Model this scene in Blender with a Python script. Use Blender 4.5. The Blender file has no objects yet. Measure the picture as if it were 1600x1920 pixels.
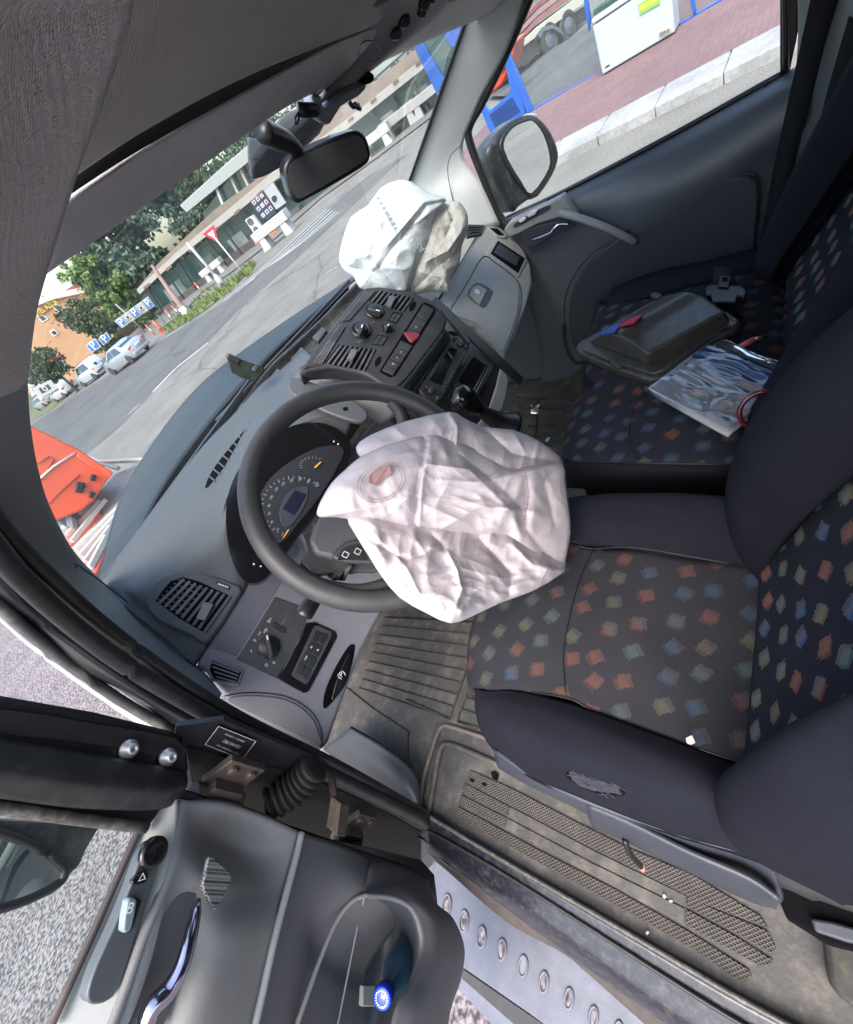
import bpy, bmesh, math, random
from mathutils import Vector, Matrix, noise, geometry
R = random.Random(7)
S = bpy.context.scene
COL = S.collection
# ---------------------------------------------------------------- camera
CP = Vector((-.725, -.014, 1.12)); FL = 807.4
CM = Matrix(((0.4124869, -0.7625111, -0.49842891), (0.8025517, 0.04530661, 0.59485971), (-0.43100501, -0.64538681, 0.63064297)))
CQ = CM.transposed().to_quaternion(); CQ.normalize(); CR = CQ.to_matrix()
cam = bpy.data.cameras.new('camera'); cam.sensor_fit = 'HORIZONTAL'; cam.sensor_width = 36
cam.lens = FL / 1600 * 36; cam.clip_start = .01; cam.clip_end = 900
co = bpy.data.objects.new('camera', cam); COL.objects.link(co)
co.matrix_world = Matrix.Translation(CP) @ CR.to_4x4(); S.camera = co
S.render.resolution_x = 853; S.render.resolution_y = 1024
# ---------------------------------------------------------------- light
SUN_EL, SUN_AZ = math.radians(58), math.radians(250)     # soft high cloud light
w = bpy.data.worlds.new('World'); S.world = w; w.use_nodes = True
nt = w.node_tree; bg = nt.nodes['Background']; sky = nt.nodes.new('ShaderNodeTexSky')
sky.sky_type = 'NISHITA'; sky.sun_disc = False; sky.sun_elevation = SUN_EL; sky.sun_rotation = SUN_AZ
sky.dust_density = 4; sky.air_density = 1.3; sky.ozone_density = 1
nt.links.new(sky.outputs[0], bg.inputs[0]); bg.inputs[1].default_value = .15
sl = bpy.data.lights.new('sun', 'SUN'); sl.energy = .65; sl.angle = math.radians(40); sl.color = (1, .97, .92)
so = bpy.data.objects.new('sun', sl); COL.objects.link(so)
sd = Vector((math.sin(SUN_AZ) * math.cos(SUN_EL), math.cos(SUN_AZ) * math.cos(SUN_EL), math.sin(SUN_EL)))
so.rotation_euler = sd.to_track_quat('Z', 'Y').to_euler()
S.view_settings.view_transform = 'Standard'; S.view_settings.look = 'None'
S.view_settings.exposure = 2.0; S.view_settings.gamma = 1
# ---------------------------------------------------------------- helpers
def ray(px, py): return CR @ Vector(((px - 800) / FL, (960 - py) / FL, -1))
def U(px, py, a, v):
    d = ray(px, py); i = 'xyz'.index(a); return CP + d * ((v - CP[i]) / d[i])
class PL:
    def __init__(s, p, n): s.p = Vector(p); s.n = Vector(n).normalized()
    def at(s, px, py, h=0):
        d = ray(px, py); return CP + d * (((s.p + s.n * h) - CP).dot(s.n) / d.dot(s.n))
    def off(s, h): return PL(s.p + s.n * h, s.n)
def C3(q):                                     # control point: Vector, xyz, or (px,py,axis,value) / (px,py,plane[,h])
    if isinstance(q, Vector): return q
    if len(q) == 3 and not isinstance(q[2], PL): return Vector(q)
    if isinstance(q[2], PL): return q[2].at(q[0], q[1], q[3] if len(q) > 3 else 0)
    return U(*q)
MATS = {}
def mat(name, col, rough=.6, metal=0, spec=.5, var=0, vscale=8, bump=0, bscale=300, dust=0, dcol=(.45, .43, .4), coat=0, sheen=0):
    m = bpy.data.materials.new(name); m.use_nodes = True; n = m.node_tree.nodes; l = m.node_tree.links
    b = n['Principled BSDF']; b.inputs['Roughness'].default_value = rough; b.inputs['Metallic'].default_value = metal
    b.inputs['Specular IOR Level'].default_value = spec; b.inputs['Coat Weight'].default_value = coat
    b.inputs['Sheen Weight'].default_value = sheen
    tc = n.new('ShaderNodeTexCoord'); g = n.new('ShaderNodeNewGeometry'); P = g.outputs['Position']
    c = (*col, 1); out = None
    if var:
        t = n.new('ShaderNodeTexNoise'); t.inputs['Scale'].default_value = vscale; t.inputs['Detail'].default_value = 6
        l.new(P, t.inputs['Vector'])
        x = n.new('ShaderNodeMix'); x.data_type = 'RGBA'; l.new(t.outputs[0], x.inputs[0])
        x.inputs[6].default_value = (*[k * (1 - var) for k in col], 1); x.inputs[7].default_value = (*[min(1, k * (1 + var)) for k in col], 1)
        out = x.outputs[2]
    if dust:
        t = n.new('ShaderNodeTexNoise'); t.inputs['Scale'].default_value = vscale * 2.3; t.inputs['Detail'].default_value = 9; t.inputs['Roughness'].default_value = .7
        l.new(P, t.inputs['Vector'])
        r = n.new('ShaderNodeMapRange'); r.inputs[1].default_value = .48; r.inputs[2].default_value = .75; r.inputs[4].default_value = dust; l.new(t.outputs[0], r.inputs[0])
        x = n.new('ShaderNodeMix'); x.data_type = 'RGBA'; l.new(r.outputs[0], x.inputs[0]); x.inputs[6].default_value = c
        if out: l.new(out, x.inputs[6])
        x.inputs[7].default_value = (*dcol, 1); out = x.outputs[2]
    b.inputs['Base Color'].default_value = c
    if out: l.new(out, b.inputs['Base Color'])
    if bump:
        t = n.new('ShaderNodeTexNoise'); t.inputs['Scale'].default_value = bscale; t.inputs['Detail'].default_value = 3; l.new(P, t.inputs['Vector'])
        bp = n.new('ShaderNodeBump'); bp.inputs['Strength'].default_value = bump; bp.inputs['Distance'].default_value = .002
        l.new(t.outputs[0], bp.inputs['Height']); l.new(bp.outputs[0], b.inputs['Normal'])
    MATS[name] = m; return m
def glass(name, tint=(.95, .98, .97), refl=.9, haze=.03, hcol=(.6, .65, .65)):
    m = bpy.data.materials.new(name); m.use_nodes = True; n = m.node_tree.nodes; l = m.node_tree.links; n.clear()
    o = n.new('ShaderNodeOutputMaterial'); t = n.new('ShaderNodeBsdfTransparent'); t.inputs[0].default_value = (*tint, 1)
    g = n.new('ShaderNodeBsdfGlossy'); g.inputs['Roughness'].default_value = .02; f = n.new('ShaderNodeFresnel'); f.inputs[0].default_value = 1.45
    k = n.new('ShaderNodeMath'); k.operation = 'MULTIPLY'; k.inputs[1].default_value = refl; l.new(f.outputs[0], k.inputs[0])
    a = n.new('ShaderNodeMixShader'); l.new(k.outputs[0], a.inputs[0]); l.new(t.outputs[0], a.inputs[1]); l.new(g.outputs[0], a.inputs[2])
    d = n.new('ShaderNodeBsdfDiffuse'); d.inputs[0].default_value = (*hcol, 1); b = n.new('ShaderNodeMixShader')
    ge = n.new('ShaderNodeNewGeometry'); z = n.new('ShaderNodeTexNoise'); z.inputs['Scale'].default_value = 5; z.inputs['Detail'].default_value = 8
    l.new(ge.outputs['Position'], z.inputs['Vector']); q = n.new('ShaderNodeMath'); q.operation = 'MULTIPLY'; q.inputs[1].default_value = haze * 2
    l.new(z.outputs[0], q.inputs[0]); l.new(q.outputs[0], b.inputs[0]); l.new(a.outputs[0], b.inputs[1]); l.new(d.outputs[0], b.inputs[2]); l.new(b.outputs[0], o.inputs[0])
    MATS[name] = m; return m
def link(name, me, m, parent=None, smooth=True):
    o = bpy.data.objects.new(name, me); COL.objects.link(o)
    if m is not None: me.materials.append(m)
    if parent is not None: o.parent = parent; o.matrix_parent_inverse = Matrix.Translation(-parent.location)
    if smooth:
        for p in me.polygons: p.use_smooth = True
    return o
def tag(o, label=None, cat=None, group=None, kind=None):
    for k, v in (('label', label), ('category', cat), ('group', group), ('kind', kind)):
        if v: o[k] = v
    return o
def thing(name, label, cat, loc, group=None):
    o = bpy.data.objects.new(name, None); COL.objects.link(o); o.location = loc; o.empty_display_size = .05
    return tag(o, label, cat, group)
def raw(name, vs, fs, m, parent=None, smooth=False, bev=0, seg=2, solid=0, angle=35):
    me = bpy.data.meshes.new(name); me.from_pydata([tuple(v) for v in vs], [], fs); me.validate()
    o = link(name, me, m, parent, smooth)
    if solid: k = o.modifiers.new('s', 'SOLIDIFY'); k.thickness = solid; k.offset = -1
    if bev:
        k = o.modifiers.new('b', 'BEVEL'); k.width = bev; k.segments = seg; k.limit_method = 'ANGLE'; k.angle_limit = math.radians(angle)
        for p in me.polygons: p.use_smooth = True
        try: me.set_sharp_from_angle(angle=math.radians(angle))
        except Exception: pass
    return o
def crv(p, n=6, closed=False):                 # Catmull-Rom resample of a point list
    out = []; N = len(p)
    for i in range(N if closed else N - 1):
        if closed: a, b, c, d = p[i - 1], p[i], p[(i + 1) % N], p[(i + 2) % N]
        else:
            b, c = p[i], p[i + 1]; a = p[i - 1] if i else b + (b - c); d = p[i + 2] if i + 2 < N else c + (c - b)
        for k in range(n):
            t = k / n; out.append(.5 * ((2 * b) + (c - a) * t + (2 * a - 5 * b + 4 * c - d) * t * t + (3 * b - a - 3 * c + d) * t ** 3))
    if not closed: out.append(p[-1])
    return out
def outline(pix, sm):
    v = [Vector((a[0], a[1])) for a in pix]
    return crv(v, sm, True) if sm else v
def slab(name, pl, pix, h0, h1, m, parent=None, bev=.0015, sm=0, seg=2):
    v = outline(pix, sm); top = [pl.at(a.x, a.y, h1) for a in v]; bot = [t - pl.n * (h1 - h0) for t in top]
    return prism(name, top, bot, m, parent, bev, seg)
def prism(name, top, bot, m, parent=None, bev=0, seg=2):
    n = len(top); nn = sum(((top[i] - top[0]).cross(top[(i + 1) % n] - top[0]) for i in range(1, n - 1)), Vector())
    if nn.dot(top[0] - bot[0]) < 0: top = top[::-1]; bot = bot[::-1]
    fs = [list(range(n)), list(range(2 * n - 1, n - 1, -1))] + [[i, i + n, (i + 1) % n + n, (i + 1) % n] for i in range(n)]
    return raw(name, top + bot, fs, m, parent, bev=bev, seg=seg)
class MB:                                      # several shapes collected into ONE mesh
    def __init__(s): s.v = []; s.f = []
    def add(s, vs, fs): k = len(s.v); s.v += [Vector(q) for q in vs]; s.f += [[i + k for i in f] for f in fs]; return s
    def prism(s, top, bot):
        n = len(top); nn = sum(((top[i] - top[0]).cross(top[(i + 1) % n] - top[0]) for i in range(1, n - 1)), Vector())
        if nn.dot(top[0] - bot[0]) < 0: top = top[::-1]; bot = bot[::-1]
        return s.add(top + bot, [list(range(n)), list(range(2 * n - 1, n - 1, -1))] + [[i, i + n, (i + 1) % n + n, (i + 1) % n] for i in range(n)])
    def slab(s, pl, pix, h0, h1, sm=0):
        v = outline(pix, sm); top = [pl.at(a.x, a.y, h1) for a in v]; return s.prism(top, [t - pl.n * (h1 - h0) for t in top])
    def box(s, c, x, y, z):                    # centre and three half-axis vectors
        c = Vector(c); x = Vector(x); y = Vector(y); z = Vector(z)
        return s.prism([c - x - y + z, c + x - y + z, c + x + y + z, c - x + y + z], [c - x - y - z, c + x - y - z, c + x + y - z, c - x + y - z])
    def bar(s, a, b, wd, th, up=(0, 0, 1)):
        a = Vector(a); b = Vector(b); d = (b - a); u = Vector(up); u = (u - d * (u.dot(d) / d.dot(d))).normalized(); r = d.cross(u).normalized()
        return s.box((a + b) / 2, d / 2, r * wd / 2, u * th / 2)
    def tube(s, pts, r, n=10, closed=False, ell=None):
        N = len(pts); rs = r if isinstance(r, (list, tuple)) else [r] * N; rings = []; up = Vector((.13, .21, .97))
        for i, p in enumerate(pts):
            t = (pts[(i + 1) % N] - pts[i - 1]) if closed or 0 < i < N - 1 else (pts[1] - pts[0] if i == 0 else pts[-1] - pts[-2])
            t = t.normalized(); a = t.cross(up)
            if a.length < .2: a = t.cross(Vector((1, 0, 0)))
            a.normalize(); b = t.cross(a); up = -b if False else up
            rings.append([p + (a * math.cos(q) + b * math.sin(q)) * rs[i] for q in [2 * math.pi * k / n for k in range(n)]])
        k0 = len(s.v); s.v += [q for g in rings for q in g]
        for i in range(N if closed else N - 1):
            j = (i + 1) % N
            for k in range(n): s.f.append([k0 + i * n + k, k0 + i * n + (k + 1) % n, k0 + j * n + (k + 1) % n, k0 + j * n + k])
        if not closed: s.f += [[k0 + k for k in range(n - 1, -1, -1)], [k0 + (N - 1) * n + k for k in range(n)]]
        return s
    def lathe(s, c, ax, prof, n=24, ref=(1, 0, 0)):    # prof: (height along axis, radius)
        c = Vector(c); ax = Vector(ax).normalized(); a = ax.cross(Vector(ref))
        if a.length < .1: a = ax.cross(Vector((0, 1, 0)))
        a.normalize(); b = ax.cross(a); k0 = len(s.v)
        for h, r in prof: s.v += [c + ax * h + (a * math.cos(2 * math.pi * k / n) + b * math.sin(2 * math.pi * k / n)) * r for k in range(n)]
        for i in range(len(prof) - 1):
            for k in range(n): s.f.append([k0 + i * n + k, k0 + i * n + (k + 1) % n, k0 + (i + 1) * n + (k + 1) % n, k0 + (i + 1) * n + k])
        s.f += [[k0 + k for k in range(n - 1, -1, -1)], [k0 + (len(prof) - 1) * n + k for k in range(n)]]; return s
    def build(s, name, m, parent=None, smooth=False, bev=0, seg=2): return raw(name, s.v, s.f, m, parent, smooth, bev, seg)
def tube(name, pts, r, m, parent=None, n=10, closed=False, sm=6):
    p = [C3(q) for q in pts]
    if sm:
        if isinstance(r, (list, tuple)):
            rv = [Vector((a, 0)) for a in r]; r = [q.x for q in crv(rv, sm, closed)]
        p = crv(p, sm, closed)
    return MB().tube(p, r, n, closed).build(name, m, parent, True)
def sheet(name, rows, m, parent=None, thick=.004, ku=6, kv=6, fn=None, uv=False):
    g = [crv([C3(q) for q in r], ku) for r in rows]; cols = list(zip(*g)); cols = [crv(list(c), kv) for c in cols]
    g = list(zip(*cols)); a = len(g); b = len(g[0]); vs = [q for r in g for q in r]
    if fn: vs = [fn(v, i // b / (a - 1), i % b / (b - 1)) for i, v in enumerate(vs)]
    fs = [[i * b + j, i * b + j + 1, (i + 1) * b + j + 1, (i + 1) * b + j] for i in range(a - 1) for j in range(b - 1)]
    cc = sum(vs, Vector()) / len(vs); nn = Vector()
    for f in fs[::7]: nn += (vs[f[1]] - vs[f[0]]).cross(vs[f[3]] - vs[f[0]])
    if nn.dot(CP - cc) < 0: fs = [f[::-1] for f in fs]
    o = raw(name, vs, fs, m, parent, True, solid=thick)
    return o
def text(name, s, pl, p0, p1, size, m, parent=None, h=.0006, center=True, flip=1):
    cu = bpy.data.curves.new('t', 'FONT'); cu.body = s; cu.size = 1; cu.extrude = .0
    cu.align_x = 'CENTER' if center else 'LEFT'; cu.align_y = 'CENTER'
    to = bpy.data.objects.new('t', cu); COL.objects.link(to); dg = bpy.context.evaluated_depsgraph_get()
    me = bpy.data.meshes.new_from_object(to.evaluated_get(dg)); bpy.data.objects.remove(to)
    a = pl.at(*p0, h); b = pl.at(*p1, h); u = (b - a).normalized(); v = pl.n.cross(u) * flip
    c = (a + b) / 2 if center else a
    for q in me.vertices: q.co = c + u * q.co.x * size + v * q.co.y * size
    return link(name, me, m, parent, False)
def copy_tree(o, loc=None, rz=None, label=None, parent=None):
    c = o.copy(); COL.objects.link(c); c.parent = parent
    if loc is not None: c.location = loc
    if rz is not None: c.rotation_euler = (0, 0, rz)
    if label: c['label'] = label
    for ch in list(o.children): copy_tree(ch, parent=c)
    return c
def local(o):                                   # parts built in world space at the origin, then the whole thing is moved
    return o
# ---------------------------------------------------------------- materials
dash_top_m = mat('dash top plastic', (.058, .066, .073), .62, var=.08, vscale=30, bump=.25, bscale=900, dust=.12, dcol=(.15, .15, .145))
dash_m = mat('grey dash plastic', (.15, .15, .17), .55, var=.08, bump=.2, bscale=900, dust=.08)
dash_r_m = mat('grey glovebox plastic', (.22, .23, .23), .5, var=.1, bump=.2, bscale=900, dust=.22)
dark_m = mat('dark plastic', (.028, .028, .031), .5, var=.15, bump=.15, bscale=800, dust=.06)
black_m = mat('black plastic', (.010, .010, .012), .35)
grip_m = mat('hub plastic', (.045, .049, .058), .55, var=.1, bump=.3, bscale=400)
gloss_m = mat('gloss black', (.006, .006, .007), .12)
void_m = mat('dark void', (.003, .003, .004), .9, spec=.1)
slat_m = mat('vent slat plastic', (.035, .035, .038), .45, dust=.2)
tab_m = mat('vent tab plastic', (.09, .10, .11), .4, dust=.2)
white_m = mat('white print', (.75, .75, .75), .6)
rubber_m = mat('steering wheel rubber', (.035, .035, .037), .5, var=.35, vscale=30, bump=.3, bscale=500, dust=.12, dcol=(.13, .12, .11))
seal_m = mat('door rubber seal', (.012, .012, .013), .45, var=.4, vscale=25, dust=.12, dcol=(.15, .13, .11))
body_m = mat('black body paint', (.008, .008, .012), .35, coat=.2, var=.3, vscale=12, dust=.14, dcol=(.07, .06, .05))
dirt_m = mat('grimy metal', (.014, .012, .012), .75, spec=.3, var=.6, vscale=40, bump=.6, bscale=60, dust=.18, dcol=(.05, .038, .03))
rust_m = mat('rusty steel', (.075, .06, .052), .6, metal=.5, var=.5, vscale=90, bump=.5, bscale=200, dust=.4, dcol=(.13, .06, .035))
steel_m = mat('bolt steel', (.5, .5, .5), .35, metal=.9)
chrome_m = mat('chrome', (.38, .37, .47), .10, metal=1)
door_m = mat('door card plastic', (.175, .174, .172), .6, var=.1, bump=.25, bscale=900, dust=.06)
doorl_m = mat('light door plastic', (.24, .25, .245), .55, var=.08, bump=.2, bscale=900)
doord_m = mat('door pocket plastic', (.078, .078, .085), .6, var=.1, bump=.2, bscale=900)
pdoor_m = mat('dark blue door panel', (.062, .072, .088), .36, var=.1, bump=.15, bscale=900, dust=.03)
pdoor2_m = mat('dark door insert', (.022, .028, .04), .6, var=.1)
pull_m = mat('grey pull handle', (.20, .215, .22), .5, var=.06, bump=.15, bscale=900)
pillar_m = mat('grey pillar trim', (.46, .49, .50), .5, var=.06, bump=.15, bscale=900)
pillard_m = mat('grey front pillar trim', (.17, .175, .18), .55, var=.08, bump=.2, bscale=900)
mirror_m = mat('mirror', (.85, .88, .88), .01, metal=1)
galv_m = mat('galvanised steel', (.13, .14, .175), .5, metal=.2, var=.3, vscale=22, bump=.3, bscale=60, dust=.35, dcol=(.12, .12, .135))
paper_m = mat('white paper', (.75, .75, .75), .6)
def node_math(n, l, op, a, b=None, c=None):
    k = n.new('ShaderNodeMath'); k.operation = op
    for i, q in enumerate((a, b, c)):
        if q is None: continue
        if isinstance(q, (int, float)): k.inputs[i].default_value = q
        else: l.new(q, k.inputs[i])
    return k.outputs[0]
def rib_mat(name, col, scale, axis, rough=.9, strength=.6, var=.15, scale2=0, axis2=0):
    m = mat(name, col, rough, spec=.2, var=var, vscale=12); n = m.node_tree.nodes; l = m.node_tree.links; b = n['Principled BSDF']
    g = n.new('ShaderNodeNewGeometry'); s = n.new('ShaderNodeSeparateXYZ'); l.new(g.outputs['Position'], s.inputs[0])
    z = n.new('ShaderNodeTexNoise'); z.inputs['Scale'].default_value = scale * .12; l.new(g.outputs['Position'], z.inputs['Vector'])
    w1 = node_math(n, l, 'SINE', node_math(n, l, 'ADD', node_math(n, l, 'MULTIPLY', s.outputs[axis], scale), node_math(n, l, 'MULTIPLY', z.outputs[0], .9)))
    if scale2: w1 = node_math(n, l, 'MULTIPLY', w1, node_math(n, l, 'ADD', .6, node_math(n, l, 'SINE', node_math(n, l, 'MULTIPLY', s.outputs[axis2], scale2))))
    bp = n.new('ShaderNodeBump'); bp.inputs['Strength'].default_value = strength; bp.inputs['Distance'].default_value = .003
    l.new(w1, bp.inputs['Height']); l.new(bp.outputs[0], b.inputs['Normal']); return m
def seat_mat(name, ax, ay, cell=.046, dim=1.0, gain=1.0, base=(.021, .0215, .026), stx=1.0):
    m = bpy.data.materials.new(name); m.use_nodes = True; n = m.node_tree.nodes; l = m.node_tree.links; b = n['Principled BSDF']
    b.inputs['Roughness'].default_value = .95; b.inputs['Specular IOR Level'].default_value = .08; b.inputs['Sheen Weight'].default_value = 0
    g = n.new('ShaderNodeNewGeometry'); s = n.new('ShaderNodeSeparateXYZ'); l.new(g.outputs['Position'], s.inputs[0])
    M = lambda op, a, b_=None, c=None: node_math(n, l, op, a, b_, c)
    zn = n.new('ShaderNodeTexNoise'); zn.inputs['Scale'].default_value = 260; l.new(g.outputs['Position'], zn.inputs['Vector'])
    jit = M('MULTIPLY', M('SUBTRACT', zn.outputs[0], .5), .15)
    def layer(ox, oy, seed):
        X = M('ADD', M('MULTIPLY', s.outputs[ax], 1 / cell), ox); Y = M('ADD', M('MULTIPLY', s.outputs[ay], 1 / cell * stx), oy)
        X = M('ADD', X, M('MULTIPLY', M('FLOOR', Y), .5))
        cx = M('FLOOR', X); cy = M('FLOOR', Y); cb = n.new('ShaderNodeCombineXYZ'); l.new(cx, cb.inputs[0]); l.new(cy, cb.inputs[1]); cb.inputs[2].default_value = seed
        wn = n.new('ShaderNodeTexWhiteNoise'); wn.noise_dimensions = '3D'; l.new(cb.outputs[0], wn.inputs[0])
        sc = n.new('ShaderNodeSeparateColor'); l.new(wn.outputs['Color'], sc.inputs[0])
        fx = M('ADD', M('SUBTRACT', M('SUBTRACT', X, cx), .5), M('MULTIPLY', M('SUBTRACT', sc.outputs[0], .5), .3))
        fy = M('ADD', M('SUBTRACT', M('SUBTRACT', Y, cy), .5), M('MULTIPLY', M('SUBTRACT', sc.outputs[1], .5), .3))
        return fx, fy, sc, wn
    fx, fy, sc, wn = layer(0, 0, 1)
    def sq(dx, dy, hs, ang):
        a = M('MULTIPLY', M('SUBTRACT', sc.outputs[2], .5), ang * 1.3); ca = M('COSINE', a); sa = M('SINE', a)
        x = M('ADD', fx, dx); y = M('ADD', fy, dy)
        u = M('ADD', M('SUBTRACT', M('MULTIPLY', x, ca), M('MULTIPLY', y, sa)), jit); v = M('ADD', M('ADD', M('MULTIPLY', x, sa), M('MULTIPLY', y, ca)), jit)
        return M('LESS_THAN', M('MAXIMUM', M('ABSOLUTE', u), M('ABSOLUTE', v)), hs)
    m1 = sq(0, 0, .215, 1.1); m2 = sq(.11, -.10, .20, 1.4)
    def ramp(cols, fac):
        r = n.new('ShaderNodeValToRGB'); r.color_ramp.interpolation = 'CONSTANT'; e = r.color_ramp.elements
        for i, c in enumerate(cols):
            k = e[i] if i < 2 else e.new(i / len(cols)); k.position = i / len(cols); k.color = (*[q * gain for q in c], 1)
        l.new(fac, r.inputs[0]); return r.outputs[0]
    c1 = ramp([(.15, .07, .055), (.075, .09, .088), (.07, .072, .085), (.085, .088, .09), (.085, .095, .085), (.075, .095, .092), (.14, .065, .05), (.06, .066, .08), (.085, .088, .075)], wn.outputs['Value'])
    c2 = ramp([(.10, .035, .03), (.10, .09, .045), (.03, .07, .14), (.14, .04, .03), (.05, .09, .10), (.12, .10, .05), (.10, .05, .04), (.03, .08, .15), (.11, .08, .05)], wn.outputs['Value'])
    wa = M('SINE', M('MULTIPLY', s.outputs[ax], 1700)); wb = M('SINE', M('MULTIPLY', s.outputs[ay], 1700))
    weave = M('MULTIPLY', M('ADD', M('MULTIPLY', M('MAXIMUM', wa, wb), .35), .7), dim)
    big = n.new('ShaderNodeTexNoise'); big.inputs['Scale'].default_value = 9; big.inputs['Detail'].default_value = 5; l.new(g.outputs['Position'], big.inputs['Vector'])
    fade = M('MULTIPLY', weave, M('ADD', .45, big.outputs[0]))
    def mix(f, A, B):
        x = n.new('ShaderNodeMix'); x.data_type = 'RGBA'; l.new(f, x.inputs[0])
        if isinstance(A, tuple): x.inputs[6].default_value = (*A, 1)
        else: l.new(A, x.inputs[6])
        if isinstance(B, tuple): x.inputs[7].default_value = (*B, 1)
        else: l.new(B, x.inputs[7])
        return x.outputs[2]
    bb = mix(big.outputs[0], tuple(q * .8 for q in base), tuple(q * 1.5 for q in base))
    o = mix(M('MULTIPLY', m2, fade), bb, c2); o = mix(M('MULTIPLY', m1, fade), o, c1)
    l.new(o, b.inputs['Base Color'])
    bp = n.new('ShaderNodeBump'); bp.inputs['Strength'].default_value = .35; bp.inputs['Distance'].default_value = .001
    l.new(M('ADD', weave, zn.outputs[0]), bp.inputs['Height']); l.new(bp.outputs[0], b.inputs['Normal']); return m
head_m = rib_mat('headliner cloth', (.40, .385, .375), 1300, 0, var=.08, strength=.3)
rail_m = mat('roof rail cloth', (.78, .75, .74), .95, spec=.1, var=.15, vscale=200)
def vbump(m, scale, strength, dist=.002, squash=1.6):
    n = m.node_tree.nodes; l = m.node_tree.links; g = n.new('ShaderNodeNewGeometry'); mp = n.new('ShaderNodeVectorMath'); mp.operation = 'MULTIPLY'; mp.inputs[1].default_value = (1, squash, 1)
    v = n.new('ShaderNodeTexVoronoi'); v.inputs['Scale'].default_value = scale; v.inputs['Randomness'].default_value = .55; l.new(g.outputs['Position'], mp.inputs[0]); l.new(mp.outputs[0], v.inputs['Vector'])
    iv = node_math(n, l, 'SUBTRACT', 1, v.outputs['Distance']); bp = n.new('ShaderNodeBump'); bp.inputs['Strength'].default_value = strength; bp.inputs['Distance'].default_value = dist
    l.new(iv, bp.inputs['Height']); l.new(bp.outputs[0], n['Principled BSDF'].inputs['Normal']); return m
vbump(rail_m, 420, 1.0, .003, 2.4)
visor_m = mat('sun visor vinyl', (.42, .41, .41), .6, var=.15, vscale=30, bump=.5, bscale=350)
console_m = mat('overhead console plastic', (.15, .155, .165), .5, var=.08, bump=.2, bscale=900)
seatp_m = seat_mat('patterned seat cloth', 0, 1, .047, .36)
seatb_m = seat_mat('patterned backrest cloth', 0, 2, .047, .72, 1.45, (.015, .0165, .024))
seats_m = mat('plain seat cloth', (.0135, .0145, .0215), 1, spec=.08, var=.18, vscale=14, bump=.5, bscale=1500, sheen=0, dust=.05, dcol=(.04, .04, .045))
bench_m = seat_mat('patterned bench cloth', 0, 1, .050, .5, 1.0, (.018, .019, .026))
belt_m = rib_mat('seat belt webbing', (.008, .008, .010), 2500, 2, rough=.7, strength=.3)
base_m = mat('seat base plastic', (.035, .040, .055), .4, var=.15, bump=.1, bscale=800, dust=.12, dcol=(.16, .15, .13))
# ================================================================ VAN SHELL
van = thing('van_body', 'black van body around the cab, with grey pillars, cloth roof lining and windscreen', 'van', (0, 1.0, -.6))
rail_o = sheet('roof_rail_lining', [
    [(520, -330, 'z', 1.17), (150, -330, 'z', 1.155), (-330, -330, 'z', 1.13)],
    [(275, -60, 'z', 1.188), (60, 0, 'z', 1.172), (-300, 40, 'z', 1.14)],
    [(240, 60, 'z', 1.188), (50, 90, 'z', 1.172), (-250, 140, 'z', 1.14)],
    [(185, 220, 'z', 1.186), (20, 240, 'z', 1.165), (-200, 280, 'z', 1.135)],
    [(140, 345, 'z', 1.182), (10, 370, 'z', 1.16), (-180, 400, 'z', 1.13)],
    [(98, 480, 'y', .50), (0, 500, 'y', .27), (-150, 540, 'y', .12)],
    [(68, 590, 'y', .53), (-10, 620, 'y', .38), (-120, 650, 'y', .26)],
    [(52, 722, 'y', .565), (20, 738, 'y', .50), (-60, 770, 'y', .40)]], rail_m, van, .006)
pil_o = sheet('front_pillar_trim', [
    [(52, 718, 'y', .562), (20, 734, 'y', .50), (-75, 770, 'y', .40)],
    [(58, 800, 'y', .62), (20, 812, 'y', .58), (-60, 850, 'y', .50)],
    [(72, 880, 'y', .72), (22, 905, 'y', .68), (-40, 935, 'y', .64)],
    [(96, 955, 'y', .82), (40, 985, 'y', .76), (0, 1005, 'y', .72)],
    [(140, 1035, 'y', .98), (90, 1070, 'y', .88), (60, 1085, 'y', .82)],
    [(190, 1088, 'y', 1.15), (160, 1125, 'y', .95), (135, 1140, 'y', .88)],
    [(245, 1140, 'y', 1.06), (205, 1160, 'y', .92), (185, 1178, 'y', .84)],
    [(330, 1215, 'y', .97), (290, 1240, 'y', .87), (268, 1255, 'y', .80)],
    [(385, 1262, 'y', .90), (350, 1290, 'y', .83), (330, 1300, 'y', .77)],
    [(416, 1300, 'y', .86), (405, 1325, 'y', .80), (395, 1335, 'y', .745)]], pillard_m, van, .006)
tube('pillar_seam', [(232, 1138, 'y', 1.045), (238, 1128, 'y', 1.05), (150, 1062, 'y', .985), (143, 1066, 'y', .97)], .0012, black_m, van, 6, sm=3)
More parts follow.
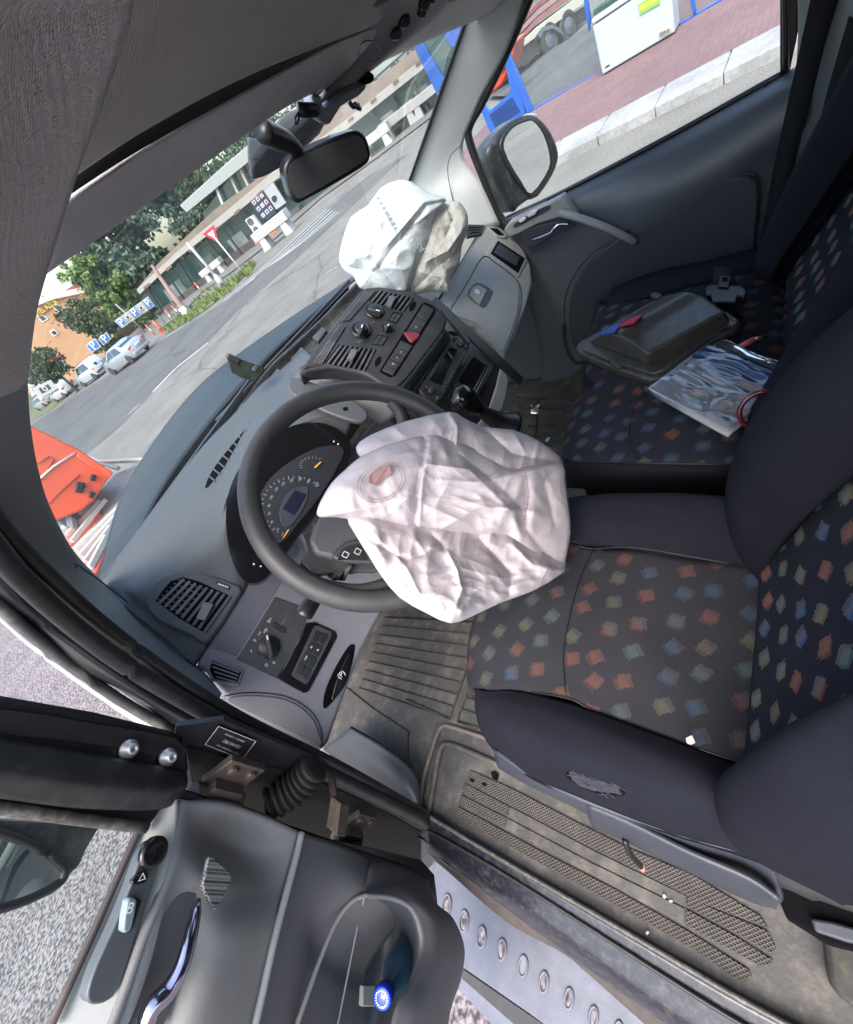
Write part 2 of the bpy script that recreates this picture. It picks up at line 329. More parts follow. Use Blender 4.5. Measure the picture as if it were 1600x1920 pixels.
# headliner and the header above the windscreen
ztop = lambda x, y: 1.255
sheet('roof_lining', [
    [(1500, -400, 'z', 1.26), (1000, -450, 'z', 1.25), (500, -400, 'z', 1.23), (180, -300, 'z', 1.20)],
    [(1150, -170, 'z', 1.26), (800, -120, 'z', 1.25), (500, -60, 'z', 1.24), (225, 40, 'z', 1.205)],
    [(900, -80, 'z', 1.245), (720, -10, 'z', 1.245), (450, 90, 'z', 1.235), (170, 200, 'z', 1.20)],
    [(850, -45, 'z', 1.225), (690, 45, 'z', 1.228), (450, 160, 'z', 1.222), (150, 320, 'z', 1.198), (120, 345, 'z', 1.19)]][:0] or [
    [Vector((.95, -.5, 1.22)), Vector((.4, -.5, 1.275)), Vector((-.1, -.5, 1.28)), Vector((-.5, -.5, 1.24)), Vector((-.64, -.5, 1.19))],
    [Vector((.88, .0, 1.22)), Vector((.4, .0, 1.275)), Vector((-.1, .0, 1.28)), Vector((-.5, .0, 1.24)), Vector((-.64, .0, 1.19))],
    [Vector((.82, .30, 1.20)), Vector((.4, .32, 1.262)), Vector((-.1, .32, 1.268)), Vector((-.48, .26, 1.225)), Vector((-.60, .24, 1.19))],
    [(1120, -140, 'y', .46), (760, 0, 'y', .50), (560, 70, 'y', .50), (320, 185, 'y', .45), (130, 300, 'y', .40)],
    [(1080, -110, 'y', .50), (690, 50, 'y', .54), (470, 140, 'y', .535), (280, 240, 'y', .50), (120, 345, 'y', .46)]], head_m, van, .006)
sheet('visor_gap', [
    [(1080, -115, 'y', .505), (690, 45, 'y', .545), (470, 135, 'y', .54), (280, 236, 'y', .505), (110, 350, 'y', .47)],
    [(1080, -60, 'y', .56), (690, 95, 'y', .60), (470, 205, 'y', .595), (280, 310, 'y', .56), (110, 425, 'y', .52)]], mat('gap shade', (.02, .02, .02), .95), van, .004)  # dark strip stands in for the soft shadow band along the visor gap
vis = sheet('header_trim', [
    [(1100, -75, 'y', .50), (860, -5, 'y', .52), (668, 62, 'y', .535), (560, 116, 'y', .53), (420, 192, 'y', .515), (280, 272, 'y', .497), (100, 400, 'y', .455)],
    [(1100, -70, 'y', .50), (860, 5, 'y', .525), (668, 72, 'y', .535), (560, 126, 'y', .53), (420, 204, 'y', .516), (280, 286, 'y', .50), (95, 415, 'y', .46)],
    [(1100, -50, 'y', .57), (850, 50, 'y', .585), (640, 130, 'y', .575), (540, 170, 'y', .570), (410, 250, 'y', .560), (260, 345, 'y', .540), (95, 460, 'y', .50)],
    [(1100, -45, 'y', .62), (835, 62, 'y', .62), (650, 150, 'y', .612), (545, 196, 'y', .605), (400, 296, 'y', .598), (250, 402, 'y', .590), (78, 520, 'y', .565)]], visor_m, van, .004)
# windscreen
glass_m = glass('windscreen glass', haze=.085, hcol=(.75, .8, .8))  # diffuse haze mixed in for dirt and milky reflections, washing out the view
glass_side_m = glass('side glass', haze=.015)
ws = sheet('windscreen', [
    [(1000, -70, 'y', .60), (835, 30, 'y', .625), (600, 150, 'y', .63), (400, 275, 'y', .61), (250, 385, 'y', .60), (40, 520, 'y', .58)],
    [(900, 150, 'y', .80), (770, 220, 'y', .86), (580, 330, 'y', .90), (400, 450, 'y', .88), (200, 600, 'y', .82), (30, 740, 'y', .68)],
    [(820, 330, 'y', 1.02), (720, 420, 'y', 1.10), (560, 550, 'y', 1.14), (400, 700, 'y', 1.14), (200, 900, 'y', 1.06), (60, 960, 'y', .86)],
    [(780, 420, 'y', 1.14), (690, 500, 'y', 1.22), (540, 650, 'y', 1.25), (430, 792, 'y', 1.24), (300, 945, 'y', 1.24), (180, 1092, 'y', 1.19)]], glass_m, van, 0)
# right front pillar
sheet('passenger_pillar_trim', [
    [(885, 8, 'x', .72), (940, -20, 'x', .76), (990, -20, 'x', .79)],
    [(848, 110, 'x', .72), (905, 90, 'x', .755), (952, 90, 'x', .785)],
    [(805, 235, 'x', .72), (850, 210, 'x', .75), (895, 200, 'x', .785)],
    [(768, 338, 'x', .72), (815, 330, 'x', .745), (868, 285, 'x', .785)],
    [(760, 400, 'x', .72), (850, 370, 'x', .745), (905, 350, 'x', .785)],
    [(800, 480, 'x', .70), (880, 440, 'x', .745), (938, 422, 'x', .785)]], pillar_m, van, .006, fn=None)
tube('pillar_joint', [(866, 272, 'x', .762), (845, 292, 'x', .748), (840, 325, 'x', .742), (850, 378, 'x', .742)], .0012, dark_m, van, 6)
tube('windscreen_gasket', [(890, -8, 'x', .715), (850, 105, 'x', .715), (806, 232, 'x', .715), (768, 340, 'x', .715)], .005, black_m, van, 8)
tube('passenger_door_seal', [(1003, -30, 'x', .80), (955, 85, 'x', .80), (905, 190, 'x', .80), (882, 232, 'x', .80), (880, 262, 'x', .80), (905, 330, 'x', .80), (935, 400, 'x', .80), (955, 425, 'x', .80)], .012, seal_m, van, 10)
# rear pillar, passenger side
sheet('rear_pillar_trim', [
    [(1492, -60, 'x', .80), (1540, -60, 'x', .77), (1640, -60, 'x', .70)],
    [(1497, 60, 'x', .80), (1530, 60, 'x', .77), (1640, 60, 'x', .70)],
    [(1488, 170, 'x', .80), (1530, 180, 'x', .77), (1620, 200, 'x', .70)],
    [(1470, 260, 'x', .79), (1500, 300, 'x', .76), (1600, 330, 'x', .70)],
    [(1450, 470, 'x', .77), (1480, 480, 'x', .74), (1560, 500, 'x', .70)]], mat('rear pillar trim', (.15, .17, .18), .5, var=.1), van, .006)
# bulkhead behind the seats, side walls of the cab behind the doors
MB().box((0, -.55, .45), (.9, 0, 0), (0, .01, 0), (0, 0, .85)).build('bulkhead', dark_m, van)
MB().box((.86, -.35, .2), (.01, 0, 0), (0, .2, 0), (0, 0, .9)).box((.865, .3, -.1), (.01, 0, 0), (0, .9, 0), (0, 0, .3)).box((.83, 1.05, .2), (.01, 0, 0), (0, .42, 0), (0, 0, .45)).build('side_wall', pdoor_m, van)
# floor pan
MB().box((0.05, .55, -.05), (.82, 0, 0), (0, 1.05, 0), (0, 0, .03)).build('floor_pan', dirt_m, van)
sheet('toe_board', [[(.80, 1.22, -.03), (0, 1.22, -.03), (-.80, 1.22, -.03)], [(.80, 1.45, .2), (0, 1.45, .2), (-.80, 1.42, .2)], [(.80, 1.5, .6), (0, 1.5, .6), (-.80, 1.4, .6)]],
      mat('footwell carpet', (.018, .018, .02), .95, var=.3), van, .01)
# bonnet and wiper well outside
bon_m = mat('bonnet paint', (.010, .015, .020), .5, spec=.25, coat=0, var=.25, vscale=3, dust=.25, dcol=(.04, .05, .055))
sheet('bonnet', [
    [(.72, 1.22, .735), (.4, 1.36, .755), (0, 1.42, .765), (-.4, 1.39, .755), (-.74, 1.24, .725)],
    [(.76, 1.38, .72), (.42, 1.58, .745), (.05, 1.75, .755), (-.4, 1.62, .745), (-.735, 1.38, .71)],
    [(.765, 1.50, .70), (.50, 1.83, .715), (.15, 2.12, .72), (-.38, 1.90, .715), (-.73, 1.47, .70)],
    [(.765, 1.54, .68), (.55, 1.90, .69), (.22, 2.25, .69), (-.37, 1.98, .69), (-.73, 1.50, .68)],
    [(.75, 1.56, .5), (.55, 1.92, .5), (.22, 2.27, .5), (-.37, 2.0, .5), (-.72, 1.52, .5)]], bon_m, van, .004)
sheet('wiper_well', [
    [(.72, 1.14, .73), (.35, 1.27, .75), (0, 1.31, .76), (-.4, 1.29, .75), (-.76, 1.17, .72)],
    [(.71, 1.2, .70), (.35, 1.33, .715), (0, 1.37, .725), (-.4, 1.35, .71), (-.77, 1.22, .68)],
    [(.72, 1.28, .70), (.35, 1.41, .72), (0, 1.45, .73), (-.4, 1.43, .715), (-.78, 1.28, .68)]], dark_m, van, .003, kv=3)
for k, (a, b) in enumerate([((-.68, 1.25, .755), (.02, 1.33, .785)), ((-.2, 1.335, .775), (.5, 1.24, .775))]):
    MB().bar(a, b, .012, .012).bar(Vector(a) + Vector((0, .02, -.012)), Vector(b) + Vector((0, .02, -.014)), .02, .006).build('wiper', black_m, van, bev=.002)
# body frame and seals on the driver's side (dark door aperture)
sheet('door_aperture_frame', [
    [(-75, 770, 'y', .49), (-130, 800, 'y', .47), (-260, 900, 'y', .44)],
    [(-30, 935, 'y', .62), (-70, 960, 'y', .60), (-160, 1030, 'y', .57)],
    [(62, 1082, 'y', .76), (10, 1105, 'y', .74), (-90, 1060, 'y', .74)],
    [(135, 1142, 'y', .80), (85, 1165, 'y', .78), (-2, 1128, 'y', .78)],
    [(190, 1180, 'y', .80), (130, 1200, 'y', .78), (50, 1180, 'y', .80)],
    [(270, 1252, 'y', .78), (230, 1275, 'y', .76), (130, 1250, 'y', .80)],
    [(335, 1300, 'y', .755), (300, 1325, 'y', .745), (225, 1295, 'y', .80)],
    [(400, 1338, 'y', .735), (380, 1365, 'y', .73), (318, 1365, 'y', .765)]], body_m, van, .012)
tube('frame_flange', [(-60, 1075, 'y', .76), (60, 1190, 'y', .79), (200, 1296, 'y', .79), (325, 1372, 'y', .76)], .008, mat('grey flange', (.055, .055, .055), .6, var=.3, dust=.3), van, 8)
tube('door_seal', [(-110, 905, 'y', .56), (60, 1105, 'y', .70), (230, 1243, 'y', .735), (420, 1355, 'y', .71), (620, 1453, 'y', .64), (800, 1545, 'y', .55)], .013, seal_m, van, 10, sm=14)
tube('inner_seal', [(-80, 880, 'y', .56), (60, 1050, 'y', .70), (230, 1200, 'y', .76), (430, 1335, 'y', .72), (640, 1440, 'y', .64), (800, 1530, 'y', .57)], .011, seal_m, van, 10, sm=14)
tube('outer_wing_edge', [(-60, 1100, 'y', .86), (60, 1208, 'y', .88), (180, 1296, 'y', .86), (312, 1374, 'y', .80)], [.004, .005, .006, .013], mat('white wing paint', (.5, .5, .5), .3, coat=.3), van, 8, sm=8)
# hinge post (faces outboard, dark and grimy)
HP = PL((-.92, .70, .3), (-.6, -.8, 0))
slab('hinge_post', HP, [(330, 1362), (420, 1350), (560, 1410), (700, 1478), (800, 1535), (830, 1575), (800, 1640), (760, 1610), (690, 1590), (560, 1570), (440, 1530), (350, 1480), (320, 1420)], -.008, 0, body_m, van, 0)
slab('hinge_post_dirt', HP, [(350, 1400), (440, 1425), (560, 1450), (700, 1510), (790, 1560), (790, 1625), (700, 1590), (560, 1560), (440, 1520), (360, 1470)], 0, .002, mat('black grime', (.006, .0055, .005), .8, spec=.2, var=.6, vscale=40, bump=.6, bscale=70, dust=.12, dcol=(.05, .035, .025)), van, 0)
pts = [(385, 1396), (410, 1362), (480, 1390), (455, 1424)]
lab = slab('data_plate', HP, pts, .002, .004, black_m, van, 0)
o_ = MB()
for a, b in zip(pts, pts[1:] + pts[:1]): o_.bar(HP.at(*a, .005), HP.at(*b, .005), .0009, .0005, HP.n)
mat('plate print', (.35, .35, .35), .6); o_.build('plate_border', MATS['plate print'], lab)
text('plate_text', '722341783', HP, (462, 1406), (408, 1384), .0085, MATS['plate print'], lab, .005)
text('plate_text', '2940 KG  1-1450 KG', HP, (468, 1395), (412, 1372), .0048, MATS['plate print'], lab, .005)
text('plate_text', 'GESAMTGEWICHT KG', HP, (452, 1416), (402, 1395), .0048, MATS['plate print'], lab, .005)
# hinges, check strap, wiring boot
for (x, y), s in (((440, 1450), 1), ((672, 1540), .9)):
    h = MB(); c = HP.at(x, y, .03); u = Vector((.8, -.6, 0)) * .5; v = Vector((0, 0, 1))
    h.box(c, u * .06 * s, v * .035 * s, HP.n * .006).box(c - u * .05 + HP.n * .012, u * .03, v * .028 * s, HP.n * .012).lathe(c - u * .07 - v * .045 * s + HP.n * .015, (0, 0, 1), [(0, .009), (0, .013), (.03, .013), (.03, .010), (.06, .010), (.06, .013), (.09 * s, .013), (.09 * s, .009)], 16)
    h.lathe(c + v * .018 + u * .03, HP.n, [(0, .009), (.012, .009), (.014, .006)], 8).lathe(c - v * .018 + u * .03, HP.n, [(0, .009), (.012, .009), (.014, .006)], 8)
    h.build('hinge', rust_m, van, bev=.0015)
MB().bar(HP.at(622, 1462, .02), HP.at(632, 1520, .09), .014, .006, (0, 0, 1)).box(HP.at(634, 1530, .095), (.02, .01, 0), (0, .014, 0), (0, 0, .012)).build('check_strap', rust_m, van, bev=.001)
a = HP.at(592, 1436, .02); b = HP.at(497, 1512, .035); pr = []; rr = []
for i in range(121):
    t = i / 120; p = a.lerp(b, t) + Vector((0, 0, -.012 * math.sin(t * 3.14))); pr.append(p); rr.append(.020 + .007 * abs(math.sin(t * math.pi * 8)) ** .7 + .004 * math.sin(t * 3.1))
tube('wiring_boot', pr, rr, mat('rubber bellows', (.008, .008, .008), .6, spec=.3, dust=.15, dcol=(.04, .035, .03)), van, 16, sm=0)
# sill
SZ = lambda px, py, z: U(px, py, 'z', z)
sheet('door_sill', [
    [(765, 1512, 'z', .03), (790, 1545, 'z', .01), (795, 1570, 'z', -.01), (798, 1592, 'z', -.05)],
    [(900, 1590, 'z', .02), (880, 1606, 'z', .0), (865, 1620, 'z', -.02), (850, 1632, 'z', -.07)],
    [(1030, 1668, 'z', .02), (1000, 1690, 'z', .0), (975, 1700, 'z', -.02), (960, 1712, 'z', -.07)],
    [(1200, 1768, 'z', .02), (1160, 1795, 'z', .0), (1120, 1805, 'z', -.02), (1090, 1810, 'z', -.07)],
    [(1400, 1885, 'z', .02), (1350, 1915, 'z', .0), (1290, 1925, 'z', -.02), (1240, 1915, 'z', -.07)],
    [(1640, 2010, 'z', .02), (1600, 2050, 'z', .0), (1520, 2060, 'z', -.02), (1440, 2060, 'z', -.07)]],
    mat('scuffed sill paint', (.009, .010, .018), .35, var=.5, vscale=32, coat=.3, bump=.35, bscale=90, dust=.5, dcol=(.11, .10, .085)), van, .01)
tube('sill_seal', [(770, 1510, 'z', .035), (900, 1588, 'z', .027), (1030, 1664, 'z', .025), (1200, 1763, 'z', .025), (1400, 1880, 'z', .025), (1640, 2005, 'z', .025)], .0045, mat('sill edge strip', (.05, .048, .045), .45, var=.4, vscale=40, dust=.3), van, 8)
for k_, (zz, m_) in enumerate(((.012, 'r'), (-.02, 'r'))):
    dx = (0, 22)[k_]; tube('sill_ridge', [(792 - dx * .3, 1552 + dx * .8, 'z', zz), (890 - dx * .6, 1606 + dx * .5, 'z', zz), (1015 - dx, 1682 + dx * .7, 'z', zz), (1180 - dx * 1.2, 1788 + dx * .6, 'z', zz), (1370 - dx * 1.5, 1908 + dx * .3, 'z', zz), (1610 - dx * 2, 2045, 'z', zz)], .0035, black_m if k_ else seal_m, van, 8)
sheet('sill_skirt', [
    [(798, 1590, 'z', -.05), (803, 1600, 'z', -.12), (800, 1604, 'z', -.2)],
    [(960, 1710, 'z', -.07), (945, 1725, 'z', -.13), (930, 1700, 'z', -.25)],
    [(1090, 1808, 'z', -.07), (1060, 1790, 'z', -.14), (1010, 1745, 'z', -.27)],
    [(1240, 1913, 'z', -.07), (1180, 1890, 'z', -.14), (1090, 1815, 'z', -.27)],
    [(1440, 2055, 'z', -.07), (1370, 2030, 'z', -.14), (1220, 1930, 'z', -.27)]],
    mat('brown skirt', (.06, .05, .045), .7, var=.4, vscale=30, dust=.4, dcol=(.15, .12, .1)), van, .006)
sheet('kick_trim', [
    [(655, 1365, 'z', .12), (630, 1385, 'z', .09), (605, 1405, 'z', .05)],
    [(720, 1400, 'z', .10), (690, 1425, 'z', .09), (660, 1445, 'z', .04)],
    [(770, 1440, 'z', .07), (740, 1460, 'z', .08), (705, 1475, 'z', .03)],
    [(788, 1480, 'z', .05), (775, 1500, 'z', .06), (750, 1510, 'z', .03)],
    [(787, 1520, 'z', .03), (785, 1522, 'z', .03), (783, 1525, 'z', .025)]], mat('kick panel plastic', (.024, .026, .031), .5, dust=.1, dcol=(.08, .07, .065)), van, .01)
# ================================================================ DASHBOARD
FA = PL((0, .875, .554), (0, -.84, .55)); VE = PL((0, 1.0, .72), (0, -.78, .62)); CE = PL((0, .85, .825), (0, -.68, .73))
RA = PL((0, .70, .60), (0, -.9, .43)); GL = PL((0, .82, .68), (0, -.8, .6)); DT = PL((0, 1.2, .785), (0, -.3, .954)); CL = PL((0, .88, .74), (0, -.8, .6))
dash = thing('dashboard', 'worn grey and black dashboard with a raised centre console, air vents, dials and a glovebox', 'dashboard', (0, 1.0, .5))
sheet('dash_top', [
    [(150, 1072, DT, -.0), (200, 1112, DT, -.0), (252, 1152, VE, .0), (318, 1205, VE, 0), (364, 1250, VE)],
    [(186, 1092, DT), (222, 1108, DT, .0), (262, 1140, VE, .0), (330, 1195, VE, -.002), (378, 1228, VE)],
    [(225, 1042, DT), (245, 1078, DT, .0), (268, 1112, VE, .006), (345, 1168, VE, -.004), (390, 1211, VE)],
    [(285, 960, DT), (318, 1010, DT, .01), (345, 1058, VE, .012), (395, 1105, VE, .0), (430, 1148, VE)],
    [(340, 885, DT), (375, 940, DT, .015), (402, 1000, VE, .035), (435, 1045, VE, .03), (462, 1098, VE)],
    [(395, 820, DT), (420, 870, DT, .015), (432, 930, VE, .05), (430, 965, VE, .045), (437, 1042, VE, .02)],
    [(440, 775, DT), (470, 800, DT, .02), (487, 850, VE, .06), (462, 882, VE, .06), (440, 925, VE, .05)],
    [(490, 720, DT), (520, 755, DT, .03), (545, 795, VE, .08), (520, 820, VE, .075), (495, 850, VE, .06)],
    [(530, 690, DT), (575, 725, DT, .05), (620, 765, VE, .10), (610, 785, VE, .095), (590, 802, VE, .08)],
    [(570, 655, DT), (610, 690, DT, .06), (665, 755, VE, .10), (660, 790, VE, .09), (648, 835, VE, .06)]], dash_top_m, dash, .012)
# hump between the instrument hood and the centre panel
sheet('centre_hump', [
    [(540, 712, 'y', 1.02), (600, 740, 'y', .92), (660, 770, 'y', .84), (720, 800, 'y', .78)],
    [(548, 700, 'y', 1.0), (620, 712, 'y', .90), (690, 740, 'y', .80), (745, 775, 'y', .74)],
    [(562, 692, 'y', .97), (632, 690, 'y', .875), (700, 715, 'y', .78), (760, 745, 'y', .715)],
    [(572, 684, 'y', .93), (632, 680, 'y', .85), (700, 700, 'y', .77), (770, 722, 'y', .70)]], mat('hump plastic', (.055, .057, .065), .55, var=.1), dash, .012)
slab('storage_lid', PL((0, .90, .80), (0, -.62, .78)), [(540, 718), (546, 708), (562, 708), (600, 722), (650, 742), (686, 768), (688, 785), (668, 790), (620, 775), (570, 752), (545, 735)], -.01, .004, mat('lid plastic', (.06, .063, .07), .55, var=.1), dash, .004, sm=4)
MB().lathe(PL((0, .90, .80), (0, -.62, .78)).at(648, 767, .004), (0, -.62, .78), [(0, .006), (.0015, .006)], 14).build('screw_hole', void_m, dash)
tray = sheet('dash_tray', [
    [(447, 764, DT, .0), (470, 768, DT, -.02), (530, 712, DT, -.02), (550, 715, DT, .0)],
    [(500, 695, DT, .0), (525, 700, DT, -.03), (550, 690, DT, -.03), (585, 690, DT, .0)],
    [(560, 640, DT, .0), (580, 645, DT, -.03), (600, 640, DT, -.03), (620, 650, DT, .0)],
    [(610, 590, DT, .0), (635, 595, DT, -.03), (655, 590, DT, -.03), (675, 600, DT, .0)],
    [(660, 540, DT, .0), (680, 545, DT, -.03), (700, 540, DT, -.03), (720, 560, DT, .0)],
    [(760, 430, DT, .0), (800, 440, DT, 0), (830, 440, DT, 0), (870, 440, DT, .0)]], mat('dusty black tray', (.03, .03, .03), .7, dust=.6, vscale=30, dcol=(.12, .12, .115)), dash, .01)
for q in ([(500, 716), (520, 690), (530, 697), (511, 722)], [(545, 672), (565, 650), (574, 657), (556, 680)], [(585, 632), (604, 612), (612, 618), (596, 640)]):
    slab('tray_bracket', DT, q, -.03, -.004, slat_m, dash, .002)
sheet('dash_top', [
    [(735, 548, 'y', .92), (790, 575, 'y', .85), (835, 600, 'y', .76)],
    [(745, 500, 'y', 1.02), (815, 530, 'y', .90), (853, 572, 'y', .80)],
    [(765, 440, 'y', 1.12), (830, 470, 'y', .96), (876, 500, 'y', .84)],
    [(800, 380, 'y', 1.15), (860, 410, 'y', .96), (902, 440, 'y', .84)],
    [(845, 360, 'y', 1.15), (890, 395, 'y', .96), (935, 432, 'y', .80)]], dash_r_m, dash, .012)
# defroster slot on the dash top
dsl = slab('defroster_vent', DT, [(387, 905), (396, 905), (484, 797), (486, 788), (476, 788), (440, 828), (405, 872)], .008, .017, void_m, dash, .0, sm=4)
m_ = MB()
for i in range(9):
    t = (i + .5) / 9; a = Vector((391, 903)).lerp(Vector((477, 793)), t)
    m_.bar(DT.at(a.x - 6, a.y - 6, .018), DT.at(a.x + 8, a.y + 5, .018), .004, .004, DT.n)
m_.build('slat', dash_top_m, dsl, bev=.001)
# left air vent
def vent(outer, inner, A, B, C, D, n, pl, tab, mb=dash_top_m, vanes=0, h=.012, sm=2):
    v = slab('air_vent', pl, outer, -.02, h, mb, dash, .006, sm=sm)
    slab('opening', pl, inner, h, h + .0008, void_m, v, 0)
    m = MB()
    for i in range(n):
        t = (i + .7) / n; a = pl.at(*Vector(A).lerp(Vector(B), t), h + .002); b = pl.at(*Vector(C).lerp(Vector(D), t), h + .002)
        m.bar(a, b, .0075, .0022, (pl.n + Vector((0, 0, .9))).normalized())
    m.build('slat', slat_m, v, bev=.0006)
    if vanes:
        m = MB()
        for i in range(vanes):
            t = (i + .5) / vanes; a = pl.at(*Vector(A).lerp(Vector(C), t), h + .001); b = pl.at(*Vector(B).lerp(Vector(D), t), h + .001)
            m.bar(a, a.lerp(b, .5), .0018, .003, pl.n)
        m.build('vane', slat_m, v)
    if tab: slab('tab', pl, tab, h + .002, h + .011, tab_m, v, .0015)
    return v
v = vent([(274, 1111), (289, 1089), (330, 1070), (382, 1074), (452, 1098), (442, 1130), (388, 1208), (360, 1194), (292, 1164), (270, 1130)],
     [(292, 1126), (304, 1108), (320, 1090), (343, 1082), (375, 1091), (435, 1119), (386, 1188), (337, 1160)],
     (292, 1126), (386, 1188), (338, 1083), (435, 1119), 9, VE, [(367, 1160), (382, 1128), (401, 1132), (384, 1164)], vanes=6)
slab('thumbwheel', VE, [(403, 1094), (407, 1089), (430, 1098), (430, 1106)], .012, .015, black_m, v, .001)
for i in range(5): slab('wheel_rib', VE, [(409 + i * 4, 1095 + i * 1.5), (410 + i * 4, 1093 + i * 1.5), (412 + i * 4, 1094 + i * 1.5), (411 + i * 4, 1097 + i * 1.5)], .015, .017, white_m, v, 0)
# lower fascia
fas = slab('fascia', FA, [(366, 1250), (388, 1212), (472, 1084), (500, 1042), (640, 860), (700, 790), (760, 750), (800, 800), (790, 900), (724, 1137), (700, 1178), (678, 1222), (655, 1280), (632, 1345), (616, 1392), (602, 1410), (520, 1372), (440, 1333), (416, 1300), (385, 1262)], -.10, .0, dash_m, dash, .010, seg=4)
band_m = rib_mat('woven dash band', (.15, .15, .18), 1900, 0, strength=.5, var=.08, scale2=1900, axis2=2)
slab('woven_band', FA, [(392, 1214), (474, 1088), (503, 1046), (545, 1002), (562, 1030), (516, 1112), (443, 1230)], -.004, .0015, band_m, dash, .001)
tube('fascia_seam', [(418, 1306, FA, .001), (465, 1299, FA, .001), (536, 1306, FA, .001), (585, 1336, FA, .001), (603, 1374, FA, .001), (602, 1400, FA, .001)], .0012, black_m, dash, 6)
tube('fascia_seam', [(386, 1214, FA, .002), (430, 1148, FA, .002), (472, 1084, FA, .002), (495, 1050, FA, .002)], .0015, black_m, dash, 6)
lid = slab('fuse_lid', FA, [(425, 1311), (465, 1304), (534, 1311), (580, 1339), (598, 1374), (598, 1398), (520, 1362), (445, 1326)], -.002, .003, dash_m, dash, .003, sm=3)
sv = slab('side_vent', FA, [(394, 1231), (459, 1257), (448, 1287), (397, 1278), (386, 1254)], -.01, .004, dash_m, dash, .003)
slab('opening', FA, [(398, 1238), (453, 1260), (444, 1281), (402, 1273), (393, 1256)], .004, .005, void_m, sv, 0)
m_ = MB()
for i in range(4): m_.bar(FA.at(396 + i * 3, 1241 + i * 9.2, .006), FA.at(449 - i * 2, 1261 + i * 6, .006), .003, .004, FA.n)
m_.build('slat', dash_m, sv)
swp = slab('switch_panel', FA, [(444, 1237), (516, 1119), (578, 1142), (570, 1180), (519, 1272)], -.002, .003, dark_m, dash, .001)
sbl = slab('switch_block', FA, [(519, 1273), (559, 1205), (574, 1168), (592, 1166), (630, 1184), (633, 1194), (579, 1297), (570, 1300)], -.002, .004, gloss_m, dash, .002)
slab('switch_module', FA, [(546, 1266), (589, 1174), (598, 1172), (624, 1184), (624, 1192), (579, 1282), (572, 1284)], .003, .009, dark_m, sbl, .003)
for i in range(4):
    for j in range(2):
        t0 = .05 + i * .235; t1 = t0 + .21; s0 = .08 + j * .45; s1 = s0 + .40
        g = lambda s, t: (Vector((551, 1263)).lerp(Vector((592, 1178)), t)).lerp(Vector((575, 1280)).lerp(Vector((620, 1188)), t), s)
        b_ = slab('switch', FA, [g(s0, t0), g(s0, t1), g(s1, t1), g(s1, t0)], .009, .0115, black_m, sbl, .0008)
        if (i, j) in ((1, 0), (2, 0), (2, 1)):
            q = g((s0 + s1) / 2, (t0 + t1) / 2); text('icon', 'OFF' if i == 1 else '\u2248', FA, (q.x - 3, q.y + 5), (q.x + 3, q.y - 5), .010 if i > 1 else .006, white_m, b_, .012)
kn = MB().lathe(FA.at(504, 1214, .003), FA.n, [(0, .024), (.008, .024), (.010, .022)], 30).build('light_knob', black_m, dash, True)
slab('grip', FA, [(496, 1191), (506, 1189), (516, 1233), (505, 1237)], .012, .026, dark_m, kn, .004)
slab('mark', FA, [(499, 1192), (502, 1191), (504, 1199), (501, 1200)], .026, .0265, white_m, kn, 0)
ds_ = slab('dimmer', FA, [(510, 1170), (516, 1166), (537, 1180), (535, 1188), (528, 1187), (512, 1176)], .003, .006, black_m, dash, .001)
m_ = MB()
for i in range(7): m_.bar(FA.at(514 + i * 3, 1172 + i * 2, .007), FA.at(517 + i * 3, 1168 + i * 2, .007), .0008, .002, FA.n)
m_.build('rib', dark_m, ds_)
for s, x, y in (('0', 478, 1201), ('=D', 498, 1183), ('D=', 506, 1163), ('P', 472, 1221), ('D', 500, 1247), ('0', 514, 1243), ('><', 487, 1188), ('. . . .', 529, 1166)):
    text('icon', s, FA, (x - 5, y + 7), (x + 5, y - 7), .0085, white_m, swp, .0036)
hb = slab('parking_brake_handle', FA, [(606, 1322), (611, 1292), (630, 1250), (652, 1214), (662, 1208), (666, 1216), (652, 1275), (632, 1306), (612, 1328)], -.004, .001, void_m, dash, .0, sm=3)
slab('lever', FA, [(622, 1312), (636, 1262), (658, 1222), (655, 1262), (636, 1300)], .0, .012, gloss_m, hb, .004, sm=3)
text('icon', '(P)', FA, (634, 1271), (646, 1259), .016, white_m, hb, .013)
# instrument cluster
clu = slab('instrument_cluster', CL, [(424, 955), (443, 888), (490, 832), (552, 797), (612, 795), (655, 825), (652, 870), (610, 940), (556, 1010), (520, 1060), (490, 1090), (458, 1088), (432, 1040)], -.03, .0, gloss_m, dash, 0, sm=4)
gf_m = mat('gauge face', (.012, .013, .018), .5)
slab('gauge_face', CL, [(478, 960), (500, 905), (545, 865), (600, 838), (640, 838), (640, 862), (600, 930), (556, 985), (535, 1012), (505, 1022), (485, 1010)], .0, .002, gf_m, clu, 0, sm=3)
slab('speed_dial', CL, [(530, 985), (524, 960), (535, 930), (556, 914), (578, 914), (575, 940), (560, 968), (545, 985)], .002, .004, mat('dial centre', (.03, .034, .045), .5), clu, .001, sm=3)
slab('lcd_display', CL, [(553, 918), (574, 927), (552, 966), (529, 954)], .004, .006, mat('blue lcd', (.003, .005, .022), .4), clu, .0005)
num = [('20', 521, 993), ('40', 510, 979), ('60', 505, 963), ('80', 505, 948), ('100', 509, 933), ('120', 518, 918), ('140', 531, 908), ('160', 547, 901), ('180', 563, 899), ('200', 579, 902), ('220', 594, 908)]
dimw = mat('dim print', (.30, .30, .30), .6)
for s, x, y in num: text('number', s, CL, (x - 4, y + 6), (x + 4, y - 6), .0075, dimw, clu, .0035)
m_ = MB()
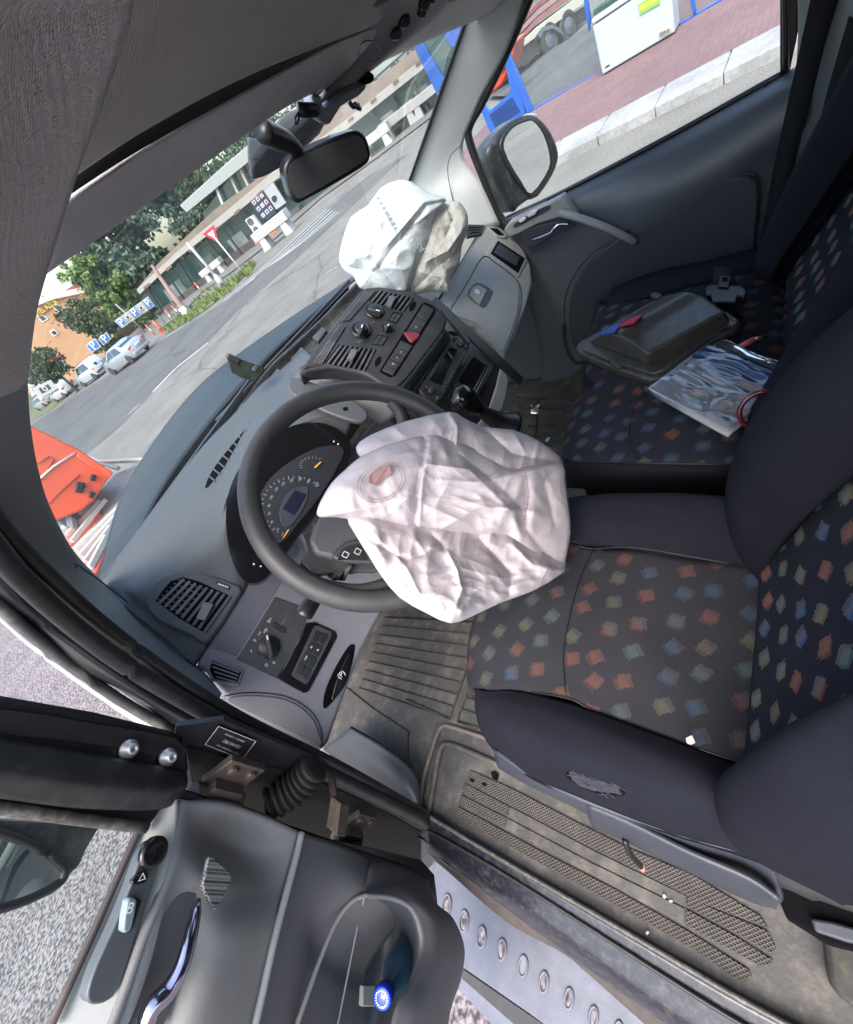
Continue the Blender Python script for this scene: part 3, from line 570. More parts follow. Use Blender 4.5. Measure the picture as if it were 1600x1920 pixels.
for i in range(23):
    a = math.radians(248 - i * 9.2); c = Vector((556, 950)); r0, r1 = (1.0, 1.12) if i % 2 == 0 else (1.04, 1.10)
    e = lambda r: (c.x + math.cos(a) * 58 * r - 3, c.y - math.sin(a) * 52 * r)
    m_.bar(CL.at(*e(r0), .004), CL.at(*e(r1), .004), .0012, .0005, CL.n)
for i in range(9):
    a = math.radians(200 - i * 18); e = lambda r: (587 + math.cos(a) * 26 * r, 872 - math.sin(a) * 16 * r)
    m_.bar(CL.at(*e(.8), .004), CL.at(*e(1.0), .004), .0009, .0005, CL.n)
m_.build('tick_marks', dimw, clu)
ora = mat('orange needle', (.8, .35, .05), .5)
slab('needle', CL, [(529, 1010), (534, 1006), (543, 992), (540, 993)], .006, .008, ora, clu, 0)
slab('needle', CL, [(589, 876), (592, 877), (603, 866), (600, 866)], .006, .008, ora, clu, 0)
for x, y in ((476, 1058), (489, 1062), (634, 833), (626, 828)): MB().lathe(CL.at(x, y, .0), CL.n, [(0, .0018), (.002, .0018)], 8).build('indicator_dot', white_m, clu)
# centre panel
cen = slab('centre_panel', CE, [(564, 697), (581, 667), (675, 547), (688, 539), (712, 537), (769, 545), (809, 562), (828, 581), (839, 596), (833, 617), (762, 711), (747, 723), (719, 720), (688, 700), (628, 684), (578, 687)], -.05, .0, dark_m, dash, .006, seg=3)
cpo = [(563, 697), (600, 689), (628, 687), (660, 694), (688, 703), (722, 723), (747, 726), (764, 712), (800, 664), (834, 618)]
sheet('centre_panel_rim', [[(x, y, CE, -.003) for x, y in cpo], [(x + 1 + i * .5, y + 6, CE, -.012) for i, (x, y) in enumerate(cpo)], [(x + 2 + i * 1.2, y + 18, CE, -.045) for i, (x, y) in enumerate(cpo)]], grip_m, dash, .006, ku=3)
def dvent(inner, tab, n):
    v = slab('air_vent', CE, inner, -.001, .0005, void_m, dash, 0)
    m = MB(); A, C, D, B = [Vector(q) for q in inner]
    for i in range(n):
        t = (i + .6) / n; m.bar(CE.at(*A.lerp(B, t), -.0 + .002), CE.at(*C.lerp(D, t), .002), .006, .0022, (CE.n + Vector((0, 0, .6))).normalized())
    m.build('slat', slat_m, v, bev=.0005)
    if tab: slab('tab', CE, tab, .002, .012, tab_m, v, .0015)
dvent([(609, 680), (636, 646), (706, 655), (686, 696)], [(650, 672), (659, 653), (672, 655), (662, 674)], 8)
dvent([(692, 564), (709, 544), (777, 558), (758, 585)], [(725, 571), (730, 553), (744, 555), (734, 574)], 8)
dvent([(586, 682), (635, 610), (648, 611), (604, 682)], None, 4)
dvent([(640, 602), (684, 546), (704, 545), (655, 600)], None, 4)
for x, y, r in ((677, 621, .026), (702, 585, .026), (726, 617, .017)):
    k = MB().lathe(CE.at(x, y, -.002), CE.n, [(0, r), (.005, r), (.008, r * .9), (.008, r * .78), (.004, r * .75), (.004, .001)], 32).build('dial_ring', black_m, dash, True)
    kk = MB().lathe(CE.at(x, y, .004), CE.n, [(0, r * .68), (.012, r * .62), (.014, r * .56)], 32).build('heater_knob', black_m, dash, True)
    d = Vector((3.5, -8)).normalized() if y > 600 else Vector((7, 2)).normalized()
    if r < .02: d = Vector((4, -6)).normalized()
    q = CE.at(x, y, .024); u = (CE.at(x + d.x * 10, y + d.y * 10, .024) - q).normalized(); vv = CE.n.cross(u)
    MB().box(q, u * r * .62, vv * r * .17, CE.n * .008).build('grip', dark_m, kk, bev=.002)
    MB().box(q + CE.n * .008 + u * r * .35, u * r * .2, vv * .0012, CE.n * .0006).build('mark', white_m, kk)
    text('icon', '1  2  3' if r > .02 else '\u00b0', CE, (x - 10, y + 22 * r / .026), (x + 4, y + 17 * r / .026), .004, white_m, k, .009)
def btnrow(quad, n, mname='button', nj=1, h=.003, icons=()):
    A, B, C, D = [Vector(q) for q in quad]      # A->B long side, D->C the other long side
    for i in range(n):
        for j in range(nj):
            t0 = i / n + .012; t1 = (i + 1) / n - .012; s0 = j / nj + .02; s1 = (j + 1) / nj - .02
            g = lambda t, s: A.lerp(B, t).lerp(D.lerp(C, t), s)
            b = slab(mname, CE, [g(t0, s0), g(t1, s0), g(t1, s1), g(t0, s1)], -.001, h, dark_m, cen, .0012)
            if (i, j) in icons:
                q = g((t0 + t1) / 2, (s0 + s1) / 2); text('icon', icons[(i, j)], CE, (q.x - 3, q.y + 5), (q.x + 3, q.y - 5), .007, white_m, b, h + .0005)
slab('button_recess', CE, [(698, 645), (708, 627), (729, 630), (719, 648)], -.001, .0007, void_m, cen, 0); btnrow([(699, 643), (709, 628), (728, 631), (718, 646)], 2, nj=2)
slab('button_recess', CE, [(727, 600), (738, 584), (756, 588), (744, 607)], -.001, .0007, void_m, cen, 0); btnrow([(729, 599), (739, 586), (754, 589), (744, 604)], 2, nj=2)
slab('button_recess', CE, [(712, 697), (716, 688), (790, 570), (798, 566), (818, 577), (817, 586), (742, 704), (732, 708)], -.001, .0007, void_m, cen, 0)
btnrow([(716, 694), (752, 637), (774, 648), (737, 704)], 5, icons={(1, 0): '\u00d8', (2, 0): '\u00a4', (3, 0): 'o'})
btnrow([(760, 624), (795, 569), (815, 580), (781, 635)], 5, icons={(0, 0): 'e', (1, 0): '\u00a9'})
slab('hazard_button', CE, [(757, 622), (787, 624), (787, 630), (774, 641), (768, 638)], .0, .006, mat('hazard red', (.22, .035, .04), .4), cen, .002)
for x, y in ((774, 574), (709, 677)):
    o_ = slab('thumbwheel_slot', CE, [(x - 6, y + 8), (x - 5, y - 2), (x + 2, y - 9), (x + 6, y - 7), (x + 5, y + 2), (x - 2, y + 9)], -.001, .001, void_m, cen, 0, sm=3)
# console with radio and tray
slab('console', RA, [(745, 760), (770, 722), (838, 622), (856, 612), (876, 618), (905, 640), (935, 672), (942, 700), (938, 730), (925, 775), (905, 800), (860, 800), (800, 790)], -.09, -.004, mat('console black', (.018, .018, .02), .25), dash, .008, seg=3)
slab('console_side', RA, [(893, 798), (915, 770), (930, 725), (938, 690), (946, 690), (955, 712), (950, 745), (943, 768), (925, 795)], -.10, -.001, dash_r_m, dash, .005)
rad = slab('radio', RA, [(786, 728), (792, 716), (848, 632), (856, 628), (880, 643), (881, 652), (830, 750), (822, 755), (795, 742)], -.003, .012, mat('radio face', (.028, .028, .03), .4), dash, .004, seg=3)
slab('radio_display', RA, [(806, 711), (844, 650), (858, 655), (828, 722)], .012, .014, gloss_m, rad, .001)
slab('tape_slot', RA, [(800, 712), (842, 646), (845, 648), (803, 714)], .012, .0135, slat_m, rad, 0)
for i in range(9):
    a = Vector((831, 733)).lerp(Vector((871, 664)), i / 8)
    slab('radio_button', RA, [(a.x - 4, a.y + 2), (a.x + 1, a.y - 5), (a.x + 4, a.y - 1), (a.x, a.y + 4)], .012, .0155, slat_m, rad, .0008)
for x, y, r in ((808, 733, .010), (863, 645, .010), (820, 748, .006), (853, 636, .005), (800, 728, .005), (873, 650, .006)):
    MB().lathe(RA.at(x, y, .012), RA.n, [(0, r), (.006, r * .95), (.008, r * .7)], 18).build('radio_knob', slat_m, rad, True)
tf = slab('storage_tray', RA, [(850, 722), (884, 662), (893, 660), (925, 684), (925, 694), (895, 745), (888, 747)], -.003, .003, dark_m, dash, .003)
slab('tray_opening', RA, [(858, 714), (888, 668), (915, 687), (888, 735)], .003, .0035, void_m, tf, 0)
tube('tray_trim', [(890, 741, RA, .004), (916, 692, RA, .004)], .0015, galv_m, tf, 6, sm=1); tube('tray_trim', [(885, 738, RA, .004), (911, 688, RA, .004)], .001, galv_m, tf, 6, sm=1)
# broken trim strip hanging across the console
MB().bar(RA.at(812, 563, .05), RA.at(978, 716, .06), .030, .008, RA.n).bar(RA.at(830, 580, .055), RA.at(880, 645, .06), .012, .012, RA.n).build('loose_trim_strip', black_m, dash, bev=.002)
slab('console_liner', RA, [(838, 596), (850, 598), (880, 612), (868, 618), (845, 608)], -.01, .015, paper_m, dash, .002)
# glovebox side
GLo = [(812, 575), (844, 524), (899, 440), (912, 424), (938, 424), (962, 442), (985, 470), (997, 498), (1000, 530), (990, 570), (968, 630), (948, 676), (941, 668), (925, 642), (895, 613), (850, 600), (825, 585)]
glb = slab('glovebox_panel', GL, GLo, -.10, 0, dash_r_m, dash, .014, seg=4)
tube('dash_seam', [(822, 562, GL, .001), (846, 522, GL, .002), (870, 483, GL, .002), (902, 430, GL, .002)], .0025, black_m, dash, 8, sm=2)
gl = slab('glovebox_lid', GL, [(848, 577), (906, 483), (912, 483), (950, 509), (966, 526), (975, 548), (972, 582), (960, 622), (945, 660), (938, 655), (922, 630), (892, 604), (855, 592)], -.002, .004, dash_r_m, dash, .004, seg=3)
tube('lid_gap', [(846, 579, GL, .001), (876, 530, GL, .001), (906, 481, GL, .001), (930, 493, GL, .001), (953, 509, GL, .001), (969, 525, GL, .001), (978, 548, GL, .001), (975, 582, GL, .001), (963, 624, GL, .001), (947, 664, GL, .001)], .0016, black_m, dash, 6, sm=3)
lat = slab('latch_recess', GL, [(878, 552), (884, 538), (897, 530), (922, 543), (924, 552), (914, 572), (903, 576)], .003, .0045, dark_m, gl, .0, sm=3)
slab('latch', GL, [(880, 552), (886, 539), (897, 533), (914, 543), (900, 571)], .0045, .010, dash_r_m, gl, .002)
MB().lathe(GL.at(895, 547, .010), GL.n, [(0, .0085), (.001, .0085)], 20).build('lock', paper_m, gl); MB().lathe(GL.at(895, 547, .0112), GL.n, [(0, .002), (.0008, .002)], 10).build('keyhole', black_m, gl)
cub = slab('cubby', GL, [(911, 475), (930, 444), (941, 446), (988, 482), (989, 490), (974, 520), (968, 520)], -.004, .003, dash_r_m, dash, .004)
slab('cubby_opening', GL, [(920, 475), (934, 451), (985, 484), (972, 512)], .003, .0035, void_m, cub, 0)
slab('cubby_floor', GL, [(926, 473), (936, 456), (975, 482), (968, 498)], .0036, .004, pdoor2_m, cub, 0)
rv = slab('air_vent', GL, [(873, 426), (880, 420), (910, 421), (903, 439), (877, 444)], -.003, .006, black_m, dash, .002)
m_ = MB()
for i in range(3): m_.bar(GL.at(879 + i * 2, 425 + i * 5, .008), GL.at(903 - i, 425 + i * 4, .008), .003, .003, GL.n)
m_.build('slat', slat_m, rv)
rs = slab('side_vent', GL, [(914, 424), (934, 424), (952, 441), (949, 446), (932, 444)], -.003, .005, dash_r_m, dash, .002)
slab('opening', GL, [(918, 427), (933, 428), (947, 441), (935, 441)], .005, .0055, void_m, rs, 0)
# ================================================================ STEERING WHEEL
WC = Vector((-.426, .507, .748)); wt = math.radians(47); WN = Vector((0, -math.sin(wt), math.cos(wt))); WU = Vector((0, math.cos(wt), math.sin(wt)))
sw = thing('steering_wheel', 'worn dark grey steering wheel with a thick rubber rim and thumb switches', 'steering wheel', WC)
WP = PL(WC, WN); X1 = Vector((1, 0, 0))
tube('rim', [WC + (X1 * math.cos(a) + WU * math.sin(a)) * .187 for a in [2 * math.pi * k / 48 for k in range(48)]], .0165, rubber_m, sw, 16, True, sm=2)
sheet('spoke', [[(566, 1000, WP, -.012), (575, 1030, WP, -.010), (565, 1052, WP, -.005)], [(585, 992, WP, -.02), (600, 1045, WP, -.014), (590, 1075, WP, -.006)], [(600, 975, WP, -.02), (640, 1062, WP, -.018), (630, 1072, WP, -.016)], [(720, 990, WP, -.02), (720, 1060, WP, -.018), (700, 1075, WP, -.02)]], rubber_m, sw, .014)
slab('hub', WP, [(578, 1012), (590, 985), (608, 948), (660, 900), (760, 850), (800, 900), (790, 1000), (740, 1062), (700, 1060), (640, 1052), (590, 1040)], -.035, -.004, grip_m, sw, .008, seg=3)
pad = slab('thumb_switch', WP, [(622, 1046), (634, 1026), (655, 1012), (690, 1012), (740, 1030), (740, 1055), (660, 1056)], -.01, .001, dark_m, sw, .004, sm=2)
for x, y in ((648, 1040), (671, 1034)):
    m_ = MB(); q = WP.at(x, y, .003)
    for s in (-1, 1): m_.box(q + X1 * .004 * s, X1 * .0006, WU * .004, WN * .0006).box(q + WU * .004 * s, X1 * .004, WU * .0006, WN * .0006)
    m_.build('icon', mat('pad print', (.35, .35, .36), .6) if 'pad print' not in MATS else MATS['pad print'], pad)
slab('pad', WP.off(.001), [(633, 1050), (640, 1032), (655, 1022), (676, 1020), (690, 1050)], .0, .001, black_m, sw, 0)
tube('spoke', [(555, 1075, WP, -.006), (610, 1098, WP, -.012), (680, 1105, WP, -.015), (760, 1085, WP, -.02)], [.012, .010, .009, .012], rubber_m, sw, 12)
tube('spoke', [(735, 752, WP, -.004), (752, 775, WP, -.012), (758, 800, WP, -.02), (750, 850, WP, -.03)], [.012, .012, .014, .02], rubber_m, sw, 12)
colm = MB().lathe(WC - WN * .19, WN, [(0, .05), (.15, .045), (.16, .035)], 24).build('column_cover', dash_m, sw, True)
tube('indicator_stalk', [(600, 1108, WP, -.055), (588, 1124, WP, -.05), (572, 1150, WP, -.045), (568, 1157, WP, -.045)], [.010, .0125, .0135, .010], black_m, sw, 14, sm=4)
# ================================================================ GEAR LEVER
gv = thing('gear_lever', 'glossy black gear knob on a short lever beside the radio', 'gear lever', U(950, 805, 'z', .42))
KP = U(866, 748, 'z', .60)
kd = (U(950, 800, 'z', .46) - KP)
MB().lathe(KP - kd.normalized() * .03, kd.normalized(), [(0, .006), (.004, .020), (.014, .030), (.034, .034), (.055, .029), (.075, .020), (.09, .016)], 24).build('knob', gloss_m, gv, True)
tube('boot', [KP + kd * .35, KP + kd * .55, KP + kd * .8, KP + kd * 1.05], [.013, .018, .026, .045], black_m, gv, 14)
sheet('lever_base', [[(905, 800, 'z', .44), (950, 770, 'z', .42), (975, 790, 'z', .40), (982, 812, 'z', .36)], [(905, 850, 'z', .44), (940, 815, 'z', .44), (965, 812, 'z', .42), (978, 830, 'z', .36)], [(905, 880, 'z', .40), (940, 860, 'z', .40), (965, 850, 'z', .38), (978, 850, 'z', .34)]], dash_r_m, gv, .02)
# ================================================================ FLOOR MAT
def tread_mat(name, col, scale, dcol, dust):
    m = mat(name, col, .7, var=.5, vscale=9, dust=dust, dcol=dcol); n = m.node_tree.nodes; l = m.node_tree.links; b = n['Principled BSDF']
    g = n.new('ShaderNodeNewGeometry'); s = n.new('ShaderNodeSeparateXYZ'); l.new(g.outputs['Position'], s.inputs[0])
    a = node_math(n, l, 'SINE', node_math(n, l, 'MULTIPLY', node_math(n, l, 'ADD', s.outputs[0], s.outputs[1]), scale))
    c = node_math(n, l, 'SINE', node_math(n, l, 'MULTIPLY', node_math(n, l, 'SUBTRACT', s.outputs[0], s.outputs[1]), scale))
    h = node_math(n, l, 'MAXIMUM', a, c)
    x = n.new('ShaderNodeMix'); x.data_type = 'RGBA'; src = b.inputs['Base Color'].links[0].from_socket
    l.new(node_math(n, l, 'MULTIPLY', node_math(n, l, 'GREATER_THAN', h, .35), .30), x.inputs[0]); l.new(src, x.inputs[6]); x.inputs[7].default_value = (.21, .185, .165, 1)
    l.new(x.outputs[2], b.inputs['Base Color'])
    bp = n.new('ShaderNodeBump'); bp.inputs['Strength'].default_value = .8; bp.inputs['Distance'].default_value = .003; l.new(h, bp.inputs['Height']); l.new(bp.outputs[0], b.inputs['Normal'])
    return m
fm_m = mat('dirty rubber mat', (.052, .05, .047), .6, var=.5, vscale=9, bump=.4, bscale=120, dust=.85, dcol=(.17, .14, .12))
tr_m = tread_mat('chequered rubber tread', (.055, .05, .047), 900, (.13, .105, .092), .6)
F0 = PL((0, 0, 0), (0, 0, 1))
mt = thing('floor_mat', 'dirty ribbed rubber floor mat covering the cab floor and the door step', 'floor mat', (-.4, .6, 0))
raw('mat_base', [(.8, 1.25, .0), (-.86, 1.25, .0), (-.885, .66, .0), (-.86, .0, .0), (-.83, -.5, .0), (.8, -.5, .0)], [[0, 1, 2, 3, 4, 5]], fm_m, mt, solid=.012)
sheet('mat_toe', [[(.78, 1.25, .001), (0, 1.25, .001), (-.85, 1.25, .001)], [(.78, 1.38, .12), (0, 1.38, .12), (-.83, 1.36, .12)], [(.78, 1.44, .3), (0, 1.44, .3), (-.82, 1.42, .3)]], fm_m, mt, .006)
def groove(pts, m, w_=.004, closed=False):
    p = [F0.at(*q, .0035) for q in pts]
    if closed: p.append(p[0])
    for a, b in zip(p, p[1:]): m.bar(a, b, w_, .005)
rb = MB()
A, B, C, D = Vector((722, 1158)), Vector((904, 1168)), Vector((843, 1348)), Vector((655, 1270))      # forward ribbed panel
for i in range(9):
    t = i / 8; groove([A.lerp(Vector((672, 1290)), t) + Vector((0, 0)), B.lerp(C, t)], rb)
groove([A, B, C, (760, 1312)], rb, .005)
groove([(930, 1160), (862, 1335), (858, 1352), (960, 1395), (1010, 1420)], rb, .006)
for i in range(7): groove([(905 - i * 8, 1220 + i * 22), (990 - i * 4, 1256 + i * 22)], rb)
groove([(650, 1290), (700, 1330), (765, 1372), (765, 1420), (752, 1450)], rb)
rb2 = MB()
for i in range(6): groove([(965 + i * 8, 745 + i * 18), (1075 - i * 2, 752 + i * 18)], rb2)
groove([(1010, 745), (1000, 860)], rb2)
rb2.build('moulded_pattern', mat('rubber rib dark', (.025, .023, .022), .6, dust=.2), mt, bev=.001)
rb.build('moulded_pattern', mat('rubber rib', (.035, .032, .03), .6, var=.4, vscale=30, dust=.3, dcol=(.12, .1, .09)), mt, bev=.001)
# step well with tread strips
tube('well_rim', [F0.at(*q, .006) for q in ((785, 1535), (792, 1470), (806, 1420), (822, 1372), (832, 1362), (850, 1364), (940, 1395), (1010, 1432), (1100, 1490), (1440, 1665))], .006, mat('mat edge', (.11, .09, .08), .7, var=.4, vscale=40, dust=.4, dcol=(.2, .12, .1)), mt, 8, sm=3)
tube('well_step', [F0.at(*q, .004) for q in ((800, 1555), (812, 1480), (826, 1405), (840, 1396), (862, 1402), (960, 1445), (1080, 1502))], .008, fm_m, mt, 8, sm=3)
def strip(q): slab('tread_strip', F0, q, .0005, .005, tr_m, mt, .0015)
strip([(882, 1444), (872, 1466), (1015, 1540), (1110, 1590), (1320, 1695), (1440, 1740), (1428, 1718), (1300, 1640), (1180, 1590), (1080, 1540), (960, 1478)])
strip([(871, 1468), (866, 1487), (950, 1530), (955, 1512)]); strip([(865, 1490), (860, 1508), (945, 1550), (950, 1533)])
strip([(858, 1511), (852, 1530), (1000, 1612), (1150, 1695), (1300, 1780), (1392, 1845), (1410, 1830), (1405, 1818), (1290, 1745), (1150, 1665), (1000, 1588)])
strip([(1290, 1675), (1288, 1700), (1380, 1750), (1450, 1790), (1455, 1775), (1440, 1745), (1330, 1700)]); strip([(1287, 1704), (1285, 1735), (1340, 1765), (1425, 1812), (1445, 1810), (1450, 1800), (1380, 1755)])
for q in ([(952, 1531), (957, 1514), (1286, 1700), (1284, 1732)], ): slab('smooth_strip', F0, [(956, 1512), (953, 1530), (1110, 1615), (1284, 1700), (1288, 1680), (1120, 1598)], .0005, .004, fm_m, mt, .001); slab('smooth_strip', F0, [(951, 1534), (948, 1551), (1100, 1635), (1282, 1733), (1285, 1704), (1110, 1618)], .0005, .004, fm_m, mt, .001)
slab('mat_tear', F0, [(920, 1448), (928, 1446), (935, 1452), (932, 1464), (924, 1460)], .003, .0065, void_m, mt, 0)
for q in ((908, 1470), (885, 1462)): slab('mat_tear', F0, [(q[0] - 5, q[1]), (q[0], q[1] - 3), (q[0] + 6, q[1] + 2), (q[0], q[1] + 5)], .003, .0065, void_m, mt, 0)
# crumbs of broken trim and foil lying on the mat
crumb_m = mat('pale crumb', (.55, .5, .42), .8); foil_m = mat('foil', (.6, .62, .62), .25, metal=.8)
def crumb(px, py, z, s, m, label, cat='debris', grp='crumbs on the mat and seat'):
    pl = PL((0, 0, z), (0, 0, 1)); n = R.randint(4, 6); q = []
    for i in range(n): a = 2 * math.pi * i / n + R.uniform(-.3, .3); q.append((px + math.cos(a) * s * R.uniform(.6, 1.1), py + math.sin(a) * s * R.uniform(.6, 1.1)))
    return tag(slab('crumb', pl, q, .001, .005, m, None, .0005), label, cat, grp)
CR_ = [(1246, 1681, 5, 'pale crumb on the mat strip, uppermost of the pair by the seat rail'), (1258, 1690, 4, 'tiny pale crumb just below another on the mat strip'), (1214, 1749, 5, 'pale crumb on the chequered strip nearest the door sill'),
       (1160, 1760, 3, 'small white crumb lying along the outer edge of the step mat')]
for x, y, s, lb in CR_: crumb(x, y, .006, s, crumb_m, lb)
f_ = MB()
for i in range(7): f_.box(U(1002 + R.uniform(-8, 8), 768 + R.uniform(-8, 6), 'z', .008), (R.uniform(.004, .01), R.uniform(-.005, .005), .003), (0, R.uniform(.005, .012), R.uniform(-.004, .004)), (.001, 0, .002))
tag(f_.build('foil_scrap', foil_m), 'crumpled silver foil scrap on the dark mat beyond the gear lever', 'foil scrap')
tag(slab('paper_scrap', PL((0, 0, .01), (0, 0, 1)), [(1022, 826), (1026, 820), (1032, 819), (1031, 824), (1025, 829)], 0, .003, mat('green paper', (.35, .5, .45), .7)), 'tiny pale green scrap on the mat in front of the bench', 'paper scrap')
# ================================================================ DRIVER SEAT
ds = thing('car_seat', 'driver seat with chequered cloth, plain side bolsters and a torn outer bolster', 'seat', (-.43, .2, 0))
sink = lambda x, y: 0
def sec(y, zo):   # cross-section from inboard (right) to outboard (left)
    return y, zo
def padfn(v, a, b): return v + Vector((0, 0, .0025 * noise.noise(v * 14) + .0012 * noise.noise(v * 45)))
# inner panel (patterned)
sheet('seat_cushion', [
    [(-.265, .475, .28), (-.36, .50, .27), (-.45, .505, .26), (-.54, .50, .26), (-.61, .475, .27)],
    [(-.262, .462, .37), (-.36, .485, .365), (-.45, .49, .36), (-.53, .478, .36), (-.608, .445, .355)],
    [(-.268, .40, .405), (-.36, .42, .405), (-.45, .425, .402), (-.53, .415, .398), (1060, 1306, 'z', .398)][:4] + [(-.60, .385, .385)],
    [(1114, 1028, 'z', .398), (1088, 1085, 'z', .405), (1066, 1150, 'z', .405), (1054, 1220, 'z', .402), (1060, 1308, 'z', .397)],
    [(-.287, .20, .398), (-.36, .19, .398), (-.43, .185, .394), (-.50, .185, .392), (-.578, .19, .388)],
    [(-.286, .10, .380), (-.36, .09, .375), (-.43, .09, .370), (-.50, .09, .370), (-.577, .09, .375)],
    [(1428, 1066, 'z', .366), (1434, 1160, 'z', .358), (1437, 1250, 'z', .355), (1438, 1340, 'z', .358), (1440, 1448, 'z', .366)],
    [(-.29, -.05, .33), (-.36, -.05, .325), (-.43, -.05, .322), (-.50, -.05, .325), (-.575, -.05, .33)]], seatp_m, ds, .02, fn=padfn)
tube('seam', [(1114, 1028, 'z', .402), (1088, 1085, 'z', .4065), (1070, 1150, 'z', .4065), (1057, 1220, 'z', .404), (1061, 1308, 'z', .400)], .0009, black_m, ds, 8)
tube('seam', [(1080, 1022, 'z', .408), (1114, 1029, 'z', .401), (-.285, .20, .402), (-.284, .10, .385), (1429, 1067, 'z', .369)], .0009, black_m, ds, 8)
tube('seam', [(895, 1290, 'z', .372), (960, 1295, 'z', .39), (1060, 1308, 'z', .40), (-.579, .20, .391), (-.579, .09, .378), (1440, 1448, 'z', .369)], .001, black_m, ds, 8)
# outer bolsters
sheet('bolster', [
    [(-.615, .475, .24), (-.65, .46, .24), (-.68, .42, .23), (-.69, .36, .23)],
    [(892, 1292, 'z', .345), (890, 1320, 'z', .34), (898, 1362, 'z', .33), (925, 1406, 'z', .32)],
    [(905, 1294, 'z', .375), (905, 1325, 'z', .385), (922, 1370, 'z', .375), (960, 1436, 'z', .325)],
    [(-.588, .33, .395), (-.62, .32, .415), (-.660, .30, .41), (1010, 1468, 'z', .335)],
    [(-.580, .23, .398), (-.615, .22, .425), (-.662, .20, .42), (1100, 1504, 'z', .335)],
    [(-.579, .10, .382), (-.615, .10, .42), (-.655, .10, .415), (1240, 1560, 'z', .335)],
    [(-.577, .03, .366), (-.615, .03, .41), (-.645, .03, .405), (1370, 1600, 'z', .335)],
    [(-.577, -.03, .36), (-.615, -.03, .40), (-.64, -.03, .395), (1480, 1640, 'z', .33)],
    [(-.577, -.12, .35), (-.615, -.12, .39), (-.64, -.12, .385), (1640, 1700, 'z', .32)]], seats_m, ds, .02, fn=padfn)
sheet('bolster', [
    [(-.27, .46, .28), (-.22, .455, .28), (-.17, .43, .28), (-.155, .38, .28)],
    [(-.272, .43, .38), (-.22, .42, .395), (-.175, .40, .38), (-.158, .37, .33)],
    [(-.282, .33, .405), (-.245, .32, .43), (-.195, .32, .432), (-.165, .31, .38)],
    [(-.287, .22, .400), (-.245, .21, .435), (-.19, .20, .44), (-.160, .19, .38)],
    [(-.286, .10, .382), (-.245, .09, .425), (-.19, .08, .435), (-.160, .08, .37)],
    [(-.284, .0, .366), (-.245, .0, .40), (-.19, -.01, .415), (-.160, -.01, .36)],
    [(-.284, -.1, .35), (-.245, -.1, .38), (-.19, -.1, .39), (-.160, -.1, .34)]], seats_m, ds, .02, fn=padfn)
# torn patch on the outer bolster
BT = PL((-.685, .2, .39), (-.75, 0, .66))
torn_m = mat('torn seat foam and scrim', (.022, .023, .035), .95, var=.5, vscale=90, bump=1, bscale=260)
for q in ([(1062, 1452), (1080, 1446), (1100, 1458), (1135, 1462), (1165, 1478), (1168, 1492), (1130, 1488), (1090, 1476)], [(1090, 1440), (1110, 1436), (1140, 1446), (1146, 1456), (1120, 1458), (1098, 1450)]):
    cen_ = U(sum(a[0] for a in q) / len(q), sum(a[1] for a in q) / len(q), 'z', .395)
    P2 = PL(cen_, (-.7, 0, .7)); rg = []
    o2 = outline(q, 5); cc = sum(o2, Vector((0, 0))) / len(o2)
    slab('torn_edge', P2, [tuple(v + (v - cc).normalized() * R.uniform(0, 3)) for v in o2], -.015, .004, void_m, ds, 0)
    slab('torn_patch', P2, [tuple(v.lerp(cc, R.uniform(0, .22))) for v in o2], -.015, .0055, torn_m, ds, 0)
    th = MB()
    for k in range(26):
        a = q[R.randrange(len(q))]; p_ = P2.at(cc.x + (a[0] - cc.x) * R.uniform(.2, 1), cc.y + (a[1] - cc.y) * R.uniform(.2, 1), .0065); d = Vector((R.uniform(-.3, .3), R.uniform(-1, 1), R.uniform(0, .2))).normalized() * R.uniform(.004, .012); th.bar(p_ - d, p_ + d, .0007, .0007)
    th.build('torn_threads', mat('scrim threads', (.045, .045, .065), .9) if 'scrim threads' not in MATS else MATS['scrim threads'], ds)
# base trim
sheet('seat_base', [
    [(925, 1408, 'z', .34), (935, 1440, 'z', .29), (960, 1450, 'z', .22)],
    [(990, 1452, 'z', .34), (1000, 1478, 'z', .29), (1020, 1480, 'z', .22)],
    [(1080, 1497, 'z', .34), (1085, 1515, 'z', .29), (1090, 1522, 'z', .22)],
    [(1180, 1535, 'z', .34), (1180, 1552, 'z', .29), (1180, 1560, 'z', .22)],
    [(1290, 1572, 'z', .34), (1290, 1598, 'z', .29), (1290, 1605, 'z', .22)],
    [(1390, 1600, 'z', .34), (1400, 1630, 'z', .29), (1405, 1645, 'z', .22)],
    [(1450, 1625, 'z', .34), (1462, 1680, 'z', .29), (1465, 1695, 'z', .22)]], base_m, ds, .008)
sheet('side_cover', [
    [(1100, 1512, 'z', .33), (1104, 1535, 'z', .27), (1112, 1552, 'z', .20)],
    [(1180, 1545, 'z', .33), (1180, 1570, 'z', .27), (1180, 1582, 'z', .20)],
    [(1290, 1600, 'z', .33), (1290, 1620, 'z', .27), (1290, 1636, 'z', .20)],
    [(1400, 1648, 'z', .33), (1400, 1672, 'z', .27), (1400, 1688, 'z', .20)],
    [(1460, 1690, 'z', .33), (1458, 1698, 'z', .27), (1456, 1706, 'z', .20)]], base_m, ds, .006)
MB().box((-.44, .15, .14), (.24, 0, 0), (0, .22, 0), (0, 0, .12)).build('seat_box', dark_m, ds, bev=.01)
tube('release_cable', [(1172, 1575, 'z', .24), (1180, 1598, 'z', .22), (1194, 1615, 'z', .18), (1203, 1626, 'z', .15)], .0045, black_m, ds, 8)
tube('cable_end', [(1201, 1622, 'z', .155), (1206, 1630, 'z', .145)], .005, mat('copper tip', (.5, .25, .18), .5), ds, 8, sm=0)
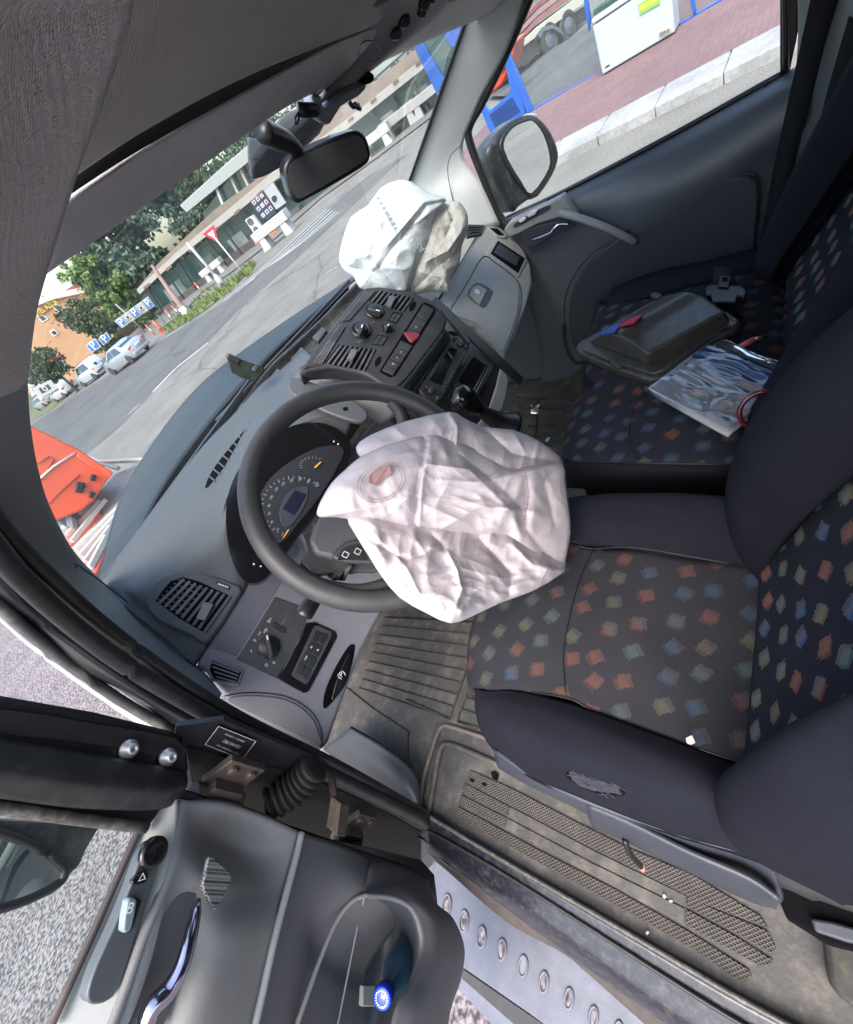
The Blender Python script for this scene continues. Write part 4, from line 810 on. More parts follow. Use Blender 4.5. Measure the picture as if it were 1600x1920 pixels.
MB().bar(U(1440, 1640, 'z', .02), U(1520, 1700, 'z', .02), .05, .02).build('seat_rail', dirt_m, ds, bev=.003)
slab('rail_cover', PL((0, 0, .16), (0, 0, 1)), [(1452, 1655), (1500, 1640), (1660, 1700), (1660, 1800), (1560, 1775), (1480, 1725)], -.1, 0, void_m, ds, .004)
slab('rail_strip', PL((0, 0, .165), (0, 0, 1)), [(1520, 1722), (1560, 1728), (1660, 1756), (1660, 1782), (1590, 1768), (1530, 1748)], 0, .01, base_m, ds, .003)
tag(slab('wheel_arch_step', PL((0, 0, .06), (0, 0, 1)), [(1500, 1700), (1540, 1735), (1552, 1800), (1562, 1850), (1600, 1890), (1680, 1925), (1680, 1740), (1560, 1700)], -.06, 0, mat('grimy step', (.03, .028, .025), .7, var=.6, vscale=25, dust=.5, dcol=(.12, .1, .07)), van, .012, sm=2))
# backrest
BR = lambda px, py, h=0: PL(Vector((0, .0, .36)), (0, .966, .26)).at(px, py, h)
sheet('backrest', [
    [(-.275, .012, .34), (-.35, .0, .335), (-.43, .0, .332), (-.51, .0, .335), (-.585, .005, .34)],
    [(-.275, .022, .375), (-.35, .018, .372), (-.43, .018, .37), (-.51, .018, .372), (-.585, .018, .375)],
    [(-.272, .0, .43), (-.35, -.004, .43), (-.43, -.006, .43), (-.51, -.004, .43), (-.588, .0, .43)],
    [(-.268, -.03, .52), (-.35, -.035, .52), (-.43, -.038, .52), (-.51, -.035, .52), (-.59, -.03, .52)],
    [(-.265, -.065, .62), (-.35, -.072, .62), (-.43, -.075, .62), (-.51, -.072, .62), (-.592, -.065, .62)],
    [(-.26, -.12, .75), (-.35, -.125, .75), (-.43, -.13, .75), (-.51, -.125, .75), (-.595, -.12, .75)],
    [(-.27, -.17, .86), (-.35, -.17, .88), (-.43, -.17, .89), (-.51, -.17, .88), (-.59, -.17, .86)]], seatb_m, ds, .03, fn=padfn)
for sx, xs in ((1, (-.282, -.245, -.19, -.155, -.150)), (-1, (-.578, -.605, -.64, -.672, -.678))):
    rows = []
    for z, yb, bl, sh in ((.30, .0, .02, 0), (.36, .0, .035, 0), (.44, -.012, .05, 0), (.52, -.035, .06, 0), (.62, -.07, .065, .015), (.72, -.11, .06, .045), (.82, -.15, .04, .085)):
        x_ = [v - sx * sh for v in xs]; x_[0] = xs[0]; x_[1] = xs[1] - sx * min(sh, .03)
        rows.append([(x_[0], yb, z), (x_[1], yb + bl * .8, z + .01), (x_[2], yb + bl, z + .01), (x_[3], yb + bl * .45, z), (x_[4], yb - .08, z)])
    sheet('backrest_bolster', rows, seats_m, ds, .03, fn=padfn)
MB().box((-.43, -.23, .62), (.26, 0, 0), (0, .05, -.10 * .18), (0, -.10, .30)).build('backrest_shell', base_m, ds, bev=.02)
sheet('recliner_cover', [
    [(1450, 1545, 'z', .44), (1440, 1590, 'z', .38), (1452, 1660, 'z', .30)],
    [(1530, 1570, 'z', .44), (1530, 1625, 'z', .38), (1540, 1690, 'z', .30)],
    [(1640, 1590, 'z', .44), (1640, 1660, 'z', .38), (1640, 1725, 'z', .30)]], dark_m, ds, .006)
tag(slab('paper_scrap', PL((0, 0, .396), (0, 0, 1)), [(1286, 1384), (1298, 1378), (1304, 1392), (1296, 1396), (1288, 1393)], 0, .004, crumb_m, None, .0005), 'small white scrap of paper in the seam of the driver seat', 'paper scrap')
# ================================================================ PASSENGER BENCH
bs = thing('passenger_bench', 'double passenger bench in dark chequered cloth beside the driver seat', 'bench seat', (.33, .2, 0))
BZ = .38
sheet('seat_cushion', [
    [(1052, 878, 'z', .30), (1068, 800, 'z', .30), (1086, 735, 'z', .30), (1090, 700, 'z', .30), (1105, 625, 'z', .30), (1118, 560, 'z', .30)],
    [(1050, 862, 'z', .36), (1070, 780, 'z', .365), (1090, 730, 'z', .365), (1096, 690, 'z', .37), (1108, 630, 'z', .36), (1125, 570, 'z', .355)],
    [(1066, 860, 'z', .385), (1085, 785, 'z', .39), (1106, 728, 'z', .39), (1110, 690, 'z', .395), (1120, 630, 'z', .385), (1136, 568, 'z', .375)],
    [(1180, 866, 'z', .395), (1178, 800, 'z', .40), (1205, 736, 'z', .395), (1205, 695, 'z', .40), (1215, 625, 'z', .395), (1220, 555, 'z', .385)],
    [(1300, 868, 'z', .385), (1300, 800, 'z', .39), (1310, 745, 'z', .385), (1320, 700, 'z', .385), (1330, 620, 'z', .385), (1320, 530, 'z', .38)],
    [(1400, 870, 'z', .37), (1400, 800, 'z', .375), (1430, 745, 'z', .37), (1440, 700, 'z', .37), (1440, 610, 'z', .37), (1410, 500, 'z', .37)],
    [(1500, 870, 'z', .34), (1500, 800, 'z', .34), (1510, 745, 'z', .34), (1520, 700, 'z', .34), (1490, 620, 'z', .34), (1470, 500, 'z', .34)]], bench_m, bs, .02, fn=padfn)
slab('divider_panel', PL((0, 0, .402), (0, .03, 1)), [(1092, 728), (1092, 705), (1104, 640), (1160, 648), (1205, 660), (1300, 660), (1300, 745), (1216, 738), (1206, 732)], -.01, .001, seats_m, bs, .004)
tube('seam', [(1198, 866, 'z', .397), (1181, 830, 'z', .401), (1180, 790, 'z', .403), (1192, 755, 'z', .402), (1215, 735, 'z', .405)], .0012, black_m, bs, 8)
tube('seam', [(1058, 864, 'z', .38), (1180, 868, 'z', .397), (1300, 870, 'z', .387), (1400, 872, 'z', .372)], .0013, black_m, bs, 8)
sheet('side_bolster', [
    [(1060, 862, 'z', .38), (1058, 875, 'z', .375), (1062, 900, 'z', .33), (1064, 915, 'z', .22)],
    [(1180, 870, 'z', .392), (1180, 884, 'z', .38), (1180, 900, 'z', .34), (1180, 920, 'z', .22)],
    [(1300, 871, 'z', .385), (1300, 885, 'z', .375), (1300, 898, 'z', .34), (1300, 915, 'z', .22)],
    [(1420, 872, 'z', .365), (1420, 886, 'z', .355), (1420, 896, 'z', .33), (1420, 915, 'z', .22)]], seats_m, bs, .01)
sheet('side_bolster', [
    [(1138, 572, 'z', .378), (1140, 555, 'z', .385), (1150, 540, 'z', .37), (1150, 535, 'z', .3)],
    [(1220, 556, 'z', .39), (1215, 535, 'z', .40), (1230, 512, 'z', .38), (1230, 505, 'z', .3)],
    [(1300, 535, 'z', .385), (1300, 515, 'z', .40), (1310, 495, 'z', .38), (1310, 490, 'z', .3)],
    [(1440, 500, 'z', .37), (1430, 480, 'z', .385), (1430, 465, 'z', .37), (1430, 460, 'z', .3)]], seats_m, bs, .01)
MB().box((.33, .16, .15), (.36, 0, 0), (0, .24, 0), (0, 0, .14)).build('seat_box', void_m, bs, bev=.01)  # coloured near black to give the deep shade between the seats
sheet('backrest', [
    [(.04, .02, .36), (.2, .02, .36), (.38, .02, .36), (.57, .02, .36)],
    [(.04, -.03, .45), (.2, -.035, .45), (.38, -.035, .45), (.55, -.025, .45)],
    [(.04, -.10, .60), (.18, -.105, .60), (.34, -.105, .60), (.49, -.095, .60)],
    [(.04, -.165, .78), (.16, -.17, .78), (.28, -.17, .78), (.40, -.16, .78)],
    [(.05, -.24, .98), (.14, -.24, .98), (.22, -.24, .98), (.32, -.23, .98)]], seatb_m, bs, .03, fn=padfn)
for sx, xs in ((1, (.555, .575, .605, .63, .635)), (-1, (.06, .035, .01, -.015, -.02))):
    rows = []
    for z, yb, bl, sh in ((.32, .04, .02, 0), (.38, .035, .03, 0), (.46, .01, .04, .015), (.60, -.033, .05, .085), (.78, -.085, .05, .18), (.96, -.15, .04, .25)):
        yb -= (z - .38) * (.12 if sx == 1 else .17) * (z > .38); sh = sh if sx == 1 else 0
        rows.append([(xs[0] - sh, yb, z), (xs[1] - sh, yb + bl * .8, z + .01), (xs[2] - sh, yb + bl, z + .01), (xs[3] - sh, yb + bl * .3, z), (xs[4] - sh, yb - .10, z)])
    sheet('backrest_bolster', rows, seats_m, bs, .02, fn=padfn)
tag(slab('pink_tag', PL((-.12, -.0, .36), (0, .3, 1)), [(1352, 946), (1372, 940), (1372, 952)], 0, .004, mat('pink tag', (.65, .15, .22), .5)), 'pink corner sticking up between the driver seat and the bench', 'tag')
# ================================================================ AIRBAGS
def pillow(mb, pix, pl, H, c=None, rings=64, nseg=230, wr=1.0, seed=0, back=.02, creases=(), tilt=None, sm=4):
    o = outline(pix, sm); L = [0]
    for a, b in zip(o, o[1:] + o[:1]): L.append(L[-1] + (b - a).length)
    def atl(t):
        t = t % L[-1]
        for i in range(len(o)):
            if L[i + 1] >= t: return o[i].lerp(o[(i + 1) % len(o)], (t - L[i]) / max(1e-6, L[i + 1] - L[i]))
        return o[0]
    per = [atl(L[-1] * i / nseg) for i in range(nseg)]
    c = Vector(c) if c else sum(per, Vector((0, 0))) / nseg
    vs = []; fs = []
    def ht(q, r):
        env = (1 - r ** 2.6) ** .55 if r < 1 else 0
        e2 = min(1, (1 - r) * 6)
        p = Vector((q.x, q.y, seed * 37))
        wv = 0
        wx = Vector((noise.noise(p / 85), noise.noise(p / 85 + Vector((7, 3, 1))))) * 26
        pq = q + wx
        for i in range(13):
            an = seed * 1.3 + i * 2.399; per_ = (150, 118, 96, 84, 72, 64, 56, 47, 40, 34, 29, 25, 22)[i]; am = per_ * .000058
            mk = max(0, noise.noise(Vector((p.x / 75 + i * 5.3, p.y / 75, seed * 9 + i))) + .12) * 2.2
            tt = (pq.x * math.cos(an) + pq.y * math.sin(an)) / per_ + i * .37; tt = abs((tt % 1) * 2 - 1)
            wv += am * min(1.2, mk) * (tt ** 2.2 - .3)
        wv += .003 * noise.noise(p / 60)
        h = H * env + wv * wr * (.35 + .65 * e2)
        for pts, amp, wd in creases:
            dm = 1e9
            for a, b in zip(pts, pts[1:]):
                a = Vector(a); b = Vector(b); d = b - a; t = max(0, min(1, (q - a).dot(d) / d.dot(d))); dm = min(dm, (q - a - d * t).length)
            h += amp * math.exp(-(dm / wd))
        if tilt: h += tilt(q)
        return h
    def P(q, r): return pl.at(q.x, q.y, ht(q, r))
    vs.append(P(c, 0))
    for k in range(1, rings + 1):
        r = k / rings
        for i in range(nseg): vs.append(P(c.lerp(per[i], r), r))
    for i in range(nseg): fs.append([0, 1 + i, 1 + (i + 1) % nseg])
    for k in range(rings - 1):
        for i in range(nseg): a = 1 + k * nseg; fs.append([a + i, a + nseg + i, a + nseg + (i + 1) % nseg, a + (i + 1) % nseg])
    e0 = 1 + (rings - 1) * nseg; kb = len(vs)
    inn = [c.lerp(p, .93) for p in per]
    for i in range(nseg): vs.append(pl.at(inn[i].x, inn[i].y, ht(per[i], 1) - back))
    for i in range(nseg): fs.append([e0 + i, kb + i, kb + (i + 1) % nseg, e0 + (i + 1) % nseg])
    fs.append([kb + i for i in range(nseg)][::-1])
    if (vs[1] - vs[0]).cross(vs[2] - vs[0]).dot(pl.n) < 0: fs = [f[::-1] for f in fs]
    mb.add(vs, fs); return ht
bagm = mat('white nylon airbag', (.50, .455, .49), .75, spec=.3, var=.06, vscale=25, bump=.35, bscale=700, dust=.12, dcol=(.40, .34, .35))
def creases(m, scales, strength):
    n = m.node_tree.nodes; l = m.node_tree.links; g = n.new('ShaderNodeNewGeometry'); h = None
    for k, (sc, wt_) in enumerate(scales):
        z = n.new('ShaderNodeTexNoise'); z.inputs['Scale'].default_value = sc * .45; z.inputs['Detail'].default_value = 2; l.new(g.outputs['Position'], z.inputs[0])
        v = n.new('ShaderNodeVectorMath'); v.operation = 'MULTIPLY_ADD'; v.inputs[1].default_value = (3.0 / sc,) * 3; l.new(z.outputs['Color'], v.inputs[0]); l.new(g.outputs['Position'], v.inputs[2])
        w2 = n.new('ShaderNodeTexVoronoi'); w2.feature = 'DISTANCE_TO_EDGE'; w2.inputs['Scale'].default_value = sc; l.new(v.outputs[0], w2.inputs['Vector'])
        q = node_math(n, l, 'MULTIPLY', node_math(n, l, 'POWER', node_math(n, l, 'MINIMUM', node_math(n, l, 'MULTIPLY', w2.outputs['Distance'], 2.5), 1), .6), wt_)
        h = q if h is None else node_math(n, l, 'ADD', h, q)
    bp = n.new('ShaderNodeBump'); bp.inputs['Strength'].default_value = strength; bp.inputs['Distance'].default_value = .012; l.new(h, bp.inputs['Height']); l.new(bp.outputs[0], n['Principled BSDF'].inputs['Normal'])
creases(bagm, ((9, -.8), (21, -.3)), .16)
# driver airbag: hangs from the wheel hub across the rim, towards the seat
ab = thing('driver_airbag', 'deflated pinkish white airbag hanging out of the steering wheel over the seat', 'airbag', (-.35, .42, .68))
def P3(a, b, c): return PL(a, (b - a).cross(c - a) if (b - a).cross(c - a).dot(CP - a) > 0 else (c - a).cross(b - a))
AP = P3(WP.at(600, 962, .010), U(1070, 990, 'y', .315), WP.at(845, 775, .045)).off(.042)
gap_ = AP.n
lo = MB(); pillow(lo, [(650, 965), (700, 960), (780, 955), (870, 950), (960, 955), (1040, 960), (1066, 975), (1062, 1058), (1050, 1078), (1000, 1108), (940, 1130), (885, 1156), (845, 1169), (800, 1150), (750, 1121), (715, 1080), (690, 1040), (668, 1005)], P3(WP.at(668, 985, .03), WP.at(790, 1140, .06), U(1068, 1010, 'y', .335)).off(.012), .04, (870, 1050), seed=1, back=.02, wr=1.15, sm=2,
    creases=[([(835, 1025), (858, 1070), (866, 1105), (846, 1165)], .010, 7), ([(812, 1005), (836, 1028)], -.015, 10), ([(900, 1010), (960, 1075), (955, 1110)], -.012, 9), ([(700, 1000), (760, 1060), (800, 1140)], .007, 12), ([(660, 990), (760, 1050), (830, 1028)], -.01, 10), ([(960, 1020), (1000, 1060), (1050, 1070)], .01, 9)])
lo.build('lower_lobe', bagm, ab, True)
bk = MB(); pillow(bk, [(668, 838), (690, 818), (760, 790), (842, 772), (866, 781), (905, 800), (962, 806), (1010, 826), (1050, 856), (1058, 880), (1060, 930), (1040, 960), (960, 950), (860, 900), (740, 880), (700, 868), (676, 858)], AP.off(-.03), .045, (860, 862), seed=2, back=.02, sm=2,
    creases=[([(842, 772), (858, 800), (855, 850)], .010, 6), ([(905, 800), (960, 850), (1050, 868)], -.012, 10), ([(965, 812), (985, 850), (975, 880)], .006, 7), ([(1010, 830), (1000, 870), (960, 880)], .008, 9)])
bk.build('back_lobe', bagm, ab, True)
fr = MB(); hf = pillow(fr, [(594, 960), (602, 938), (622, 905), (646, 882), (674, 858), (715, 838), (758, 824), (800, 814), (830, 816), (872, 832), (915, 850), (952, 876), (1000, 874), (1055, 868), (1061, 900), (1068, 950), (1072, 1000), (1062, 1052), (1055, 1068), (1035, 1050), (1010, 1028), (960, 1016), (880, 1012), (810, 1008), (775, 1003), (730, 992), (675, 978), (630, 970), (600, 970)], AP, .055, (830, 925), seed=3, back=.018, wr=1.1, sm=2,
    creases=[([(800, 815), (797, 850), (786, 890), (782, 940), (776, 1004)], -.014, 6), ([(806, 820), (804, 850), (793, 890), (789, 940), (784, 1000)], .010, 6), ([(952, 876), (900, 905), (830, 900)], .008, 12), ([(985, 890), (990, 930), (985, 990), (1030, 1045)], -.007, 8), ([(800, 870), (880, 880), (960, 960), (975, 1005)], .010, 11), ([(860, 850), (930, 905), (985, 960)], -.008, 12), ([(830, 990), (900, 950), (1000, 960)], .010, 12), ([(1055, 870), (1020, 900), (1040, 980)], -.010, 12)])
fr.build('front_lobe', bagm, ab, True)
def onbag(x, y, rr=.45): return AP.at(x, y, hf(Vector((x, y)), rr) + .002)
st_m = mat('brown stitching', (.28, .2, .2), .8)
def rloc(x, y): # approximate ring value used by the height function
    return min(.95, max(.0, (Vector((x, y)) - Vector((830, 925))).length / ((abs(x - 830) < 1e9) and (235 if x < 830 else 240))))
for k, (rx, ry, dash_) in enumerate(((47, 34, 34), (41, 29, 30))):
    m_ = MB()
    for i in range(dash_ * 2):
        a0 = 2 * math.pi * i / (dash_ * 2); a1 = 2 * math.pi * (i + .62) / (dash_ * 2)
        e = lambda a: (714 + math.cos(a) * rx * math.cos(.45) + math.sin(a) * ry * math.sin(.45), 905 - math.cos(a) * rx * math.sin(.45) + math.sin(a) * ry * math.cos(.45))
        p, q = e(a0), e(a1); m_.bar(onbag(*p, rloc(*p)) + AP.n * .002, onbag(*q, rloc(*q)) + AP.n * .002, .0011, .001, AP.n)
    m_.build('stitching', st_m, ab)
hp_ = outline([(692, 905), (694, 892), (702, 884), (716, 874), (728, 872), (733, 880), (730, 892), (716, 898), (708, 911), (700, 908)], 3)
hv = [onbag(v.x, v.y, rloc(v.x, v.y)) + AP.n * .0025 for v in hp_]
prism('vent_hole', hv, [q - AP.n * .004 for q in hv], mat('airbag inside', (.28, .17, .17), .9, var=.2, vscale=40), ab)
for pts in ([(985, 885), (990, 930), (984, 985), (1010, 1030), (1045, 1050)],):
    m_ = MB(); s_ = crv([Vector(p) for p in pts], 8)
    for a, b in zip(s_[::1], s_[1:]):
        m_.bar(onbag(a.x, a.y, rloc(a.x, a.y)) + AP.n * .001, onbag(*a.lerp(b, .6), rloc(*a.lerp(b, .6))) + AP.n * .001, .0012, .001, AP.n)
    m_.build('stitching', mat('red brown thread', (.35, .14, .12), .8), ab)
# passenger airbag
pa = thing('passenger_airbag', 'deflated bluish white airbag with printed letters slumped on the dash top', 'airbag', (.42, .92, .80))
c0 = U(760, 460, 'y', .84); QP = PL(c0, (CP - c0).normalized() + Vector((0, -.1, .35)))
wb = mat('white airbag cloth', (.45, .50, .53), .7, spec=.3, var=.04, vscale=25, bump=.2, bscale=700); cb = mat('cream airbag cloth', (.46, .46, .43), .8, spec=.2, var=.08, vscale=20, bump=.3, bscale=600)
creases(wb, ((12, -.6), (28, -.25)), .22); creases(cb, ((16, -.7), (40, -.3)), .35)
k_ = MB(); pillow(k_, [(700, 520), (770, 440), (808, 372), (840, 378), (862, 378), (877, 402), (877, 430), (866, 462), (862, 495), (846, 522), (843, 548), (815, 546), (790, 550), (760, 556), (730, 552), (705, 545)], QP.off(-.03), .06, (820, 470), seed=5, back=.03, wr=1.6, sm=2,
    creases=[([(835, 380), (850, 410), (838, 440)], -.02, 7), ([(875, 420), (840, 470), (800, 490)], .015, 9), ([(865, 470), (820, 500), (780, 540)], -.012, 9), ([(845, 545), (830, 520), (790, 510)], .012, 8)])
k_.build('cream_lobe', cb, pa, True)
k_ = MB(); hq = pillow(k_, [(636, 490), (641, 455), (658, 407), (690, 385), (714, 352), (745, 338), (770, 340), (806, 362), (832, 370), (836, 378), (818, 400), (812, 440), (800, 480), (782, 512), (765, 548), (742, 552), (705, 548), (675, 540), (665, 522), (650, 512)], QP, .075, (735, 450), seed=6, back=.03, wr=1.3, sm=2,
    creases=[([(838, 376), (800, 385), (770, 425), (735, 465), (712, 500)], -.014, 6), ([(830, 372), (795, 378), (765, 415), (728, 458)], .012, 7), ([(640, 460), (690, 500), (760, 505)], .008, 11), ([(712, 500), (745, 540)], -.014, 7), ([(650, 500), (700, 510)], -.012, 8)])
k_.build('white_lobe', wb, pa, True)
def inb(x, y): return QP.at(x, y, hq(Vector((x, y)), .45) + .003)
ink = mat('faded ink', (.22, .25, .28), .8)
def btext(s, p0, p1, size):
    pl = PL(inb((p0[0] + p1[0]) / 2, (p0[1] + p1[1]) / 2) + QP.n * .004, QP.n); text('printed_text', s, pl, p0, p1, size, ink, pa, .002)
btext('ASCI', (792, 466), (772, 448), .024); btext('P', (754, 445), (744, 440), .018); btext('V', (746, 437), (740, 432), .016); btext('//', (764, 440), (758, 436), .012)
m_ = MB()
for i in range(7):
    a = Vector((741, 428)).lerp(Vector((709, 372)), i / 6); pl = PL(inb(a.x, a.y) + QP.n * .003, QP.n); m_.slab(pl, [(a.x - 4, a.y - 2), (a.x + 3, a.y - 4), (a.x + 5, a.y + 1), (a.x - 2, a.y + 3)], 0, .0008)
m_.build('printed_marks', ink, pa)
# ================================================================ PASSENGER DOOR
pd = thing('passenger_door', 'closed dark blue grey passenger door with side window and grey pull handle', 'door', (.86, .4, .1))
XD = PL((.79, 0, 0), (-1, 0, 0))
sheet('door_panel', [
    [(955, 408, 'x', .845), (950, 440, 'x', .80), (975, 520, 'x', .79), (1010, 640, 'x', .78), (1020, 760, 'x', .77)],
    [(1050, 364, 'x', .845), (1062, 392, 'x', .80), (1080, 460, 'x', .79), (1095, 580, 'x', .79), (1090, 700, 'x', .78)],
    [(1180, 298, 'x', .845), (1195, 330, 'x', .79), (1200, 400, 'x', .76), (1215, 500, 'x', .79), (1200, 650, 'x', .79)],
    [(1310, 227, 'x', .845), (1325, 262, 'x', .79), (1330, 335, 'x', .76), (1340, 430, 'x', .79), (1340, 600, 'x', .79)],
    [(1431, 159, 'x', .845), (1440, 190, 'x', .79), (1440, 265, 'x', .765), (1440, 350, 'x', .79), (1440, 560, 'x', .79)],
    [(1510, 115, 'x', .845), (1515, 145, 'x', .79), (1510, 220, 'x', .765), (1510, 310, 'x', .79), (1510, 520, 'x', .79)]], pdoor_m, pd, .012)
tube('window_seal', [(950, 408, 'x', .845), (1052, 361, 'x', .845), (1240, 263, 'x', .845), (1431, 157, 'x', .845), (1466, 138, 'x', .845)], .006, black_m, pd, 8)
ins = slab('door_insert', PL((.772, 0, 0), (-1, 0, 0)), [(1075, 650), (1066, 590), (1078, 535), (1110, 488), (1160, 448), (1240, 400), (1330, 352), (1390, 330), (1415, 336), (1424, 360), (1418, 440), (1400, 548), (1330, 508), (1260, 532), (1190, 560), (1140, 590), (1100, 640)], -.01, .004, pdoor2_m, pd, .006, sm=2)
tube('insert_seam', [(1068, 640, 'x', .766), (1058, 585, 'x', .766), (1070, 530, 'x', .766), (1105, 482, 'x', .766), (1160, 442, 'x', .766), (1240, 394, 'x', .766), (1330, 346, 'x', .766), (1392, 324, 'x', .766), (1421, 334, 'x', .766), (1424, 420, 'x', .766)], .0016, black_m, pd, 6)
pc = slab('handle_bezel', PL((.765, 0, 0), (-1, 0, 0)), [(944, 432), (956, 416), (1000, 396), (1050, 370), (1056, 366), (1072, 390), (1085, 404), (1078, 414), (1050, 408), (1010, 420), (975, 438), (955, 445)], -.03, .0, pull_m, pd, .005)
slab('switch_recess', PL((.765, 0, 0), (-1, 0, 0)), [(962, 424), (975, 412), (1020, 388), (1032, 386), (1030, 394), (1000, 410), (970, 426)], .0, .001, dark_m, pc, 0, sm=2)
slab('window_switch', PL((.765, 0, 0), (-1, 0, 0)), [(988, 405), (1000, 395), (1008, 394), (1004, 402), (992, 408)], .001, .008, pillar_m, pc, .002)
slab('window_switch', PL((.765, 0, 0), (-1, 0, 0)), [(972, 415), (980, 409), (987, 408), (984, 414), (976, 418)], .001, .007, pillar_m, pc, .002)
tube('pull_handle', [(1052, 398, 'x', .765), (1085, 408, 'x', .745), (1130, 424, 'x', .735), (1170, 442, 'x', .745), (1190, 452, 'x', .762)], [.012, .011, .011, .011, .012], pull_m, pd, 12)
slab('handle_recess', PL((.772, 0, 0), (-1, 0, 0)), [(978, 448), (990, 430), (1030, 418), (1065, 414), (1078, 420), (1070, 430), (1040, 440), (1010, 460), (985, 462)], .0, .004, pdoor2_m, pd, .003, sm=2)
tube('door_handle', [(998, 450, 'x', .755), (1015, 444, 'x', .75), (1032, 437, 'x', .75), (1040, 428, 'x', .752), (1050, 420, 'x', .757), (1068, 420, 'x', .762)], [.003, .004, .005, .0055, .005, .004], chrome_m, pd, 10)
tube('lock_pin', [(1435, 176, 'x', .838), (1434, 158, 'x', .838)], .0045, black_m, pd, 10, sm=1)
raw('side_window', [C3(q) for q in [(1003, -60, 'x', .86), (900, 190, 'x', .86), (884, 250, 'x', .86), (955, 425, 'x', .86), (1470, 150, 'x', .86), (1470, -60, 'x', .86)]], [[0, 1, 2, 3, 4, 5]], glass_side_m, pd)
slab('window_frame', PL((.85, 0, 0), (-1, 0, 0)), [(1463, -80), (1463, 145), (1478, 150), (1497, 60), (1498, -80)], -.02, .0, seal_m, pd, .004)
tube('frame_rubber', [(1472, -60, 'x', .84), (1474, 60, 'x', .84), (1474, 135, 'x', .84)], .006, black_m, pd, 8, sm=2)
# passenger side mirror
sm_ = thing('side_mirror', 'black passenger side mirror outside the closed door', 'mirror', (1.0, .8, .65))
MP = PL((1.02, .80, .72), (-.50, -.86, -.02))
ho = [(914, 291), (921, 268), (944, 239), (968, 221), (991, 213), (1009, 216), (1028, 234), (1042, 258), (1050, 285), (1048, 305), (1038, 330), (1012, 368), (994, 374), (975, 388), (962, 398), (945, 365), (928, 330)]
shell_m = mat('mirror shell', (.012, .012, .013), .4, dust=.2, bump=.2, bscale=500)
slab('housing', MP, ho, -.10, -.004, shell_m, sm_, .03, sm=2, seg=4)
slab('bezel', MP, [(938, 268), (958, 236), (990, 221), (1005, 224), (1022, 244), (1036, 280), (1036, 318), (1000, 368), (990, 364), (966, 336), (946, 300)], -.01, .004, black_m, sm_, .004, sm=3)
slab('mirror_glass', MP, [(945, 268), (962, 240), (990, 227), (1002, 229), (1018, 250), (1029, 283), (1029, 316), (997, 362), (978, 340), (954, 300)], .004, .0055, mirror_m, sm_, 0, sm=3)
slab('cover_cap', MP.off(-.09), [(916, 285), (926, 262), (950, 236), (990, 212), (1012, 214), (1000, 240), (950, 280), (940, 330)], -.02, .01, mat('silver cap', (.35, .36, .36), .4, dust=.2), sm_, .012, sm=2)
# ================================================================ SEAT BELTS
def strap(name, rows, label):
    o = sheet(name, rows, belt_m, None, .0025, ku=2, kv=8); return tag(o, label, 'seat belt', 'passenger seat belt straps')
sb = thing('seat_belt', 'black seat belt strap hanging down the rear pillar by the passenger door', 'seat belt', (.74, -.05, .35), 'seat belts of the bench')
sheet('strap', [[(1522, -10, 'x', .745), (1575, -10, 'x', .73)], [(1500, 90, 'x', .745), (1545, 90, 'x', .73)], [(1478, 190, 'x', .745), (1520, 190, 'x', .73)], [(1448, 330, 'x', .745), (1492, 300, 'x', .73)], [(1424, 460, 'x', .745), (1474, 430, 'x', .73)], [(1408, 548, 'x', .745), (1460, 552, 'x', .73)]], belt_m, sb, .003, ku=2)
bk_ = slab('buckle', PL((0, 0, .42), (0, 0, 1)), [(1322, 540), (1332, 533), (1392, 535), (1402, 545), (1396, 556), (1384, 552), (1380, 566), (1336, 566), (1334, 552), (1324, 554)], -.01, .012, black_m, sb, .003)
tg = slab('tongue', PL((0, 0, .435), (0, 0, 1)), [(1346, 536), (1352, 516), (1370, 518), (1366, 538)], .0, .002, rust_m, sb, .001)
slab('tongue_slot', PL((0, 0, .438), (0, 0, 1)), [(1353, 526), (1356, 519), (1366, 520), (1364, 527)], .0, .001, void_m, tg, 0)
sheet('lap_strap', [[(1340, 500, 'z', .44), (1380, 498, 'z', .44)], [(1336, 530, 'z', .43), (1380, 530, 'z', .43)], [(1340, 560, 'z', .41), (1384, 562, 'z', .41)]], belt_m, sb, .003, ku=2)
sheet('anchor_cover', [[(1385, 500, 'x', .74), (1440, 480, 'x', .73), (1475, 470, 'x', .72)], [(1380, 560, 'x', .74), (1440, 545, 'x', .72), (1470, 530, 'x', .70)], [(1385, 590, 'x', .72), (1430, 590, 'x', .70), (1460, 585, 'x', .68)]], black_m, sb, .01)
s2 = thing('seat_belt', 'black seat belt strap with its tongue clipped halfway down beside the bench backrest', 'seat belt', (.6, -.05, .35), 'seat belts of the bench')
sheet('strap', [[(1592, 30, 'x', .68), (1640, 60, 'x', .66)], [(1552, 170, 'x', .68), (1590, 180, 'x', .66)], [(1512, 330, 'x', .68), (1540, 335, 'x', .66)], [(1488, 450, 'x', .66), (1510, 455, 'x', .64)], [(1474, 560, 'x', .64), (1494, 565, 'x', .62)], [(1470, 640, 'x', .58), (1490, 645, 'x', .56)]], belt_m, s2, .003, ku=2)
tube('tongue', [(1476, 358, 'x', .67), (1492, 343, 'x', .665), (1520, 328, 'x', .66), (1545, 312, 'x', .655)], [.006, .009, .010, .006], black_m, s2, 10)
